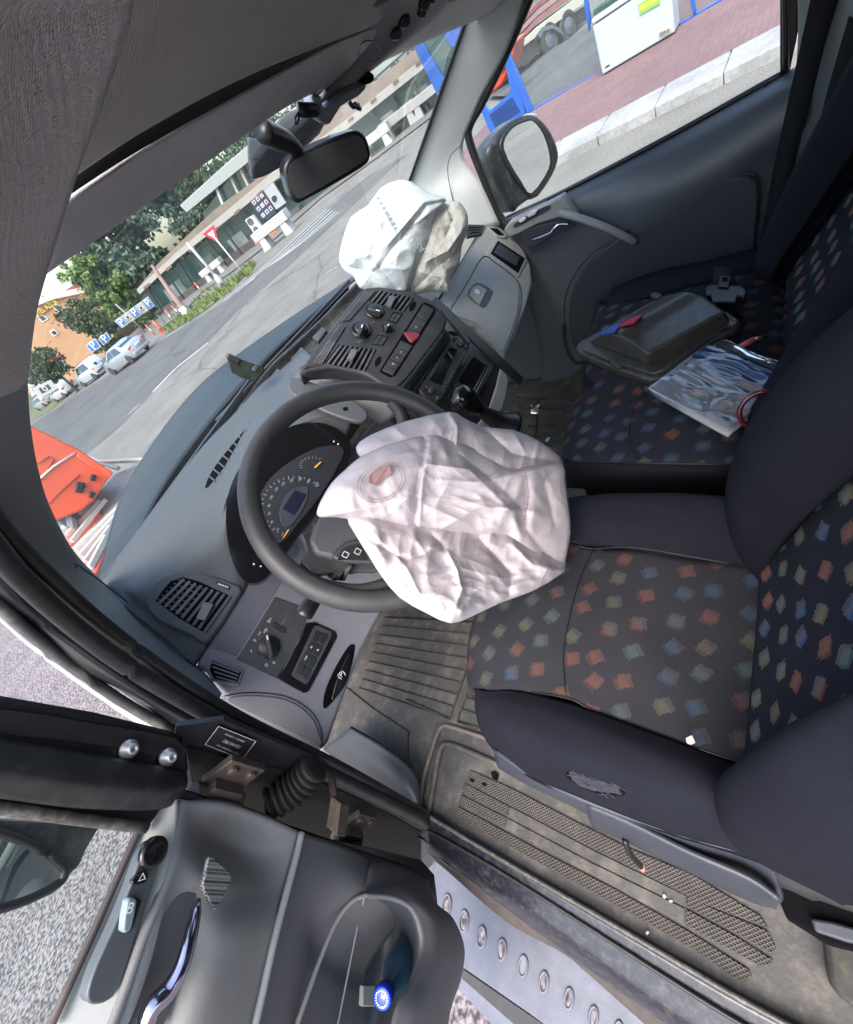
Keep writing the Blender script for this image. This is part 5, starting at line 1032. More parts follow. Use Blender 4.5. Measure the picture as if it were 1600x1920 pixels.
# ================================================================ THINGS ON THE BENCH
fx = thing('air_filter_cover', 'dusty black plastic air filter box cover lying on the bench', 'filter cover', U(1230, 640, 'z', .41))
fb = mat('dusty black ABS', (.035, .034, .032), .42, var=.35, vscale=18, dust=.45, dcol=(.12, .115, .10), bump=.2, bscale=150)
q = lambda x, y, z: U(x, y, 'z', z)
fl = [(1079, 650), (1086, 640), (1120, 622), (1240, 553), (1300, 552), (1372, 586), (1388, 598), (1387, 608), (1370, 618), (1250, 700), (1235, 709), (1218, 711), (1150, 690), (1085, 662)]
slab('flange', PL((0, 0, .43), (0, 0, 1)), fl, -.022, 0, fb, fx, .006, seg=3)
slab('flange_lip', PL((0, 0, .43), (0, 0, 1)), [(1092, 646), (1125, 626), (1242, 558), (1298, 557), (1368, 590), (1376, 600), (1245, 694), (1222, 700), (1155, 680), (1092, 656)], -.002, .007, fb, fx, .003, seg=3)
L_ = [q(1103, 643, .437), q(1142, 628, .487), q(1158, 626, .492), q(1180, 642, .478), q(1211, 664, .474), q(1218, 684, .437)]
R_ = [q(1243, 556, .437), q(1283, 545, .487), q(1292, 546, .492), q(1318, 556, .478), q(1360, 583, .474), q(1372, 600, .437)]
lo_ = [q(1103, 643, .437), q(1218, 684, .437)]
vs = []; fs = []; n_ = 9
for i in range(n_):
    t = i / (n_ - 1)
    for a, b in zip(L_, R_): vs.append(a.lerp(b, t))
for i in range(n_ - 1):
    for j in range(5): a = i * 6 + j; fs.append([a, a + 1, a + 7, a + 6])
fs += [[5, 4, 3, 2, 1, 0], [(n_ - 1) * 6 + k for k in range(6)]]
fs.append([0, (n_ - 1) * 6, (n_ - 1) * 6 + 5, 5])
raw('raised_top', vs, fs, fb, fx, bev=.007, seg=4, angle=12)
FLp = PL(L_[1], (L_[0] - L_[1]).cross(R_[1] - L_[1])); FLp = FLp if FLp.n.z > 0 else PL(FLp.p, -FLp.n)
lb1 = slab('blue_label', FLp, [(1120, 628), (1134, 612), (1168, 605), (1152, 621)], .001, .0045, mat('blue sticker', (.05, .12, .45), .5), fx, 0)
lb2 = slab('red_label', FLp, [(1160, 612), (1176, 598), (1206, 588), (1190, 603)], .001, .0045, mat('red sticker', (.5, .03, .06), .5), fx, 0)
text('print', '= = = =', FLp, (1133, 620), (1154, 612), .008, white_m, lb1, .005); text('print', '= = = =', FLp, (1172, 605), (1194, 596), .008, white_m, lb2, .005)
for x, y in ((1160, 689), (1232, 560), (1368, 612)):
    c = q(x, y, .425); u = (q(x + 12, y + 6, .425) - c).normalized()
    MB().box(c, u * .018, Vector((-u.y, u.x, 0)) * .006, (0, 0, .012)).box(c + Vector((0, 0, .008)), u * .012, Vector((-u.y, u.x, 0)) * .009, (0, 0, .003)).build('clip', fb, fx, bev=.0015)
tube('air_hose', [(1058, 610, 'z', .30), (1062, 650, 'z', .28), (1080, 680, 'z', .30), (1110, 672, 'z', .36)], .006, black_m, fx, 8)
dm = thing('document_wallet', 'blue and white manual inside a creased clear plastic wallet on the bench', 'manual', U(1340, 740, 'z', .41))
wq = [(1212, 727), (1325, 643), (1482, 708), (1366, 812)]
PZ = PL((0, 0, .435), (0, 0, 1))
slab('booklet', PZ, [(1216, 727), (1325, 646), (1478, 708), (1366, 806)], -.022, -.002, paper_m, dm, .002)
slab('cover_print', PZ, [(1216, 727), (1325, 646), (1478, 708), (1366, 806)], -.002, -.001, mat('pale cover', (.62, .64, .70), .5, var=.25, vscale=20), dm, 0)
bp = slab('blue_band', PZ, [(1296, 668), (1325, 646), (1478, 708), (1450, 731)], -.001, .0, mat('cover blue', (.025, .19, .55), .4, var=.3, vscale=15), dm, 0)
slab('light_panel', PZ, [(1335, 693), (1342, 687), (1386, 706), (1380, 713)], .0, .0006, mat('pale blue', (.12, .35, .65), .4), bp, 0)
m_ = MB(); c = PZ.at(1326, 676, .001)
for r in (.011, .007): m_.tube([c + Vector((math.cos(a), math.sin(a), 0)) * r for a in [k * math.pi / 10 for k in range(20)]], .0007, 6, True)
m_.build('badge', white_m, bp); text('print', '================', PZ, (1360, 678), (1400, 694), .006, white_m, bp, .001); text('print', '------- ----', PZ, (1410, 722), (1440, 734), .006, white_m, bp, .001)
vs = []; fs = []; nn = 40; mm = 34
A, B, C_, D = [Vector(v) for v in wq]
clr = glass('clear wallet film', (.97, .98, .99), 2.2, .03, (.8, .83, .85))
for i in range(nn):
    for j in range(mm):
        u, v = i / (nn - 1), j / (mm - 1); p = A.lerp(B, u).lerp(D.lerp(C_, u), v); g_ = PZ.at(p.x, p.y, .004)
        z = .005 * (1 - abs(noise.noise(Vector((u * 7, v * 3, 1))) * 2)) + .0012 * noise.noise(Vector((u * 22, v * 17, 5))); e = min(u, v, 1 - u, 1 - v) * 8
        g_.z += z * min(1, e); vs.append(g_)
for i in range(nn - 1):
    for j in range(mm - 1): a = i * mm + j; fs.append([a, a + 1, a + mm + 1, a + mm])
raw('plastic_film', vs, fs, clr, dm, True)
tube('wallet_rim', [PZ.at(*p, -.010) for p in [(1211, 729), (1366, 815), (1484, 709)]], .006, clr, dm, 8, sm=1)
sheet('wallet_flap', [[(1340, 650, 'z', .44), (1362, 640, 'z', .46), (1400, 668, 'z', .47)], [(1410, 676, 'z', .44), (1430, 668, 'z', .47), (1450, 684, 'z', .47)], [(1482, 708, 'z', .44), (1492, 700, 'z', .46), (1494, 712, 'z', .45)]], clr, dm, 0)
tube('flap_edge', [(1338, 648, 'z', .445), (1362, 638, 'z', .465), (1410, 662, 'z', .475), (1460, 678, 'z', .475), (1492, 700, 'z', .465), (1484, 712, 'z', .44)], .0014, clr, dm, 6)
bc = q(1432, 770, .455); bn = (CP - bc).normalized(); bu = bn.cross(Vector((.3, .2, 1))).normalized(); bv = bn.cross(bu)
tag(MB().tube([bc + (bu * math.cos(a) + bv * math.sin(a) * .95) * .034 - bn * .012 * math.sin(a) for a in [2 * math.pi * k / 48 for k in range(48)]], .0046, 12, True).build('bangle', mat('dark red resin', (.09, .012, .015), .15, coat=.5, var=.4, vscale=60), None, True), 'dark red round bangle standing on the plastic wallet', 'bangle')
pk = thing('pink_handle_tool', 'pink handled tool poking out behind the plastic wallet', 'tool', q(1390, 645, .41))
tube('handle', [(1378, 656, 'z', .42), (1414, 636, 'z', .425)], .006, mat('pink plastic', (.7, .12, .2), .4), pk, 8, sm=1)
tube('tip', [(1414, 636, 'z', .425), (1430, 632, 'z', .42)], .004, mat('brass tip', (.5, .4, .2), .4, metal=.8), pk, 8, sm=1)
# ================================================================ MIRROR, CONSOLE, WINDSCREEN FITTINGS
rm = thing('rear_view_mirror', 'black rear view mirror on a short stalk near the windscreen', 'mirror', U(560, 280, 'y', .68))
RP = PL(U(612, 313, 'y', .66), (-.55, -.80, -.22))
slab('housing', RP, [(533, 322), (537, 305), (550, 292), (600, 268), (655, 247), (675, 246), (688, 258), (696, 285), (693, 302), (680, 315), (630, 345), (580, 372), (560, 382), (549, 376), (541, 355)], -.03, .006, black_m, rm, .012, sm=2, seg=3)
slab('mirror_glass', RP, [(541, 320), (552, 300), (600, 277), (655, 255), (672, 254), (683, 266), (689, 287), (685, 300), (630, 335), (575, 367), (560, 372), (552, 365), (544, 345)], .006, .007, mat('grey mirror', (.30, .32, .33), .12, metal=.8), rm, 0, sm=2)  # greyed base colour stands in for a lighter reflection than the dark cabin gives
tube('stalk', [(492, 245, 'y', .63), (520, 258, 'y', .645), (545, 270, 'y', .66), (560, 285, 'y', .68), (575, 305, 'y', .69)], [.016, .017, .014, .012, .014], black_m, rm, 12)
oc = thing('overhead_console', 'grey overhead console panel above the windscreen with switches along its edge', 'console', U(740, 60, 'y', .52))
sheet('panel', [
    [(660, 40, 'y', .52), (680, 90, 'y', .555), (640, 150, 'y', .59), (600, 195, 'y', .615)],
    [(690, 15, 'y', .50), (730, 50, 'y', .53), (705, 105, 'y', .565), (660, 160, 'y', .60)],
    [(760, -20, 'y', .47), (790, 10, 'y', .50), (765, 70, 'y', .54), (720, 115, 'y', .58)],
    [(830, -60, 'y', .45), (850, -20, 'y', .48), (830, 20, 'y', .52), (800, 50, 'y', .56)]], console_m, oc, .01)
CO = PL(U(725, 85, 'y', .54), (-.35, -.35, -.87))
for k, (x, y) in enumerate(((746, 68), (762, 45))): slab('switch', CO, [(x - 12, y + 8), (x - 4, y - 10), (x + 8, y - 14), (x + 10, y - 4), (x + 2, y + 8)], -.004, .003, black_m, oc, .002, sm=2)
tube('lamp_outline', [CO.at(693 + math.cos(a) * 22, 96 - math.sin(a) * 20, .001) for a in [2 * math.pi * k / 16 for k in range(16)]], .0012, console_m, oc, 6, True, 3)
for x, y, s in ((800, 10, 12), (812, 0, 10), (795, 28, 9)): slab('control', CO, [(x - s, y + s), (x - s * .3, y - s), (x + s, y - s), (x + s * .4, y + s)], -.004, .006, black_m, oc, .003)
sx_ = thing('sensor_bracket', 'broken black sensor bracket with loose wires under the overhead console', 'bracket', U(650, 180, 'y', .62))
slab('bracket_body', PL(U(650, 180, 'y', .62), (-.4, -.7, -.4)), [(605, 182), (640, 165), (690, 132), (704, 140), (702, 155), (680, 163), (660, 178), (640, 182), (618, 198)], -.03, .01, void_m, sx_, .004)
slab('silver_lens', PL(U(610, 205, 'y', .61), (-.4, -.7, -.4)), [(588, 188), (604, 180), (606, 200), (622, 200), (650, 178), (668, 168), (690, 160), (672, 182), (640, 200), (620, 232), (604, 232), (592, 215)], -.02, .012, mat('silver plastic', (.3, .31, .33), .3, metal=.5), sx_, .006, sm=2)
tube('wire', [(558, 204, 'y', .615), (572, 206, 'y', .61), (590, 206, 'y', .61)], .010, black_m, sx_, 10); tube('wire_loop', [(560, 210, 'y', .612), (553, 222, 'y', .612), (555, 232, 'y', .612), (560, 224, 'y', .612), (560, 212, 'y', .612)], .002, black_m, sx_, 6)
for p in ([(655, 190), (662, 200), (672, 196)], [(664, 192), (668, 200), (676, 204)]): tube('connector', [(a, b, 'y', .63) for a, b in p], .004, black_m, sx_, 6, sm=2)
sv_ = sheet('sun_visor', [
    [(468, 262, 'y', .72), (500, 262, 'y', .72), (540, 215, 'y', .715), (600, 200, 'y', .70)],
    [(468, 300, 'y', .75), (520, 310, 'y', .75), (560, 270, 'y', .745), (610, 225, 'y', .72)],
    [(475, 335, 'y', .77), (500, 328, 'y', .77), (545, 300, 'y', .765), (600, 250, 'y', .745)]], mat('visor cloth', (.07, .078, .092), .8, var=.1), None, .006)
tag(sv_, 'grey folding sun visor hanging behind the rear view mirror', 'sun visor')
tube('stitch', [(470, 300, 'y', .745), (520, 290, 'y', .745), (590, 232, 'y', .72)], .0008, black_m, sv_, 6)
vg = thing('windscreen_device', 'small dark box with a wavy top clipped at the foot of the windscreen', 'device', U(460, 690, 'y', 1.15))
VP_ = PL(U(460, 690, 'y', 1.13), CP - U(460, 690, 'y', 1.13))
slab('device_body', VP_, [(424, 668), (426, 662), (448, 672), (470, 680), (496, 690), (492, 702), (478, 716), (452, 708), (434, 698)], -.02, .0, mat('dark camo film', (.016, .022, .018), .55, spec=.2, var=.95, vscale=60), vg, .003)
slab('device_tab', VP_, [(424, 668), (427, 661), (452, 673), (446, 684)], -.01, .004, black_m, vg, .002)
MB().box(VP_.at(478, 690, .003), (.006, 0, 0), (0, .005, 0), (0, 0, .004)).build('device_light', galv_m, vg)
# ================================================================ DRIVER DOOR (swung open)
DN = Vector((.37, -.93, 0)).normalized(); DD = PL((-.93, .62, 0), DN); DS = Vector((-.93, -.37, 0)).normalized()
dd = thing('driver_door', 'open grey driver door with window switches, speaker grille, chrome handle and storage pocket', 'door', (-.95, .66, -.1))
sheet('door_card', [
    [(338, 1500, DD, .0), (420, 1510, DD, .0), (500, 1535, DD, .0), (565, 1560, DD, 0)],
    [(336, 1540, DD, .01), (420, 1580, DD, -.035), (480, 1600, DD, -.03), (552, 1610, DD, 0)],
    [(325, 1600, DD, .02), (400, 1640, DD, .02), (470, 1670, DD, .0), (535, 1680, DD, 0)],
    [(305, 1680, DD, .03), (350, 1690, DD, .01), (430, 1730, DD, .03), (520, 1745, DD, .01)],
    [(275, 1760, DD, .035), (310, 1780, DD, -.02), (400, 1800, DD, .035), (500, 1830, DD, .01)],
    [(245, 1850, DD, .04), (275, 1870, DD, -.025), (370, 1890, DD, .035), (480, 1920, DD, .01)],
    [(205, 1960, DD, .045), (240, 1980, DD, -.02), (340, 2000, DD, .03), (460, 2010, DD, .01)]], door_m, dd, .01)
sheet('window_ledge', [
    [(296, 1512, DD, -.03), (312, 1502, DD, -.01), (330, 1499, DD, .004), (340, 1502, DD, .0)],
    [(260, 1560, DD, -.03), (285, 1560, DD, -.005), (322, 1568, DD, .012), (334, 1562, DD, .012)],
    [(220, 1650, DD, -.03), (260, 1655, DD, -.002), (300, 1665, DD, .022), (316, 1668, DD, .022)],
    [(175, 1745, DD, -.03), (225, 1760, DD, 0), (270, 1775, DD, .030), (290, 1780, DD, .032)],
    [(128, 1850, DD, -.03), (180, 1860, DD, 0), (238, 1875, DD, .034), (258, 1880, DD, .037)],
    [(80, 1960, DD, -.03), (130, 1970, DD, 0), (190, 1980, DD, .034), (212, 1985, DD, .04)]], doorl_m, dd, .01)
WL = DD.off(.012)
so_ = slab('switch_plate', WL, [(300, 1575), (306, 1582), (304, 1600), (285, 1665), (255, 1755), (225, 1850), (205, 1876), (185, 1884), (168, 1882), (164, 1862), (180, 1812), (215, 1735), (245, 1660), (262, 1610), (280, 1582)], -.004, .014, mat('switch plate', (.07, .078, .085), .4, var=.15, vscale=20), dd, .002, sm=2)
k_ = MB().lathe(WL.at(285, 1598, .014), WL.n, [(0, .017), (.006, .017), (.009, .014), (.007, .008)], 24); k_.build('mirror_dial', gloss_m, so_, True)
slab('switch', WL, [(248, 1652), (262, 1638), (276, 1634), (279, 1645), (270, 1658), (252, 1660)], .014, .021, gloss_m, so_, .002, sm=2)
slab('window_switch', WL, [(224, 1735), (232, 1700), (246, 1684), (266, 1688), (262, 1700), (250, 1740), (240, 1750), (228, 1748)], .014, .018, gloss_m, so_, .002, sm=2)
wsb = slab('window_switch', WL, [(231, 1746), (240, 1688), (252, 1684), (257, 1692), (248, 1740), (240, 1748)], .018, .030, mat('worn switch', (.18, .22, .24), .3), so_, .003, sm=2)
text('icon', 'B', WL, (239, 1704), (249, 1704), .014, white_m, wsb, .0305); text('icon', '\u25b3', WL, (264, 1646), (270, 1644), .01, white_m, so_, .0215)
gr_ = mat('speaker grille', (.10, .105, .105), .5); gn = gr_.node_tree.nodes; gl_ = gr_.node_tree.links
v_ = gn.new('ShaderNodeTexVoronoi'); v_.inputs['Scale'].default_value = 260; v_.inputs['Randomness'].default_value = 0; ge_ = gn.new('ShaderNodeNewGeometry'); gl_.new(ge_.outputs['Position'], v_.inputs['Vector'])
r_ = gn.new('ShaderNodeValToRGB'); r_.color_ramp.interpolation = 'CONSTANT'; r_.color_ramp.elements[0].color = (.01, .01, .01, 1); r_.color_ramp.elements[1].position = .45; r_.color_ramp.elements[1].color = (.14, .15, .15, 1)
gl_.new(v_.outputs['Distance'], r_.inputs[0]); gl_.new(r_.outputs[0], gn['Principled BSDF'].inputs['Base Color'])
slab('speaker_grille', DD.off(.046), [(392, 1608), (400, 1606), (434, 1636), (435, 1652), (410, 1703), (403, 1708), (383, 1672), (380, 1660)], -.006, .001, gr_, dd, .002)
slab('handle_recess', DD.off(.02), [(330, 1648), (345, 1640), (360, 1650), (368, 1680), (352, 1760), (330, 1850), (300, 1940), (262, 1960), (262, 1850), (285, 1760), (305, 1690)], -.03, -.004, doord_m, dd, .0, sm=2)
tube('door_handle', [(371, 1688, DD, .035), (366, 1715, DD, .045), (355, 1765, DD, .055), (340, 1815, DD, .058), (318, 1855, DD, .055), (285, 1890, DD, .05), (272, 1930, DD, .045)], [.004, .007, .0085, .009, .010, .010, .009], chrome_m, dd, 14)
tube('trim_seam', [(566, 1560, DD, .004), (556, 1605, DD, .006), (536, 1680, DD, .010), (515, 1760, DD, .014), (495, 1850, DD, .014), (478, 1925, DD, .014), (465, 1990, DD, .014)], .006, doorl_m, dd, 10)
sheet('lower_card', [
    [(570, 1562, DD, 0), (640, 1585, DD, 0), (700, 1608, DD, 0), (750, 1625, DD, 0), (792, 1640, DD, -.01)],
    [(556, 1620, DD, .004), (630, 1640, DD, .01), (692, 1672, DD, .03), (745, 1672, DD, .035), (800, 1668, DD, -.0)],
    [(535, 1700, DD, .010), (580, 1715, DD, .0), (600, 1745, DD, -.02), (640, 1780, DD, -.05), (700, 1800, DD, -.08)],
    [(512, 1790, DD, .012), (560, 1800, DD, .0), (590, 1830, DD, -.03), (640, 1860, DD, -.06), (700, 1870, DD, -.09)],
    [(485, 1910, DD, .012), (540, 1930, DD, .0), (570, 1940, DD, -.03), (640, 1950, DD, -.06), (720, 1950, DD, -.09)],
    [(465, 1990, DD, .012), (530, 2000, DD, .0), (560, 2010, DD, -.03), (640, 2020, DD, -.06), (720, 2020, DD, -.09)]], doord_m, dd, .01)
tube('pocket_edge', [(686, 1678, DD, .032), (660, 1690, DD, .02), (630, 1730, DD, .008), (600, 1800, DD, .004), (575, 1870, DD, .004), (555, 1930, DD, .004), (545, 1990, DD, .004)], .004, door_m, dd, 8)
sheet('pocket_rim', [
    [(684, 1676, DD, .045), (690, 1660, DD, .035), (702, 1612, DD, .01), (745, 1625, DD, -.02)],
    [(735, 1682, DD, .065), (755, 1660, DD, .055), (790, 1645, DD, .02), (800, 1660, DD, -.05)],
    [(768, 1700, DD, .08), (795, 1695, DD, .085), (815, 1690, DD, .05), (815, 1700, DD, -.04)],
    [(786, 1735, DD, .09), (825, 1735, DD, .10), (850, 1722, DD, .06), (835, 1725, DD, -.03)],
    [(790, 1780, DD, .095), (830, 1785, DD, .11), (871, 1775, DD, .07), (850, 1775, DD, -.02)],
    [(776, 1830, DD, .10), (818, 1840, DD, .115), (866, 1830, DD, .08), (850, 1830, DD, -.02)],
    [(748, 1880, DD, .10), (795, 1895, DD, .12), (845, 1895, DD, .09), (830, 1895, DD, -.02)],
    [(730, 1950, DD, .10), (780, 1960, DD, .12), (836, 1960, DD, .09), (820, 1960, DD, -.02)]], doord_m, dd, .008)
sheet('pocket_liner', [
    [(686, 1680, DD, .03), (735, 1686, DD, .05), (768, 1704, DD, .065)],
    [(660, 1740, DD, -.07), (730, 1740, DD, -.06), (786, 1740, DD, .07)],
    [(640, 1840, DD, -.09), (720, 1840, DD, -.07), (786, 1800, DD, .07)],
    [(620, 1960, DD, -.09), (700, 1960, DD, -.07), (745, 1960, DD, .07)]], pdoor2_m, dd, .004)
tube('pocket_divider', [(684, 1680, DD, .035), (670, 1740, DD, -.02), (650, 1840, DD, -.04), (630, 1940, DD, -.04)], .002, door_m, dd, 6)
slab('door_edge', DD.off(-.01), [(318, 1498), (345, 1478), (440, 1515), (560, 1560), (700, 1590), (790, 1612), (815, 1640), (822, 1700), (790, 1650), (700, 1610), (566, 1562), (420, 1508), (338, 1500)], -.05, -.0, body_m, dd, .002)
slab('window_frame', DD, [(-160, 1285), (-60, 1292), (0, 1303), (180, 1335), (330, 1372), (352, 1400), (356, 1440), (345, 1480), (332, 1500), (300, 1524), (292, 1544), (262, 1552), (120, 1530), (0, 1512), (-160, 1490)], -.05, -.012, body_m, dd, .006)
sheet('frame_cover', [
    [(-120, 1372, DD, .0), (-120, 1430, DD, .02), (-120, 1490, DD, .008)],
    [(0, 1385, DD, .0), (0, 1440, DD, .02), (0, 1498, DD, .008)],
    [(150, 1410, DD, .0), (150, 1462, DD, .02), (150, 1516, DD, .008)],
    [(300, 1436, DD, .0), (300, 1478, DD, .018), (300, 1518, DD, .006)],
    [(350, 1446, DD, -.008), (352, 1470, DD, .008), (340, 1494, DD, -.004)]], seal_m, dd, .01)
slab('frame_grime', DD, [(0, 1330), (180, 1358), (330, 1385), (342, 1425), (240, 1405), (100, 1385), (0, 1372)], -.012, -.009, dirt_m, dd, 0, sm=2)
tube('window_rubber', [(-80, 1500, DD, -.004), (0, 1514, DD, -.004), (150, 1536, DD, -.004), (275, 1552, DD, -.004)], .007, mat('window rubber', (.05, .042, .038), .6, dust=.3, vscale=30), dd, 8)
tube('belt_rubber', [(268, 1545, DD, -.02), (250, 1580, DD, -.02), (170, 1760, DD, -.02), (92, 1930, DD, -.02)], .005, mat('belt rubber', (.06, .045, .042), .6), dd, 8, sm=2)
for x, y in ((240, 1405), (313, 1420)):
    b_ = MB().lathe(DD.at(x, y, -.008), DN, [(0, .012), (.004, .012), (.006, .0075), (.014, .007), (.015, .005), (.015, .003), (.010, .003)], 16).build('frame_bolt', mat('bolt head', (.42, .41, .4), .4, metal=.6, var=.3, vscale=90), dd, True)
raw('door_window', [DD.at(*p, -.035) for p in [(-160, 1490), (0, 1512), (262, 1552), (85, 1950), (-160, 1950)]], [[0, 1, 2, 3, 4]], glass('door glass', (.80, .90, .86), .8, .02), dd)
# mirror outside the open door
dm2 = thing('side_mirror', 'black driver side mirror seen through the glass of the open door', 'mirror', DD.at(60, 1620, -.2))
M2 = DD.off(-.20); M3 = PL(M2.at(70, 1640), Vector((.45, -.80, .02)))
slab('housing', M2, [(-60, 1528), (0, 1538), (120, 1545), (190, 1548), (165, 1590), (150, 1625), (132, 1640), (126, 1656), (100, 1678), (40, 1700), (-60, 1715)], -.10, -.005, shell_m, dm2, .01, sm=1)
slab('mirror_glass', M2, [(-60, 1548), (0, 1566), (55, 1588), (112, 1624), (116, 1640), (104, 1655), (60, 1680), (0, 1700), (-60, 1708)], -.005, .0, mirror_m, dm2, 0, sm=2)
tube('bezel', [M2.at(*p, .0) for p in [(-60, 1712), (0, 1704), (60, 1684), (108, 1658), (120, 1642), (116, 1624), (60, 1585), (0, 1562), (-60, 1544)]], .006, black_m, dm2, 8)
# ================================================================ BOTTLE IN THE DOOR POCKET
bt = thing('water_bottle', 'dark blue water bottle with a bright blue cap lying in the door pocket', 'bottle', DD.at(718, 1870, .02))
b0 = DD.at(718, 1870, .035); b1 = DD.at(800, 1735, -.02); bd = (b1 - b0).normalized()
pet = bpy.data.materials.new('blue bottle plastic'); pet.use_nodes = True; pb_ = pet.node_tree.nodes['Principled BSDF']; pb_.inputs['Base Color'].default_value = (.015, .06, .11, 1); pb_.inputs['Roughness'].default_value = .08; pb_.inputs['Alpha'].default_value = .8; pb_.inputs['Coat Weight'].default_value = .5
MB().lathe(b0 + bd * .012, bd, [(0, .013), (.02, .0135), (.04, .022), (.065, .031), (.10, .033), (.105, .0315), (.11, .033), (.18, .033)], 28).build('bottle_body', pet, bt, True)
cp_ = MB().lathe(b0 + bd * .014, -bd, [(0, .0175), (.014, .0175), (.018, .0165), (.019, .015)], 32).build('cap', mat('blue cap', (.0, .03, .48), .35), bt, True)
CPL = PL(b0 - bd * .0052, -bd); m_ = MB()
for r in (.0125,):
    for k in range(20): a0 = k * math.pi / 10; e1 = CPL.n.cross(Vector((0, 0, 1))).normalized(); e2 = CPL.n.cross(e1); m_.bar(CPL.p + (e1 * math.cos(a0) + e2 * math.sin(a0)) * .0095 + CPL.n * .0004, CPL.p + (e1 * math.cos(a0) + e2 * math.sin(a0)) * .0125 + CPL.n * .0004, .0013, .0005, CPL.n)
m_.build('print_ring', white_m, cp_); text('emblem', 'N', CPL, (712, 1868), (724, 1872), .009, white_m, cp_, .0006)
tag(slab('cloth_scrap', DD.off(-.01), [(682, 1848), (704, 1846), (706, 1888), (680, 1888)], -.01, .0, mat('grey scrap', (.12, .13, .13), .8), None, .002), 'grey folded scrap behind the blue bottle cap in the door pocket', 'scrap')
# ================================================================ OUTSIDE
G = -1.5
g = lambda px, py, dz=0: U(px, py, 'z', G + dz)
def ground_mat(name, a, b, scale, fine, fs=60, cr=0, bump=.4):
    m = bpy.data.materials.new(name); m.use_nodes = True; n = m.node_tree.nodes; l = m.node_tree.links; p = n['Principled BSDF']; p.inputs['Roughness'].default_value = .9
    ge = n.new('ShaderNodeNewGeometry'); t = n.new('ShaderNodeTexNoise'); t.inputs['Scale'].default_value = scale; t.inputs['Detail'].default_value = 8; l.new(ge.outputs['Position'], t.inputs[0])
    x = n.new('ShaderNodeMix'); x.data_type = 'RGBA'; x.inputs[6].default_value = (*a, 1); x.inputs[7].default_value = (*b, 1)
    r = n.new('ShaderNodeMapRange'); r.inputs[1].default_value = .35; r.inputs[2].default_value = .65; l.new(t.outputs[0], r.inputs[0]); l.new(r.outputs[0], x.inputs[0])
    f = n.new('ShaderNodeTexNoise'); f.inputs['Scale'].default_value = fs; f.inputs['Detail'].default_value = 2; l.new(ge.outputs['Position'], f.inputs[0])
    q = n.new('ShaderNodeMapRange'); q.inputs[1].default_value = .38; q.inputs[2].default_value = .62; q.inputs[3].default_value = 1 - fine; q.inputs[4].default_value = 1 + fine; l.new(f.outputs[0], q.inputs[0])
    y = n.new('ShaderNodeMix'); y.data_type = 'RGBA'; y.blend_type = 'MULTIPLY'; y.inputs[0].default_value = 1; l.new(x.outputs[2], y.inputs[6]); l.new(q.outputs[0], y.inputs[7]); out = y.outputs[2]
    if cr:
        v = n.new('ShaderNodeTexVoronoi'); v.feature = 'DISTANCE_TO_EDGE'; v.inputs['Scale'].default_value = cr
        w2 = n.new('ShaderNodeVectorMath'); w2.operation = 'ADD'; t2 = n.new('ShaderNodeTexNoise'); t2.inputs['Scale'].default_value = .6; l.new(ge.outputs['Position'], t2.inputs[0]); l.new(ge.outputs['Position'], w2.inputs[0]); l.new(t2.outputs['Color'], w2.inputs[1]); l.new(w2.outputs[0], v.inputs[0])
        c = n.new('ShaderNodeMapRange'); c.inputs[1].default_value = .0; c.inputs[2].default_value = .008; c.inputs[3].default_value = .55; l.new(v.outputs['Distance'], c.inputs[0])
        z = n.new('ShaderNodeMix'); z.data_type = 'RGBA'; z.blend_type = 'MULTIPLY'; z.inputs[0].default_value = 1; l.new(out, z.inputs[6]); l.new(c.outputs[0], z.inputs[7]); out = z.outputs[2]
    l.new(out, p.inputs['Base Color']); bp = n.new('ShaderNodeBump'); bp.inputs['Strength'].default_value = bump; bp.inputs['Distance'].default_value = .01; l.new(f.outputs[0], bp.inputs['Height']); l.new(bp.outputs[0], p.inputs['Normal']); return m
lot_m = ground_mat('lot concrete', (.115, .112, .10), (.155, .15, .135), .8, .35, 45, .12)
lane_m = ground_mat('lane asphalt', (.065, .065, .066), (.09, .09, .088), .5, .15, 20, .08)
grit_m = ground_mat('pink grit asphalt', (.115, .098, .103), (.15, .13, .135), 2, .7, 42)
grass_m = ground_mat('verge grass', (.06, .09, .025), (.15, .15, .07), 1.4, .6, 9)
pave_m = ground_mat('pavement slabs', (.11, .105, .10), (.15, .145, .14), 1, .15, 20)
kerbw_m = ground_mat('white painted kerb', (.20, .205, .21), (.28, .285, .29), 1.5, .10, 14)
far_m = ground_mat('far field', (.05, .07, .03), (.10, .11, .06), .03, .3, 1)
def gsheet(name, px, dz, m, label=None, kind='structure'):
    o = raw(name, [g(*p, dz) if len(p) == 2 else Vector((p[0], p[1], G + dz)) for p in px], [list(range(len(px)))], m)
    if o.data.polygons[0].normal.z < 0: o.data.flip_normals()
    return tag(o, None, None, None, kind)
tag(raw('ground', [(-500, -500, G - .02), (500, -500, G - .02), (500, 500, G - .02), (-500, 500, G - .02)], [[0, 1, 2, 3]], far_m), kind='structure')
tag(raw('parking_lot', [(-40, -60, G - .012), (60, -60, G - .012), (60, 90, G - .012), (-40, 90, G - .012)], [[0, 1, 2, 3]], lot_m), kind='structure')
tag(raw('gritty_asphalt', [(-30, -20, G - .006), (-.6, -20, G - .006), (-.6, 12, G - .006), (-1.6, 16, G - .006), (-30, 16, G - .006)], [[0, 1, 2, 3, 4]], grit_m), kind='structure')
gsheet('road', [(40, 905), (110, 893), (230, 795), (300, 722), (390, 640), (450, 577), (540, 500), (640, 405), (700, 350), (760, 290), (690, 330), (600, 400), (520, 480), (430, 560), (300, 640), (120, 757), (60, 795)], -.004, lane_m)
white_p = ground_mat('road paint', (.30, .30, .29), (.38, .38, .37), 2, .3, 14)
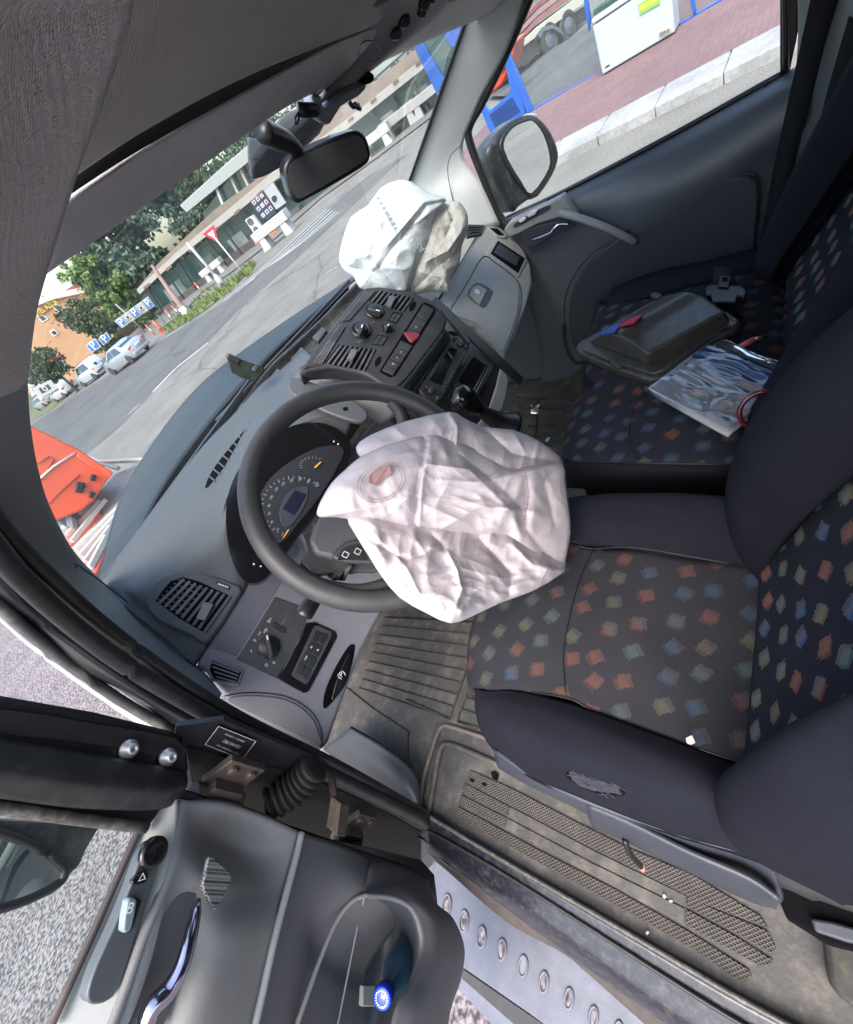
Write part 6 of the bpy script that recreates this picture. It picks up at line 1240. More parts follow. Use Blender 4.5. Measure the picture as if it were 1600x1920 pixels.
mk = MB()
def stripe(pts, w_):
    v = [g(*p, .002) for p in pts]
    for a, b in zip(v, v[1:]):
        d = (b - a).normalized(); r = Vector((-d.y, d.x, 0)) * w_ / 2; k = len(mk.v); mk.v += [a - r, b - r, b + r, a + r]; mk.f.append([k, k + 1, k + 2, k + 3])
stripe([(286, 735), (330, 690), (391, 642)], .30); stripe([(240, 777), (262, 757)], .14)
for a, b in (((420, 563), (612, 392)), ((443, 548), (618, 392)), ((462, 533), (624, 394)), ((478, 520), (630, 396)), ((494, 508), (636, 396))): stripe([a, ((a[0] + b[0]) / 2 + 3, (a[1] + b[1]) / 2 + 2), b], .30)
stripe([(612, 512), (632, 500)], .08); stripe([(628, 486), (636, 482)], .06)
tag(mk.build('road_markings', white_p), kind='structure')
gsheet('grass_verge', [(303, 614), (320, 600), (387, 555), (425, 530), (481, 492), (472, 504), (431, 544), (375, 588), (325, 618), (309, 627)], .03, grass_m)
gsheet('grass_verge', [(55, 772), (80, 757), (112, 740), (118, 752), (90, 772), (58, 790)], .03, grass_m)
tf_ = MB()
for i in range(260):
    t = R.random(); a = Vector((309, 620)).lerp(Vector((478, 496)), t); a += Vector((R.uniform(-14, 14), R.uniform(-10, 14))) * (.4 + .6 * math.sin(t * 3.1)); c = g(a.x, a.y, .03)
    for k in range(3): d = Vector((R.uniform(-1, 1), R.uniform(-1, 1), 0)).normalized() * .12; h = Vector((R.uniform(-.1, .1), R.uniform(-.1, .1), R.uniform(.12, .4))); tf_.add([c - d, c + d, c + h], [[0, 1, 2]])
tag(tf_.build('grass', mat('grass blades', (.12, .17, .04), .8, var=.5, vscale=2)), kind='stuff')
gsheet('pavement', [(330, 600), (381, 545), (431, 512), (506, 455), (600, 372), (700, 300), (800, 225), (880, 160), (880, 120), (760, 190), (600, 320), (480, 420), (330, 540)], .06, pave_m)
# painted kerb stones
ka, kb_ = g(378, 520), g(520, 438)
n_ = 16; kk = (kb_ - ka) / n_
om, wm = mat('orange kerb paint', (.5, .14, .07), .7, dust=.2), mat('dark kerb', (.06, .06, .06), .8)
for i in range(n_):
    c = ka + kk * (i + .5) + Vector((0, 0, .12)); o = MB().box(c, kk * .48, Vector((-kk.y, kk.x, 0)).normalized() * .12, (0, 0, .12)).build('kerb_stone', om if i % 2 else wm, None, bev=.02)
    tag(o, ('orange' if i % 2 else 'dark') + ' painted kerb stone in the row along the kiosk pavement', 'kerb stone', ('orange' if i % 2 else 'dark') + ' kerb stones along the kiosk')
# ---- right hand side: kerb, brick pavement, blue shop front
kx = [U(1040, 312, 'z', G), U(1462, 106, 'z', G)]
kd_ = (kx[1] - kx[0]).normalized(); kn_ = Vector((-kd_.y, kd_.x, 0)); kn_ = kn_ if kn_.x > 0 else -kn_
K0 = kx[0] - kd_ * 5
for i in range(17):
    a = K0 + kd_ * (i * .98); b = a + kd_ * .97
    o = MB().prism([v + Vector((0, 0, .15)) for v in (a, b, b + kn_ * 1.0, a + kn_ * 1.0)], [v - Vector((0, 0, .1)) for v in (a, b, b + kn_ * 1.0, a + kn_ * 1.0)]).build('kerb_stone', kerbw_m, None, bev=.02)
    pm = (a + b) / 2 + kn_ * .5; lc = CM @ (pm - CP); sx_p = 800 + FL * lc.x / -lc.z
    lb = 'white painted kerb slab along the red brick pavement'
    near = {True: 'white painted kerb slab just right of the side mirror'}.get(1040 <= sx_p < 1130) or ('white painted kerb slab in front of the chest freezer' if 1130 <= sx_p < 1230 else 'white painted kerb slab right of the chest freezer' if 1230 <= sx_p < 1340 else 'white painted kerb slab beside the rear edge of the side window' if 1340 <= sx_p < 1460 else lb)
    tag(o, near, 'kerb stone', 'white kerb slabs by the shop')
br_m = bpy.data.materials.new('red paving bricks'); br_m.use_nodes = True; n = br_m.node_tree.nodes; l = br_m.node_tree.links
bt_ = n.new('ShaderNodeTexBrick'); ge = n.new('ShaderNodeNewGeometry'); l.new(ge.outputs['Position'], bt_.inputs[0]); bt_.inputs['Scale'].default_value = 2.4; bt_.inputs['Color1'].default_value = (.15, .065, .07, 1); bt_.inputs['Color2'].default_value = (.20, .10, .10, 1); bt_.inputs['Mortar'].default_value = (.12, .075, .075, 1); bt_.inputs['Mortar Size'].default_value = .03
nz = n.new('ShaderNodeTexNoise'); nz.inputs['Scale'].default_value = .9; nz.inputs['Detail'].default_value = 6; l.new(ge.outputs['Position'], nz.inputs[0]); mx = n.new('ShaderNodeMix'); mx.data_type = 'RGBA'; mx.blend_type = 'MULTIPLY'; mx.inputs[0].default_value = .6; l.new(bt_.outputs[0], mx.inputs[6]); l.new(nz.outputs[0], mx.inputs[7])
n['Principled BSDF'].inputs['Roughness'].default_value = .85; mr = n.new('ShaderNodeMix'); mr.data_type = 'RGBA'; mr.inputs[0].default_value = .25; l.new(mx.outputs[2], mr.inputs[6]); mr.inputs[7].default_value = (.20, .15, .15, 1); l.new(mr.outputs[2], n['Principled BSDF'].inputs['Base Color'])
a = K0 + kn_; b = K0 + kd_ * 16.7 + kn_
tag(raw('brick_pavement', [v + Vector((0, 0, .148)) for v in (a, b, b + kn_ * 8, a + kn_ * 8)], [[0, 1, 2, 3]], br_m), kind='structure')
S0, S1 = g(991, 212, .15), g(1347, 5, .15); sdv = (S1 - S0).normalized(); SF = PL(S0, Vector((sdv.y, -sdv.x, 0)) if sdv.y < 0 else Vector((-sdv.y, sdv.x, 0)))
if SF.n.x > 0: SF = PL(SF.p, -SF.n)
blue_m = mat('blue painted steel', (.012, .085, .36), .5, var=.12, vscale=3)
shop = thing('glass_shopfront', 'shop front of clear panes in blue steel frames behind the brick pavement', 'shop front', S0)
slab('bottom_rail', SF, [(985, 214), (993, 207), (1128, 131), (1355, -5), (1360, 2), (1130, 140), (990, 219)], -.06, .0, blue_m, shop, .01)
slab('post', SF, [(946, 101), (954, 98), (1000, 206), (989, 214), (970, 165)], -.08, .02, blue_m, shop, .01)
slab('post', SF, [(1090, -30), (1097, -30), (1107, 38), (1104, 60), (1100, 38)], -.08, .02, blue_m, shop, .01)
slab('post', SF, [(1290, -20), (1297, -20), (1306, 24), (1300, 28)], -.08, .02, blue_m, shop, .01)
sd_ = slab('louvre_door', SF, [(900, 202), (908, 196), (918, 208), (958, 174), (946, 110), (956, 104), (986, 212), (926, 252), (918, 246)], -.06, .01, blue_m, shop, .01)
slab('louvre_panel', SF, [(914, 212), (958, 176), (978, 212), (928, 242)], -.07, .0, mat('blue panel', (.01, .055, .22), .6), sd_, 0)
m_ = MB()
for i in range(7):
    t = (i + .5) / 7; m_.slab(SF, [Vector((917, 214)).lerp(Vector((929, 238)), t) + Vector((0, 0)), Vector((959, 180)).lerp(Vector((975, 208)), t), Vector((959, 180)).lerp(Vector((975, 208)), t) + Vector((1, 2.2)), Vector((917, 214)).lerp(Vector((929, 238)), t) + Vector((1, 2.2))], .0, .03)
m_.build('louvre', mat('louvre blue', (.006, .03, .13), .5), sd_)
raw('pane', [SF.at(*p, -.03) for p in [(1000, 205), (955, 97), (1000, -60), (1355, -60), (1355, -5), (1128, 131)]], [[0, 1, 2, 3, 4, 5]], glass('shop glass', (.80, .86, .88), .9, .05), shop)
slab('blue_gate', SF, [(821, 46), (868, 10), (888, -6), (876, 40), (866, 60), (856, 92), (842, 84)], -.08, .0, blue_m, shop, .01)
slab('gate_post', SF, [(768, 72), (782, 62), (832, 148), (822, 176), (816, 170)], -.08, .02, blue_m, shop, .01)
slab('gate_panel', SF, [(783, 64), (822, 47), (846, 88), (838, 110), (832, 140)], -.10, -.05, mat('green mesh panel', (.05, .09, .08), .6, var=.6, vscale=2), shop, 0)
# chest freezer
fz = thing('chest_freezer', 'white chest freezer with a green price card on the brick pavement', 'freezer', g(1130, 143, .15))
f0, f1 = g(1130, 143, .15), g(1267, 62, .15); fu = (f1 - f0); fd = Vector((fu.y, -fu.x, 0)).normalized(); fd = fd if fd.x > 0 else -fd; FZ = PL(f0, -fd)
up = Vector((0, 0, 1.0)); frz = mat('white enamel', (.36, .41, .46), .3, var=.05)
MB().prism([v + up * .95 for v in (f0, f1, f1 + fd * .7, f0 + fd * .7)], [v + up * .02 for v in (f0, f1, f1 + fd * .7, f0 + fd * .7)]).build('cabinet', frz, fz, bev=.03)
MB().prism([v + up * 1.06 for v in (f0 - fd * .02, f1 - fd * .02, f1 + fd * .72, f0 + fd * .72)], [v + up * .965 for v in (f0 - fd * .02, f1 - fd * .02, f1 + fd * .72, f0 + fd * .72)]).build('lid', frz, fz, bev=.03)
slab('price_card', FZ, [(1197, 8), (1200, 27), (1238, 6), (1236, -14)], .012, .03, mat('green card', (.18, .45, .05), .5), fz, 0)
slab('card_stripe', FZ, [(1199, 12), (1200, 20), (1237, -1), (1236, -9)], .03, .034, mat('yellow card', (.5, .5, .06), .5), fz, 0)
slab('control_panel', FZ, [(1236, 60), (1240, 69), (1259, 60), (1257, 50), (1244, 54)], .003, .02, mat('beige panel', (.4, .37, .3), .5), fz, 0, sm=2)
for x, y in ((1240, 63), (1246, 60), (1253, 57)): MB().lathe(FZ.at(x, y, .02), FZ.n, [(0, .035), (.02, .03)], 12).build('dial', mat('dial', (.15, .15, .15), .5), fz)
slab('maker_plate', FZ, [(1135, 125), (1135, 128), (1144, 123), (1143, 120)], .003, .01, dark_m, fz, 0)
# dark bin basket behind freezer
ck = thing('drinks_crate', 'dark green wire crate of bottles standing behind the freezer', 'crate', g(1150, 60, .15)); 
slab('crate_body', SF, [(1112, 20), (1118, 45), (1170, 14), (1166, -14)], .05, .45, mat('crate green', (.02, .05, .035), .6, var=.7, vscale=14), ck, .02)
# ---- lorry beyond the glass
lr = thing('flatbed_lorry', 'cream and red flatbed lorry parked beyond the blue shop front', 'lorry', g(1035, 100))
w0 = g(1038, 98); w1 = g(980, 150); lu = (w1 - w0).normalized(); ln = Vector((lu.y, -lu.x, 0)); ln = ln if ln.x < 0 else -ln; LP = PL(w0, ln)
for px_ in (1033, 1068):
    c = (LP.at(1033, 72) if px_ == 1033 else LP.at(1068, 48))
    wv_ = MB().lathe(c - ln * .3, ln, [(0, .2), (0, .50), (.05, .55), (.25, .55), (.3, .5), (.3, .32), (.22, .30), (.22, .05)], 24).build('wheel', rubber_m, lr, True)
    MB().lathe(c - ln * .06, ln, [(0, .30), (.06, .28), (.03, .18), (.08, .10), (.09, .02)], 16).build('rim', galv_m, wv_, True)
slab('mudguard', LP, [(1008, 64), (1018, 50), (1036, 46), (1052, 52), (1058, 68), (1052, 62), (1036, 53), (1020, 58), (1014, 72)], -.5, .1, galv_m, lr, .01)
slab('chassis', LP, [(958, 130), (960, 108), (1010, 68), (1100, 8), (1100, 36), (1050, 66), (1010, 98), (990, 122)], -2, -.15, mat('dark chassis', (.04, .035, .035), .6, var=.4, vscale=3), lr, .02)  # chassis box in a plain dark colour
slab('deck_side', LP, [(960, 104), (962, 92), (1010, 48), (1100, -20), (1100, 4), (1010, 66)], -2.2, 0, mat('cream side rail', (.5, .46, .38), .5), lr, .02)
for i, (dy, c) in enumerate(((0, (.28, .10, .10)), (14, (.35, .2, .19)), (28, (.22, .07, .07)))): slab('side_board', LP, [(968, 84 - dy), (1010, 42 - dy), (1100, -26 - dy), (1100, -38 - dy), (1010, 30 - dy), (972, 72 - dy)], -2.2, -.02, mat('lorry board', c, .6, var=.2), lr, .01)
slab('tail_light', LP, [(938, 138), (942, 128), (950, 130), (946, 142)], -.3, -.02, mat('orange red paint', (.55, .08, .03), .4), lr, .01)
gsheet('back_road', [(915, 180), (1000, 105), (1040, 88), (1110, 48), (1125, 120), (1000, 200), (985, 180)], .151, lane_m)
# ---- tow truck in front
tt = thing('recovery_truck', 'orange recovery truck with a bare pale deck parked ahead of the bonnet', 'truck', (.2, 6, -.5))
or_m = mat('orange truck paint', (.62, .075, .022), .35, var=.08, coat=.3, dust=.1, dcol=(.4, .25, .2)); TP = PL((0, 5.6, 0), (0, -1, .12))
cabx = slab('cab', TP, [(20, 775), (58, 797), (150, 843), (213, 886), (200, 903), (176, 938), (152, 958), (108, 975), (40, 960), (0, 860)], -1.6, 0, or_m, tt, .02)
slab('cab_corner', TP, [(150, 846), (213, 886), (206, 896), (143, 855)], .0, .05, or_m, tt, .01)
tube('panel_line', [(72, 900, TP, .01), (100, 875, TP, .01), (140, 850, TP, .01)], .012, mat('pale strip', (.6, .5, .45), .4), cabx, 6, sm=1)
tube('panel_line', [(90, 945, TP, .008), (110, 925, TP, .008), (150, 890, TP, .008)], .006, mat('dark orange line', (.3, .04, .015), .5), cabx, 6, sm=1)  # panel line in a darker orange than the cab
tube('panel_line', [(70, 870, TP, .008), (92, 856, TP, .008), (102, 862, TP, .008), (88, 880, TP, .008)], .006, MATS['dark orange line'], cabx, 6, sm=1)
for x, y, s in ((149, 914, .05), (174, 896, .03), (172, 928, .03)):
    m_ = MB(); c = TP.at(x, y, .02)
    m_.box(c, (s, 0, s * .5), (s * .3, 0, -s * .6), (0, .03, 0)).box(c + Vector((s * .6, 0, -s * .6)), (s * .4, 0, 0), (0, .02, 0), (0, 0, s * .15)); m_.build('latch', black_m, cabx, bev=.01)
DK = PL((0, 5, -.12), (0, 0, 1)); pal = mat('dirty pale deck', (.30, .26, .25), .7, var=.35, vscale=9, dust=.3)
slab('deck', DK, [(170, 940), (215, 888), (276, 865), (262, 900), (240, 940), (205, 1000), (176, 1070), (100, 1060), (110, 990)], -.12, 0, pal, tt, .01)
for i in range(7):
    t = i / 6; a = DK.at(*Vector((118, 990)).lerp(Vector((168, 1066)), t), .08); b = DK.at(*Vector((178, 940)).lerp(Vector((236, 930)), t), .08) if i < 3 else DK.at(*Vector((232, 938)).lerp(Vector((200, 1005)), (t - .4) / .6), .08)
    MB().bar(a, b, .05, .05).build('rail', mat('rail grey', (.42, .40, .38), .5, var=.2) if i == 0 else MATS['rail grey'], tt, bev=.008)
slab('red_side', DK, [(152, 1066), (176, 1078), (214, 985), (205, 990)], .0, .05, or_m, tt, .01); slab('red_side', DK, [(120, 1010), (128, 1022), (186, 962), (180, 955)], .0, .04, or_m, tt, .01)
MB().bar(DK.at(150, 850, .3), DK.at(186, 866, .2), .04, .04).bar(DK.at(186, 866, .2), DK.at(277, 862, .1), .04, .04).bar(DK.at(186, 866, .2), DK.at(222, 878, .1), .05, .04).build('cable_arm', MATS['rail grey'], tt)
MB().box(DK.at(125, 968, .15), (.10, 0, 0), (0, .08, 0), (0, 0, .10)).box(DK.at(135, 980, .12), (.05, 0, .05), (0, .14, 0), (0, 0, .04)).build('winch_latch', galv_m, tt, bev=.01)
# ---- galvanised running board of the carrier under the door opening
RZ = PL((0, 0, -.36), (0, 0, 1)); rp = thing('carrier_ramp', 'galvanised slotted steel ramp of the carrier below the door sill', 'ramp', (-1.08, .4, -.36))
outer = [(780, 1560), (800, 1590), (960, 1690), (1150, 1825), (1300, 1960), (1180, 2010), (1040, 1935), (990, 1898), (870, 1815), (780, 1745)]
def oval(cx, cy, w_, h_, an, n=14): return [(cx + math.cos(t) * w_ * math.cos(an) - math.sin(t) * h_ * math.sin(an), cy + math.cos(t) * w_ * math.sin(an) + math.sin(t) * h_ * math.cos(an)) for t in [2 * math.pi * k / n for k in range(n)]]
holes = [oval(x, y, 8, 20, .08) for x, y in ((838, 1697), (870, 1727), (903, 1757), (941, 1781), (1020, 1842), (1067, 1873), (1113, 1907), (1160, 1935))] + [oval(x, y, 4.5, 7, .2, 8) for x, y in ((811, 1672),)]
poly = [[RZ.at(*p) for p in outer]] + [[RZ.at(*p) for p in h] for h in holes]
tri = geometry.tessellate_polygon(poly); vs = [v for q_ in poly for v in q_]; fs = [list(t) for t in tri]
fs = [f if (vs[f[1]] - vs[f[0]]).cross(vs[f[2]] - vs[f[0]]).z > 0 else f[::-1] for f in fs]
raw('plate', vs, fs, galv_m, rp, solid=.008)
for h in holes: tube('slot_rim', [RZ.at(*p, .001) for p in h], .0035, galv_m, rp, 6, True, 1)
slab('blind_slot', RZ, oval(981, 1812, 8, 20, .08), -.002, .0015, mat('slot fill', (.2, .21, .24), .5, metal=.3), rp, 0)  # closed slot filled with a paler steel tone than the plate
tube('slot_rim', [RZ.at(*p, .001) for p in oval(981, 1812, 8, 20, .08)], .0035, galv_m, rp, 6, True, 1)
for x, y in ((826, 1612), (856, 1630), (888, 1651), (922, 1673), (957, 1697)): MB().lathe(RZ.at(x, y, 0), (0, 0, 1), [(0, .014), (.004, .013), (.005, .008)], 14).build('rivet', galv_m, rp)
slab('gap_strip', RZ.off(-.06), [(868, 1818), (990, 1902), (1080, 1962), (1060, 1985), (980, 1935), (866, 1835)], -.05, 0, dark_m, rp, 0)  # dark strip filling the gap between the plate and the lower rail
slab('lower_rail', RZ.off(-.14), [(866, 1822), (960, 1888), (1040, 1945), (1000, 1990), (930, 1930), (862, 1858)], -.04, 0, galv_m, rp, .002)
# ---- distant left: cars, hotel, trees, banners
def car(kind, body, loc, rz, label):
    t = thing('parked_car', label, 'car', (0, 0, 0), 'pale cars parked beyond the road')
    L = {'sedan': 4.7, 'suv': 4.3, 'hatch': 4.1}[kind]
    prof = {'sedan': [(0, .35, .78), (.03, .75, .84), (.05, 1.0, .84), (.20, 1.05, .86)], }
    xs = [0, .02, .06, .18, .30, .42, .56, .70, .84, .96, 1]
    top = {'sedan': [.80, 1.0, 1.06, 1.12, 1.40, 1.45, 1.42, 1.02, .93, .78, .55], 'suv': [.9, 1.15, 1.45, 1.62, 1.66, 1.66, 1.6, 1.12, 1.02, .88, .6], 'hatch': [.8, 1.05, 1.3, 1.46, 1.50, 1.49, 1.42, 1.02, .93, .8, .55]}[kind]
    belt = .92 if kind != 'suv' else 1.02
    vs = []; fs = []
    for x, z in zip(xs, top):
        X = (x - .5) * L; wd = .90 - .16 * (2 * abs(x - .5)) ** 4; zt = min(z, belt); roofw = wd - (max(0, z - belt)) * .42
        vs += [(X, -wd + .06, .28), (X, -wd, .5), (X, -wd + .01, zt), (X, -roofw, z), (X, -roofw * .6, z + .02), (X, roofw * .6, z + .02), (X, roofw, z), (X, wd - .01, zt), (X, wd, .5), (X, wd - .06, .28)]
    for i in range(len(xs) - 1):
        for j in range(9): a = i * 10 + j; fs.append([a, a + 1, a + 11, a + 10])
    fs += [list(range(9, -1, -1)), [len(vs) - 10 + k for k in range(10)]]
    fs = [f[::-1] for f in fs]
    raw('body', vs, fs, body, t, True, bev=0)
    gm = MATS['car glass']; P_ = lambda x, s, z: Vector(((x - .5) * L, s, z))
    for s in (-1, 1):
        m_ = MB(); f = lambda x0, x1, a, b: m_.add([P_(x0, s * .885, belt + .02), P_(x1, s * .885, belt + .02), P_(b, s * (.89 - (top[5] - .12 - belt) * .40), top[5] - .10), P_(a, s * (.89 - (top[5] - .12 - belt) * .40), top[5] - .10)], [[0, 1, 2, 3], [3, 2, 1, 0]])
        f(.20 if kind == 'sedan' else .10, .44, .29 if kind == 'sedan' else .15, .44); f(.455, .68, .455, .57); m_.build('side_window', gm, t)
    m_ = MB(); x0, x1 = (.19, .30) if kind == 'sedan' else (.035, .11); z0, z1 = (top[3] + .03, top[4] - .05) if kind == 'sedan' else (belt + .12, top[3] - .12)
    m_.add([P_(x0 - .012, -.62, z0), P_(x0 - .012, .62, z0), P_(x1 - .012, .52, z1 + .03), P_(x1 - .012, -.52, z1 + .03)], [[0, 1, 2, 3], [3, 2, 1, 0]]).build('rear_window', gm, t)
    MB().add([P_(.705, -.66, belt + .14), P_(.705, .66, belt + .14), P_(.575, .55, top[6] + .0), P_(.575, -.55, top[6] + .0)], [[0, 1, 2, 3], [3, 2, 1, 0]]).build('windscreen', gm, t)
    for X in (.19, .82):
        for s in (-1, 1):
            w_ = MB().lathe(P_(X, s * .72, .33), (0, s, 0), [(0, .2), (0, .31), (.02, .33), (.15, .33), (.18, .30), (.18, .23)], 20).build('wheel', rubber_m, t, True)
            MB().lathe(P_(X, s * .86, .33), (0, s, 0), [(0, .23), (.03, .22), (.02, .12), (.04, .05)], 12).build('rim', galv_m, w_, True)
    for s in (-1, 1):
        MB().box(P_(.012, s * .66, .82), (.05, 0, 0), (0, .16, 0), (0, 0, .09)).build('tail_light', MATS['tail red'], t, bev=.03)
        MB().box(P_(.985, s * .60, .66), (.05, 0, 0), (0, .16, 0), (0, 0, .07)).build('headlight', galv_m, t, bev=.03)
        MB().box(P_(.66, s * .95, belt + .06), (.07, 0, 0), (0, .10, 0), (0, 0, .06)).build('door_mirror', body, t, bev=.02)
    MB().box(P_(-.002, 0, .74 if kind != 'sedan' else .8), (.012, 0, 0), (0, .26, 0), (0, 0, .06)).build('number_plate', paper_m, t)
    MB().box(P_(.0, 0, .42), (.06, 0, 0), (0, .8, 0), (0, 0, .08)).build('bumper', dark_m if kind == 'suv' else body, t, bev=.03)
    if kind == 'suv':
        for s in (-1, 1): MB().bar(P_(.16, s * .58, 1.72), P_(.56, s * .58, 1.68), .04, .04).build('roof_rail', galv_m, t)
        MB().lathe(P_(-.005, .2, 1.0), (-1, 0, 0), [(0, .13), (.03, .12)], 16).build('spare_badge', black_m, t)
    t.location = loc; t.rotation_euler = (0, 0, rz); return t
mat('car glass', (.02, .035, .045), .05, spec=.8); mat('tail red', (.45, .02, .03), .25)
silv = mat('silver car paint', (.33, .37, .40), .3, metal=.25, coat=.5); whc = mat('white car paint', (.42, .45, .47), .3, coat=.5)
rr, rl_, fl_ = g(291, 645), g(250, 682), g(222, 700)
a0 = math.atan2(fl_.y - rl_.y, fl_.x - rl_.x); 
ang = math.radians(100)
def place(kind, m, base, lb, an=ang): # base: rear-left wheel contact
    L = {'sedan': 4.7, 'suv': 4.3, 'hatch': 4.1}[kind]; f = Vector((math.cos(an), math.sin(an), 0)); r = Vector((math.sin(an), -math.cos(an), 0)); c = base + f * (L * .31) + r * .8; c.z = G; return car(kind, m, c, an, lb)
place('sedan', silv, g(252, 680), 'silver saloon car parked nearest the traffic cone, tail towards the road')
place('suv', whc, g(184, 710), 'white sport utility car with roof rails between the silver saloon and the hatchback')
place('hatch', whc, g(126, 744), 'small white hatchback parked at the far end of the row of cars')
place('hatch', silv, g(88, 762), 'pale car half hidden behind the front pillar, beyond the white hatchback')
# trees
leaf = [mat('leaf bright', (.15, .24, .07), .7, var=.4, vscale=2), mat('leaf dark', (.05, .085, .035), .7, var=.5, vscale=2), mat('leaf blue green', (.09, .15, .095), .7, var=.45, vscale=2)]
bark = mat('bark', (.10, .08, .06), .9, var=.4, vscale=3)
def tree(base, h, r, kind, lf, label, cone=False, n=3800, trunk=.35, grp='trees behind the road', ls=.16):
    t = thing('conifer' if cone else 'tree', label, 'tree', (0, 0, 0), grp); m_ = MB(); rr_ = random.Random(int(h * 97 + r * 13 + base.x))
    m_.tube([base + Vector((0, 0, -.3)), base + Vector((.05 * r, 0, h * .4)), base + Vector((0, .05 * r, h * .85))], [h * .03 + .05, h * .02 + .03, .04], 8)
    tips = []
    for i in range(26):
        z = h * rr_.uniform(trunk, .95); a = rr_.uniform(0, 6.28); q_ = r * ((1 - (z / h)) * 1.15 + .08 if cone else math.sqrt(max(.05, 1 - ((z / h - (trunk + 1) / 2) / ((1.04 - trunk) / 2)) ** 2))) * rr_.uniform(.6, 1)
        p0 = base + Vector((0, 0, z * (.9 if cone else .75))); p1 = base + Vector((math.cos(a) * q_, math.sin(a) * q_, z)); m_.tube([p0, p0.lerp(p1, .5) + Vector((0, 0, .05 * h * (0 if cone else 1))), p1], [.05, .035, .02], 5); tips.append((p1, q_))
    m_.build('trunk', bark, t, True); c_ = MB(); cl = []
    for p, q_ in tips:
        for k in range(5): cl.append((base + Vector((0, 0, p.z - base.z)) if False else p.lerp(Vector((base.x, base.y, p.z)), rr_.uniform(0, .75)) + Vector([rr_.gauss(0, r * .10) for _ in range(3)]), r * rr_.uniform(.10, .22)))
    for i in range(n):
        p, s = cl[rr_.randrange(len(cl))]; d = Vector([rr_.gauss(0, 1) for _ in range(3)]).normalized() * s * rr_.uniform(.4, 1.1); c = p + d; a = Vector([rr_.gauss(0, 1) for _ in range(3)]).normalized() * ls * rr_.uniform(.6, 1.3); b = a.cross(Vector([rr_.gauss(0, 1) for _ in range(3)])).normalized() * ls * .6
        c_.add([c - a, c + b, c + a, c - b], [[0, 1, 2, 3]])
    c_.build('crown', lf, t)
def tb(px, py, Y): v = U(px, py, 'y', Y); return Vector((v.x, v.y, G))
tree(tb(320, 560, 62), 14, 6.8, 0, leaf[2], 'big dark pine towering behind the kiosk roof', n=12000, trunk=.1, ls=.34)
tree(tb(400, 470, 58), 13, 5.5, 0, leaf[2], 'tall pine touching the roof lining edge, right of the biggest pine', n=8000, trunk=.15, ls=.3)
tree(tb(440, 410, 52), 10, 4.5, 0, leaf[1], 'dark pine beside the white slab of the upper building', n=6000, trunk=.15, ls=.25)
tree(tb(238, 585, 60), 8.2, 3.3, 0, leaf[0], 'bright green leafy tree between the hotel and the pines', n=7000, trunk=.1, ls=.25)
tree(tb(245, 560, 66), 9.5, 4.2, 0, leaf[0], 'pale green leafy tree behind the bright green one', n=6000, trunk=.1, ls=.25)
tree(tb(205, 640, 55), 5.2, 2.6, 0, leaf[1], 'dark shrubby conifer behind the silver saloon', n=5000, trunk=.05, ls=.18)
tree(Vector((20.3, 60, G)), 6.4, 1.9, 0, leaf[1], 'small pine with a bare trunk in front of the hotel', n=1100, trunk=.6, ls=.17)
tree(Vector((13.2, 55, G)), 4.4, 2.6, 0, leaf[1], 'spreading dark pine beside the front pillar and hotel', n=1500, trunk=.45, ls=.2)
tree(tb(90, 590, 130), 13, 7, 0, leaf[0], 'far green tree showing above the hotel roof', n=3000, trunk=.3, ls=.3)
for px_, hh in ((560, 11), (480, 12), (620, 10)): tree(tb(px_, 330, 75), hh, 6, 0, leaf[2], {560: 'green tree seen over the kiosk roof near the mirror stalk', 480: 'dark tree behind the white slab building', 620: 'green tree beyond the glass pavilion'}[px_], n=3500, trunk=.2, ls=.35)
# hotel
hA, hB = tb(155, 640, 78), tb(10, 700, 92); hd = (hB - hA).normalized(); HN = Vector((hd.y, -hd.x, 0)); HN = HN if HN.y < 0 else -HN; HL = PL(hA, HN)
ht = thing('hotel', 'peach three storey hotel with a red roof and yellow rooftop lettering', 'building', hA)
pe = mat('peach render', (.40, .235, .13), .8, var=.08, vscale=.5)
slab('wall', HL, [(157, 548), (206, 605), (240, 720), (70, 740), (10, 740), (20, 600), (62, 572), (100, 556)], -12, 0, pe, ht, .05)
slab('gable_roof', HL, [(58, 572), (100, 556), (160, 543), (158, 549), (100, 561), (60, 577)], -12, .6, mat('white eaves', (.5, .42, .38), .7), ht, 0)
slab('red_roof', HL, [(112, 552), (140, 533), (147, 534), (158, 546), (130, 550)], -8, -1, mat('red roof tiles', (.25, .04, .05), .6, var=.2), ht, 0)
for q_ in ([(69, 594), (78, 589), (91, 598), (80, 605)], [(95, 573), (106, 569), (120, 580), (110, 586)], [(115, 600), (126, 594), (138, 604), (128, 612)], [(92, 622), (101, 617), (110, 625), (102, 631)]):
    wn = slab('window', HL, q_, .02, .12, paper_m, ht, .02); c = sum((Vector(v) for v in q_), Vector((0, 0))) / 4
    slab('pane', HL, [Vector(v).lerp(c, .3) for v in q_], .12, .16, MATS['car glass'], wn, 0)
hw = slab('sign_band', HL, [(62, 590), (97, 567), (101, 572), (66, 595)], .1, .3, mat('dark sign', (.15, .06, .03), .7), ht, 0); text('lettering', 'HOTEL AZUR', HL, (66, 590), (98, 569), .9, mat('yellow letters', (.75, .6, .05), .5), hw, .36)
slab('air_conditioner', HL, [(111, 584), (117, 580), (122, 586), (115, 590)], .1, .7, paper_m, ht, .02)
wb_ = thing('white_outbuilding', 'low white walled outbuilding with a red coping left of the cars', 'building', g(60, 740)); OB = PL(U(90, 700, 'y', 64), (-.3, -.95, 0))
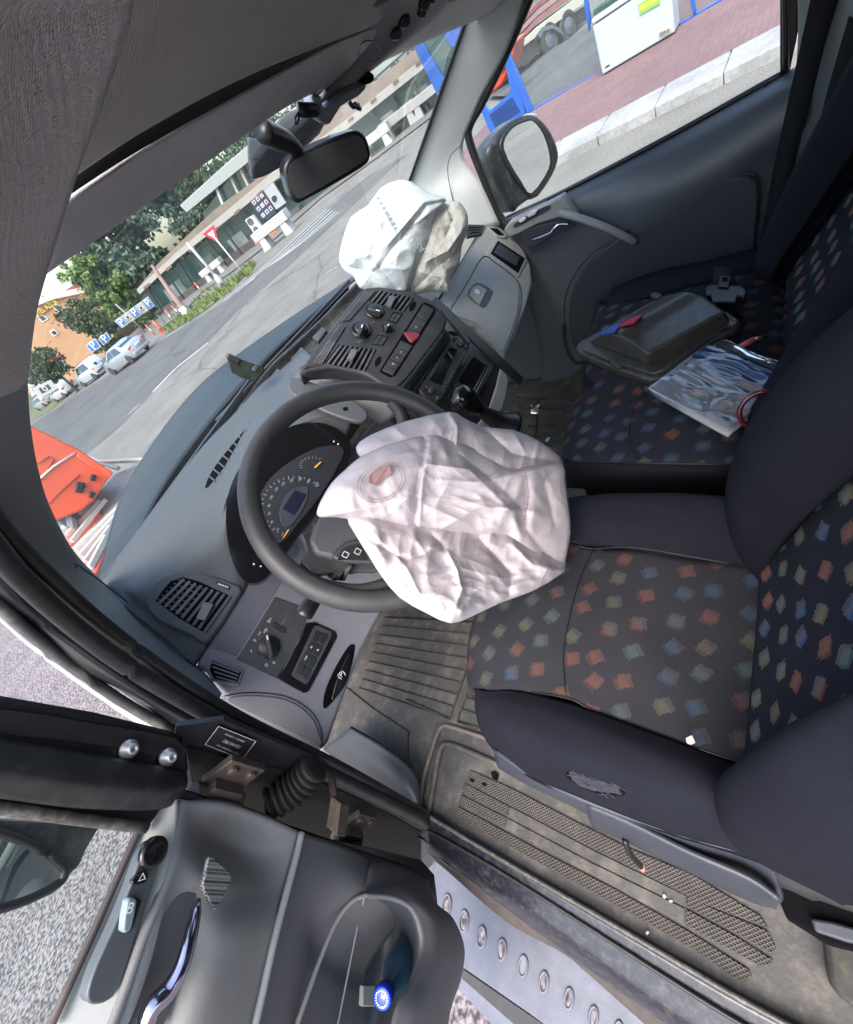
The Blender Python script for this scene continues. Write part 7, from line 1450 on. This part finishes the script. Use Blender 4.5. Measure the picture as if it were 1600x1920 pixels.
slab('wall', OB, [(50, 712), (112, 668), (130, 690), (60, 745)], -4, 0, mat('white wall', (.55, .55, .55), .8, var=.1), wb_, .02); slab('coping', OB, [(80, 688), (112, 664), (116, 669), (84, 694)], -4, .2, mat('red coping', (.35, .05, .05), .6), wb_, 0)
# parking banners on the fence
def banner(q_, s, blue, label):
    c = U(*((Vector(q_[2]) + Vector(q_[3])) / 2), 'y', 50); pl = PL(c, (-.75, -.66, 0)); t = thing('parking_banner', label, 'banner', c, 'parking banners on the fence')
    slab('panel', pl, q_, -.05, .0, mat('banner white', (.38, .39, .40), .6) if 'banner white' not in MATS else MATS['banner white'], t, 0)
    v = [Vector(p) for p in q_]; cc = sum(v, Vector((0, 0))) / 4; sh = .22 if blue else .5
    slab('field', pl, [p.lerp(cc, sh) for p in v], .0, .02, (mat('parking blue', (.03, .14, .42), .5) if 'parking blue' not in MATS else MATS['parking blue']) if blue else MATS['dark plastic'], t, 0)
    d = (v[1] - v[0]).normalized(); text('print', s, pl, tuple(cc - d * 3), tuple(cc + d * 3), 1.0 if blue else .55, white_m if blue else white_m, t, .03)
bq = lambda i, n=5: [Vector((214, 602)).lerp(Vector((278, 555)), i / n), Vector((214, 602)).lerp(Vector((278, 555)), (i + .94) / n), Vector((229, 615)).lerp(Vector((291, 573)), (i + .94) / n), Vector((229, 615)).lerp(Vector((291, 573)), i / n)]
for i, (s, b_, lb) in enumerate((('P', 1, 'blue parking banner at the left end of the fence'), ('O', 0, 'white banner with a dark emblem left of the middle blue banner'), ('P', 1, 'middle blue parking banner with a white letter'), ('O', 0, 'white banner with a dark emblem right of the middle blue banner'), ('P', 1, 'blue banner at the kiosk end of the fence'))):
    banner([tuple(v) for v in bq(i)], s, b_, lb)
banner([(60, 728), (95, 712), (108, 728), (74, 748)], 'O', 0, 'white banner with a dark emblem low beside the white hatchback')
banner([(160, 648), (178, 634), (190, 650), (172, 662)], 'P', 1, 'blue banner above the roof of the white sport utility car')
banner([(184, 636), (200, 622), (208, 636), (194, 648)], 'P', 1, 'blue banner just right of the one over the sport utility car')
# kiosk
KF = PL((31.8, 35.6, 0), (-.93, -.37, 0)); kd2 = Vector((-.37, .93, 0))
ks = thing('glass_kiosk', 'long glass fronted kiosk under a striped canopy across the road', 'kiosk', KF.at(500, 450))
dkw = mat('kiosk plinth', (.08, .07, .065), .8, var=.5, vscale=1.2); kg = mat('kiosk window glass', (.035, .07, .065), .06, spec=1, var=.8, vscale=.5)
slab('back_wall', KF, [(262, 560), (470, 375), (640, 250), (800, 120), (880, 60), (900, 150), (830, 205), (640, 335), (500, 455), (390, 530), (318, 590)], -5, -.6, kg, ks, 0)
slab('plinth', KF, [(300, 582), (330, 560), (400, 505), (500, 425), (560, 385), (566, 400), (500, 455), (390, 532), (320, 592)], -.5, .0, dkw, ks, .02)
wf = MATS['rail grey']
posts = [((276, 540), (306, 585)), ((312, 512), (345, 560)), ((335, 492), (370, 545)), ((362, 470), (398, 522)), ((388, 450), (428, 500)), ((418, 428), (455, 478)), ((450, 402), (488, 450)), ((560, 320), (590, 372)), ((600, 290), (632, 345)), ((690, 205), (740, 260)), ((730, 175), (770, 235)), ((770, 150), (806, 210)), ((800, 120), (838, 185))]
for a_, b_ in posts: MB().bar(KF.at(*a_, .05), KF.at(*b_, .05), .16, .12, KF.n).build('post', dark_m, ks)
for i, q_ in enumerate(([(306, 545), (335, 522), (352, 545), (322, 568)], [(372, 492), (395, 474), (412, 496), (388, 514)], [(425, 452), (452, 432), (470, 456), (445, 476)], [(640, 282), (680, 250), (700, 275), (660, 305)], [(712, 222), (735, 205), (755, 232), (735, 250)], [(775, 172), (800, 155), (815, 180), (795, 198)])):
    slab('reflection_pane', KF, q_, -.58, -.5, mat('pane reflection %d' % i, ((.16, .22, .20), (.10, .14, .12), (.2, .24, .24), (.13, .2, .18), (.22, .25, .25), (.16, .2, .2))[i], .1, var=.7, vscale=.8), ks, 0)  # coloured panels painted as reflections on the kiosk glass
cn = thing('canopy_roof', 'white and brown striped canopy roof running along the kiosk front', 'canopy', KF.at(400, 440)); CF = KF.off(2.0); cr_m = mat('canopy white', (.33, .32, .30), .7, var=.1, vscale=1); brn = mat('canopy brown', (.16, .11, .09), .7)
slab('fascia', CF, [(256, 543), (330, 474), (460, 366), (512, 322), (640, 232), (780, 120), (900, 15), (904, 28), (785, 136), (645, 247), (515, 339), (465, 382), (332, 486), (262, 552)], -.3, 0, cr_m, cn, .02)
m_ = MB()
for i in range(30):
    t = (i + .2) / 30; P0 = Vector((262, 541)).lerp(Vector((900, 18)), t); d = Vector((.77, -.64))
    if i % 2 == 0: m_.slab(CF, [P0 + Vector((2, 1)), P0 + d * 13 + Vector((2, 1)), P0 + d * 13 + Vector((4, 6)), P0 + Vector((4, 6))], .0, .06)
m_.build('dark_stripe', brn, cn)
slab('roof_slope', KF.off(.5), [(256, 543), (300, 490), (400, 395), (470, 345), (560, 270), (700, 155), (800, 75), (880, 5), (900, 15), (780, 120), (640, 232), (512, 322), (460, 366), (330, 474)], -3, -.1, mat('brown roof', (.22, .18, .15), .8, var=.4, vscale=.6), cn, 0)
# upper building
ub = thing('office_building', 'two storey building with white slabs and green glass behind the kiosk', 'building', KF.at(430, 380, -8)); UB = KF.off(-7)
slab('glass_wall', UB, [(380, 400), (398, 440), (470, 395), (560, 320), (600, 200), (520, 240), (440, 320)], -8, -.4, mat('green office glass', (.07, .13, .13), .08, spec=.9, var=.5, vscale=.4), ub, 0)
slab('white_slab', UB, [(337, 385), (350, 399), (440, 325), (540, 245), (600, 190), (590, 175), (520, 225), (420, 310)], -8, .6, mat('white slab', (.36, .38, .38), .7), ub, .05)
for a_, b_ in (((405, 350), (425, 400)), ((432, 330), (455, 380)), ((450, 315), (474, 365)), ((470, 295), (498, 345))): MB().bar(UB.at(*a_, .1), UB.at(*b_, .1), .25, .2, UB.n).build('mullion', paper_m if a_[0] == 405 else wf, ub)
pv = thing('glass_pavilion', 'tall glass pavilion with a dark truss roof near the windscreen pillar', 'building', KF.at(760, 120, -2)); PV = KF.off(-2.5)
slab('glass_wall', PV, [(690, 130), (770, 70), (860, 0), (870, 60), (830, 190), (800, 210), (740, 230), (700, 170)], -6, 0, mat('pavilion glass', (.24, .30, .29), .12, spec=.8, var=.4, vscale=.5), pv, 0)
m_ = MB(); 
for a_, b_ in (((700, 150), (790, 70)), ((712, 168), (800, 92)), ((700, 150), (735, 148)), ((735, 120), (735, 148)), ((735, 120), (765, 122)), ((765, 92), (765, 122)), ((765, 92), (795, 96)), ((745, 112), (770, 165)), ((775, 88), (800, 140))): m_.bar(PV.at(*a_, .3), PV.at(*b_, .3), .12, .12, PV.n)
m_.build('truss', dark_m, pv)
bs_ = slab('blue_sign', PV.off(.6), [(762, 122), (776, 116), (790, 136), (776, 142)], 0, .2, blue_m, pv, 0); text('sign_print', 'K', PV.off(.6), (770, 134), (782, 124), 1.2, white_m, bs_, .22)
# menu board, coffee poster, air conditioner
mb_ = thing('menu_board', 'dark menu board with nine small food pictures on the kiosk front', 'sign', KF.at(490, 390, .3))
slab('board', KF, [(466, 374), (492, 352), (518, 398), (502, 412), (488, 410)], .1, .3, mat('board navy', (.04, .05, .09), .5), mb_, 0)
pc_ = [mat('food print a', (.35, .1, .12), .5), mat('food print b', (.1, .14, .35), .5), mat('food print c', (.45, .42, .4), .5)]
for i in range(3):
    for j in range(3):
        c = Vector((474, 379)).lerp(Vector((488, 366)), i / 2) + Vector((8.5, 12)) * j * 1.0 + Vector((2, 0)); fr_ = slab('picture', KF, [c + Vector(v) for v in ((-4, 0), (0, -5), (5, 1), (1, 6))], .3, .34, paper_m, mb_, 0); slab('photo', KF, [c + Vector(v) * .6 + Vector((.2, .2)) for v in ((-4, 0), (0, -5), (5, 1), (1, 6))], .34, .36, pc_[(i + j) % 3], fr_, 0)
cp2 = thing('coffee_poster', 'pale coffee poster with a dark cup beside the menu board', 'poster', KF.at(512, 370, .3))
slab('poster', KF, [(490, 350), (510, 338), (536, 380), (518, 393)], .1, .3, mat('poster pale', (.42, .46, .5), .5), cp2, 0); slab('cup', KF, [(509, 372), (514, 366), (519, 370), (518, 378), (513, 379)], .3, .34, dark_m, cp2, 0, sm=2)
ac_ = thing('air_conditioner', 'white twin fan air conditioner standing left of the concrete tables by the kiosk', 'air conditioner', KF.at(480, 425, .8)); AC = KF.off(1.0)
slab('cabinet', AC, [(459, 413), (474, 404), (495, 432), (490, 442), (478, 440)], -.4, 0, paper_m, ac_, .03)
for x, y in ((470, 416), (481, 431)): MB().lathe(AC.at(x, y, .0), AC.n, [(0, .30), (.04, .30), (.04, .24), (.02, .05)], 18).build('fan', galv_m, ac_)
# white concrete picnic tables
def ctable(c, label, s=1.0):
    t = thing('concrete_table', label, 'table', (0, 0, 0), 'white concrete tables in front of the kiosk'); u = kd2 * 1.0; v = Vector((u.y, -u.x, 0))
    MB().box(c + Vector((0, 0, .80 * s)), u * 1.25 * s, v * .35 * s, (0, 0, .22 * s)).build('top', MATS['concrete white'], t, bev=.03)
    for k in (-1, 1): MB().prism([c + u * k * .8 * s + v * a * .32 * s + u * b * .18 * s + Vector((0, 0, .58 * s)) for a, b in ((-1, -1), (1, -1), (1, 1), (-1, 1))], [c + u * k * .85 * s + v * a * .38 * s + u * b * .28 * s for a, b in ((-1, -1), (1, -1), (1, 1), (-1, 1))]).build('leg', MATS['concrete white'], t, bev=.02)
    return t
mat('concrete white', (.38, .38, .375), .8, var=.15, vscale=2)
for (x, y), lb, s in (((527, 450), 'white concrete table standing below the menu board', 1.25), ((410, 517), 'white concrete table behind the yield sign post', 1.1), ((712, 285), 'white concrete table just right of the rear view mirror', 1.2), ((757, 247), 'white concrete table between the mirror and the windscreen pillar', 1.25), ((812, 205), 'white concrete table nearest the windscreen pillar', 1.2)):
    p = g(x, y)
    if x == 672: p = g(700, 415)
    ctable(p, lb, s)
# posts, signs, cone, bollards
def pole(name, b, h, r, m, label, cat, lean=None, grp=None):
    t = thing(name, label, cat, b, grp); MB().tube([b, b + Vector((0, 0, h))], [r, r], 10).build('pole', m, t, True); return t
ys = pole('yield_sign', g(456, 511), 2.7, .045, paper_m, 'red and white yield sign on a thin pale post before the kiosk', 'road sign'); c = g(456, 511) + Vector((0, 0, 2.55)); v = Vector((.93, -.37, 0)); vv = Vector((0, -.0, 1)); YP = Vector((-.6, -.8, 0)); hx = Vector((.8, -.6, 0))
prism('plate', [c + hx * .5 + vv * .42, c - hx * .5 + vv * .42, c - vv * .42], [c + hx * .5 + vv * .42 - YP * .03, c - hx * .5 + vv * .42 - YP * .03, c - vv * .42 - YP * .03], mat('sign red', (.55, .03, .06), .5), ys)
c2 = c + YP * .015; prism('white_centre', [c2 + hx * .24 + vv * .27, c2 - hx * .24 + vv * .27, c2 - vv * .15], [q_ - YP * .01 for q_ in (c2 + hx * .24 + vv * .27, c2 - hx * .24 + vv * .27, c2 - vv * .15)], white_m, ys)
lp = pole('lamp_post', g(420, 536), 3.2, .10, mat('white post', (.4, .4, .4), .6), 'white post with a tapered foot on the grass verge', 'post'); MB().lathe(g(420, 536), (0, 0, 1), [(0, .3), (.5, .22), (.9, .1)], 12).build('foot', MATS['white post'], lp, True)
pole('lamp_post', g(272, 622), 3.4, .07, MATS['white post'], 'thin white post behind the traffic cone', 'post')
ut = thing('tree_stump', 'leaning bare tree trunk with a whitewashed foot on the verge', 'tree trunk', g(350, 592)); MB().tube([g(352, 590), U(318, 545, 'y', 37), U(285, 497, 'y', 37.5)], [.26, .17, .12], 9).build('trunk', mat('pinkish bark', (.24, .15, .13), .9, var=.4, vscale=4), ut, True); MB().lathe(g(352, 590), (0, 0, 1), [(-.1, .34), (.6, .25)], 10).build('whitewash', white_m, ut, True)
cone_p = g(307, 622); cn_ = thing('traffic_cone', 'orange traffic cone at the corner of the grass verge', 'cone', cone_p); cm = mat('cone orange', (.75, .12, .05), .5)
MB().box(cone_p + Vector((0, 0, .03)), (.28, 0, 0), (0, .28, 0), (0, 0, .03)).build('base', cm, cn_, bev=.01); MB().lathe(cone_p + Vector((0, 0, .06)), (0, 0, 1), [(0, .22), (.95, .05)], 16).build('cone_body', cm, cn_, True); MB().lathe(cone_p + Vector((0, 0, .4)), (0, 0, 1), [(0, .16), (.2, .12)], 16).build('white_band', white_m, cn_, True)
for i, (x, y) in enumerate(((292, 628), (328, 602), (340, 592), (380, 548))):
    b = g(x, y); t = thing('bollard', ['red and white bollard left of the traffic cone', 'red and white bollard just right of the traffic cone', 'thin red and white bollard beside the leaning trunk', 'red and white bollard by the kiosk pavement'][i], 'bollard', b, 'red and white bollards on the verge')
    MB().tube([b, b + Vector((0, 0, .95))], .05, 8).build('post', cm, t, True); MB().tube([b + Vector((0, 0, .35)), b + Vector((0, 0, .6))], .054, 8).build('white_band', white_m, t, True)
rl2 = thing('guard_rail', 'low grey pipe railing on the verge beside the leaning trunk', 'railing', g(330, 600))
for k in range(4): b = g(298 + k * 14, 618 - k * 11); MB().tube([b, b + Vector((0, 0, .9))], .04, 6).build('post', galv_m, rl2, True)
MB().tube([g(298, 618, .9), g(340, 585, .9)], .04, 6).build('rail', galv_m, rl2, True)
# red car and delivery trucks near the shop gate, low blue wheelchair board left out of view
rc = thing('red_van', 'red panelled vehicle parked behind the blue louvred gate', 'van', SF.at(900, 150, -4)); slab('body', SF.off(-4), [(905, 190), (915, 120), (942, 92), (965, 80), (960, 120), (940, 160)], -1, 0, mat('vivid red paint', (.5, .05, .03), .35), rc, .05)
slab('body_band', SF.off(-4), [(908, 178), (918, 140), (950, 118), (948, 128), (925, 150)], 0, .05, dark_m, rc, 0)
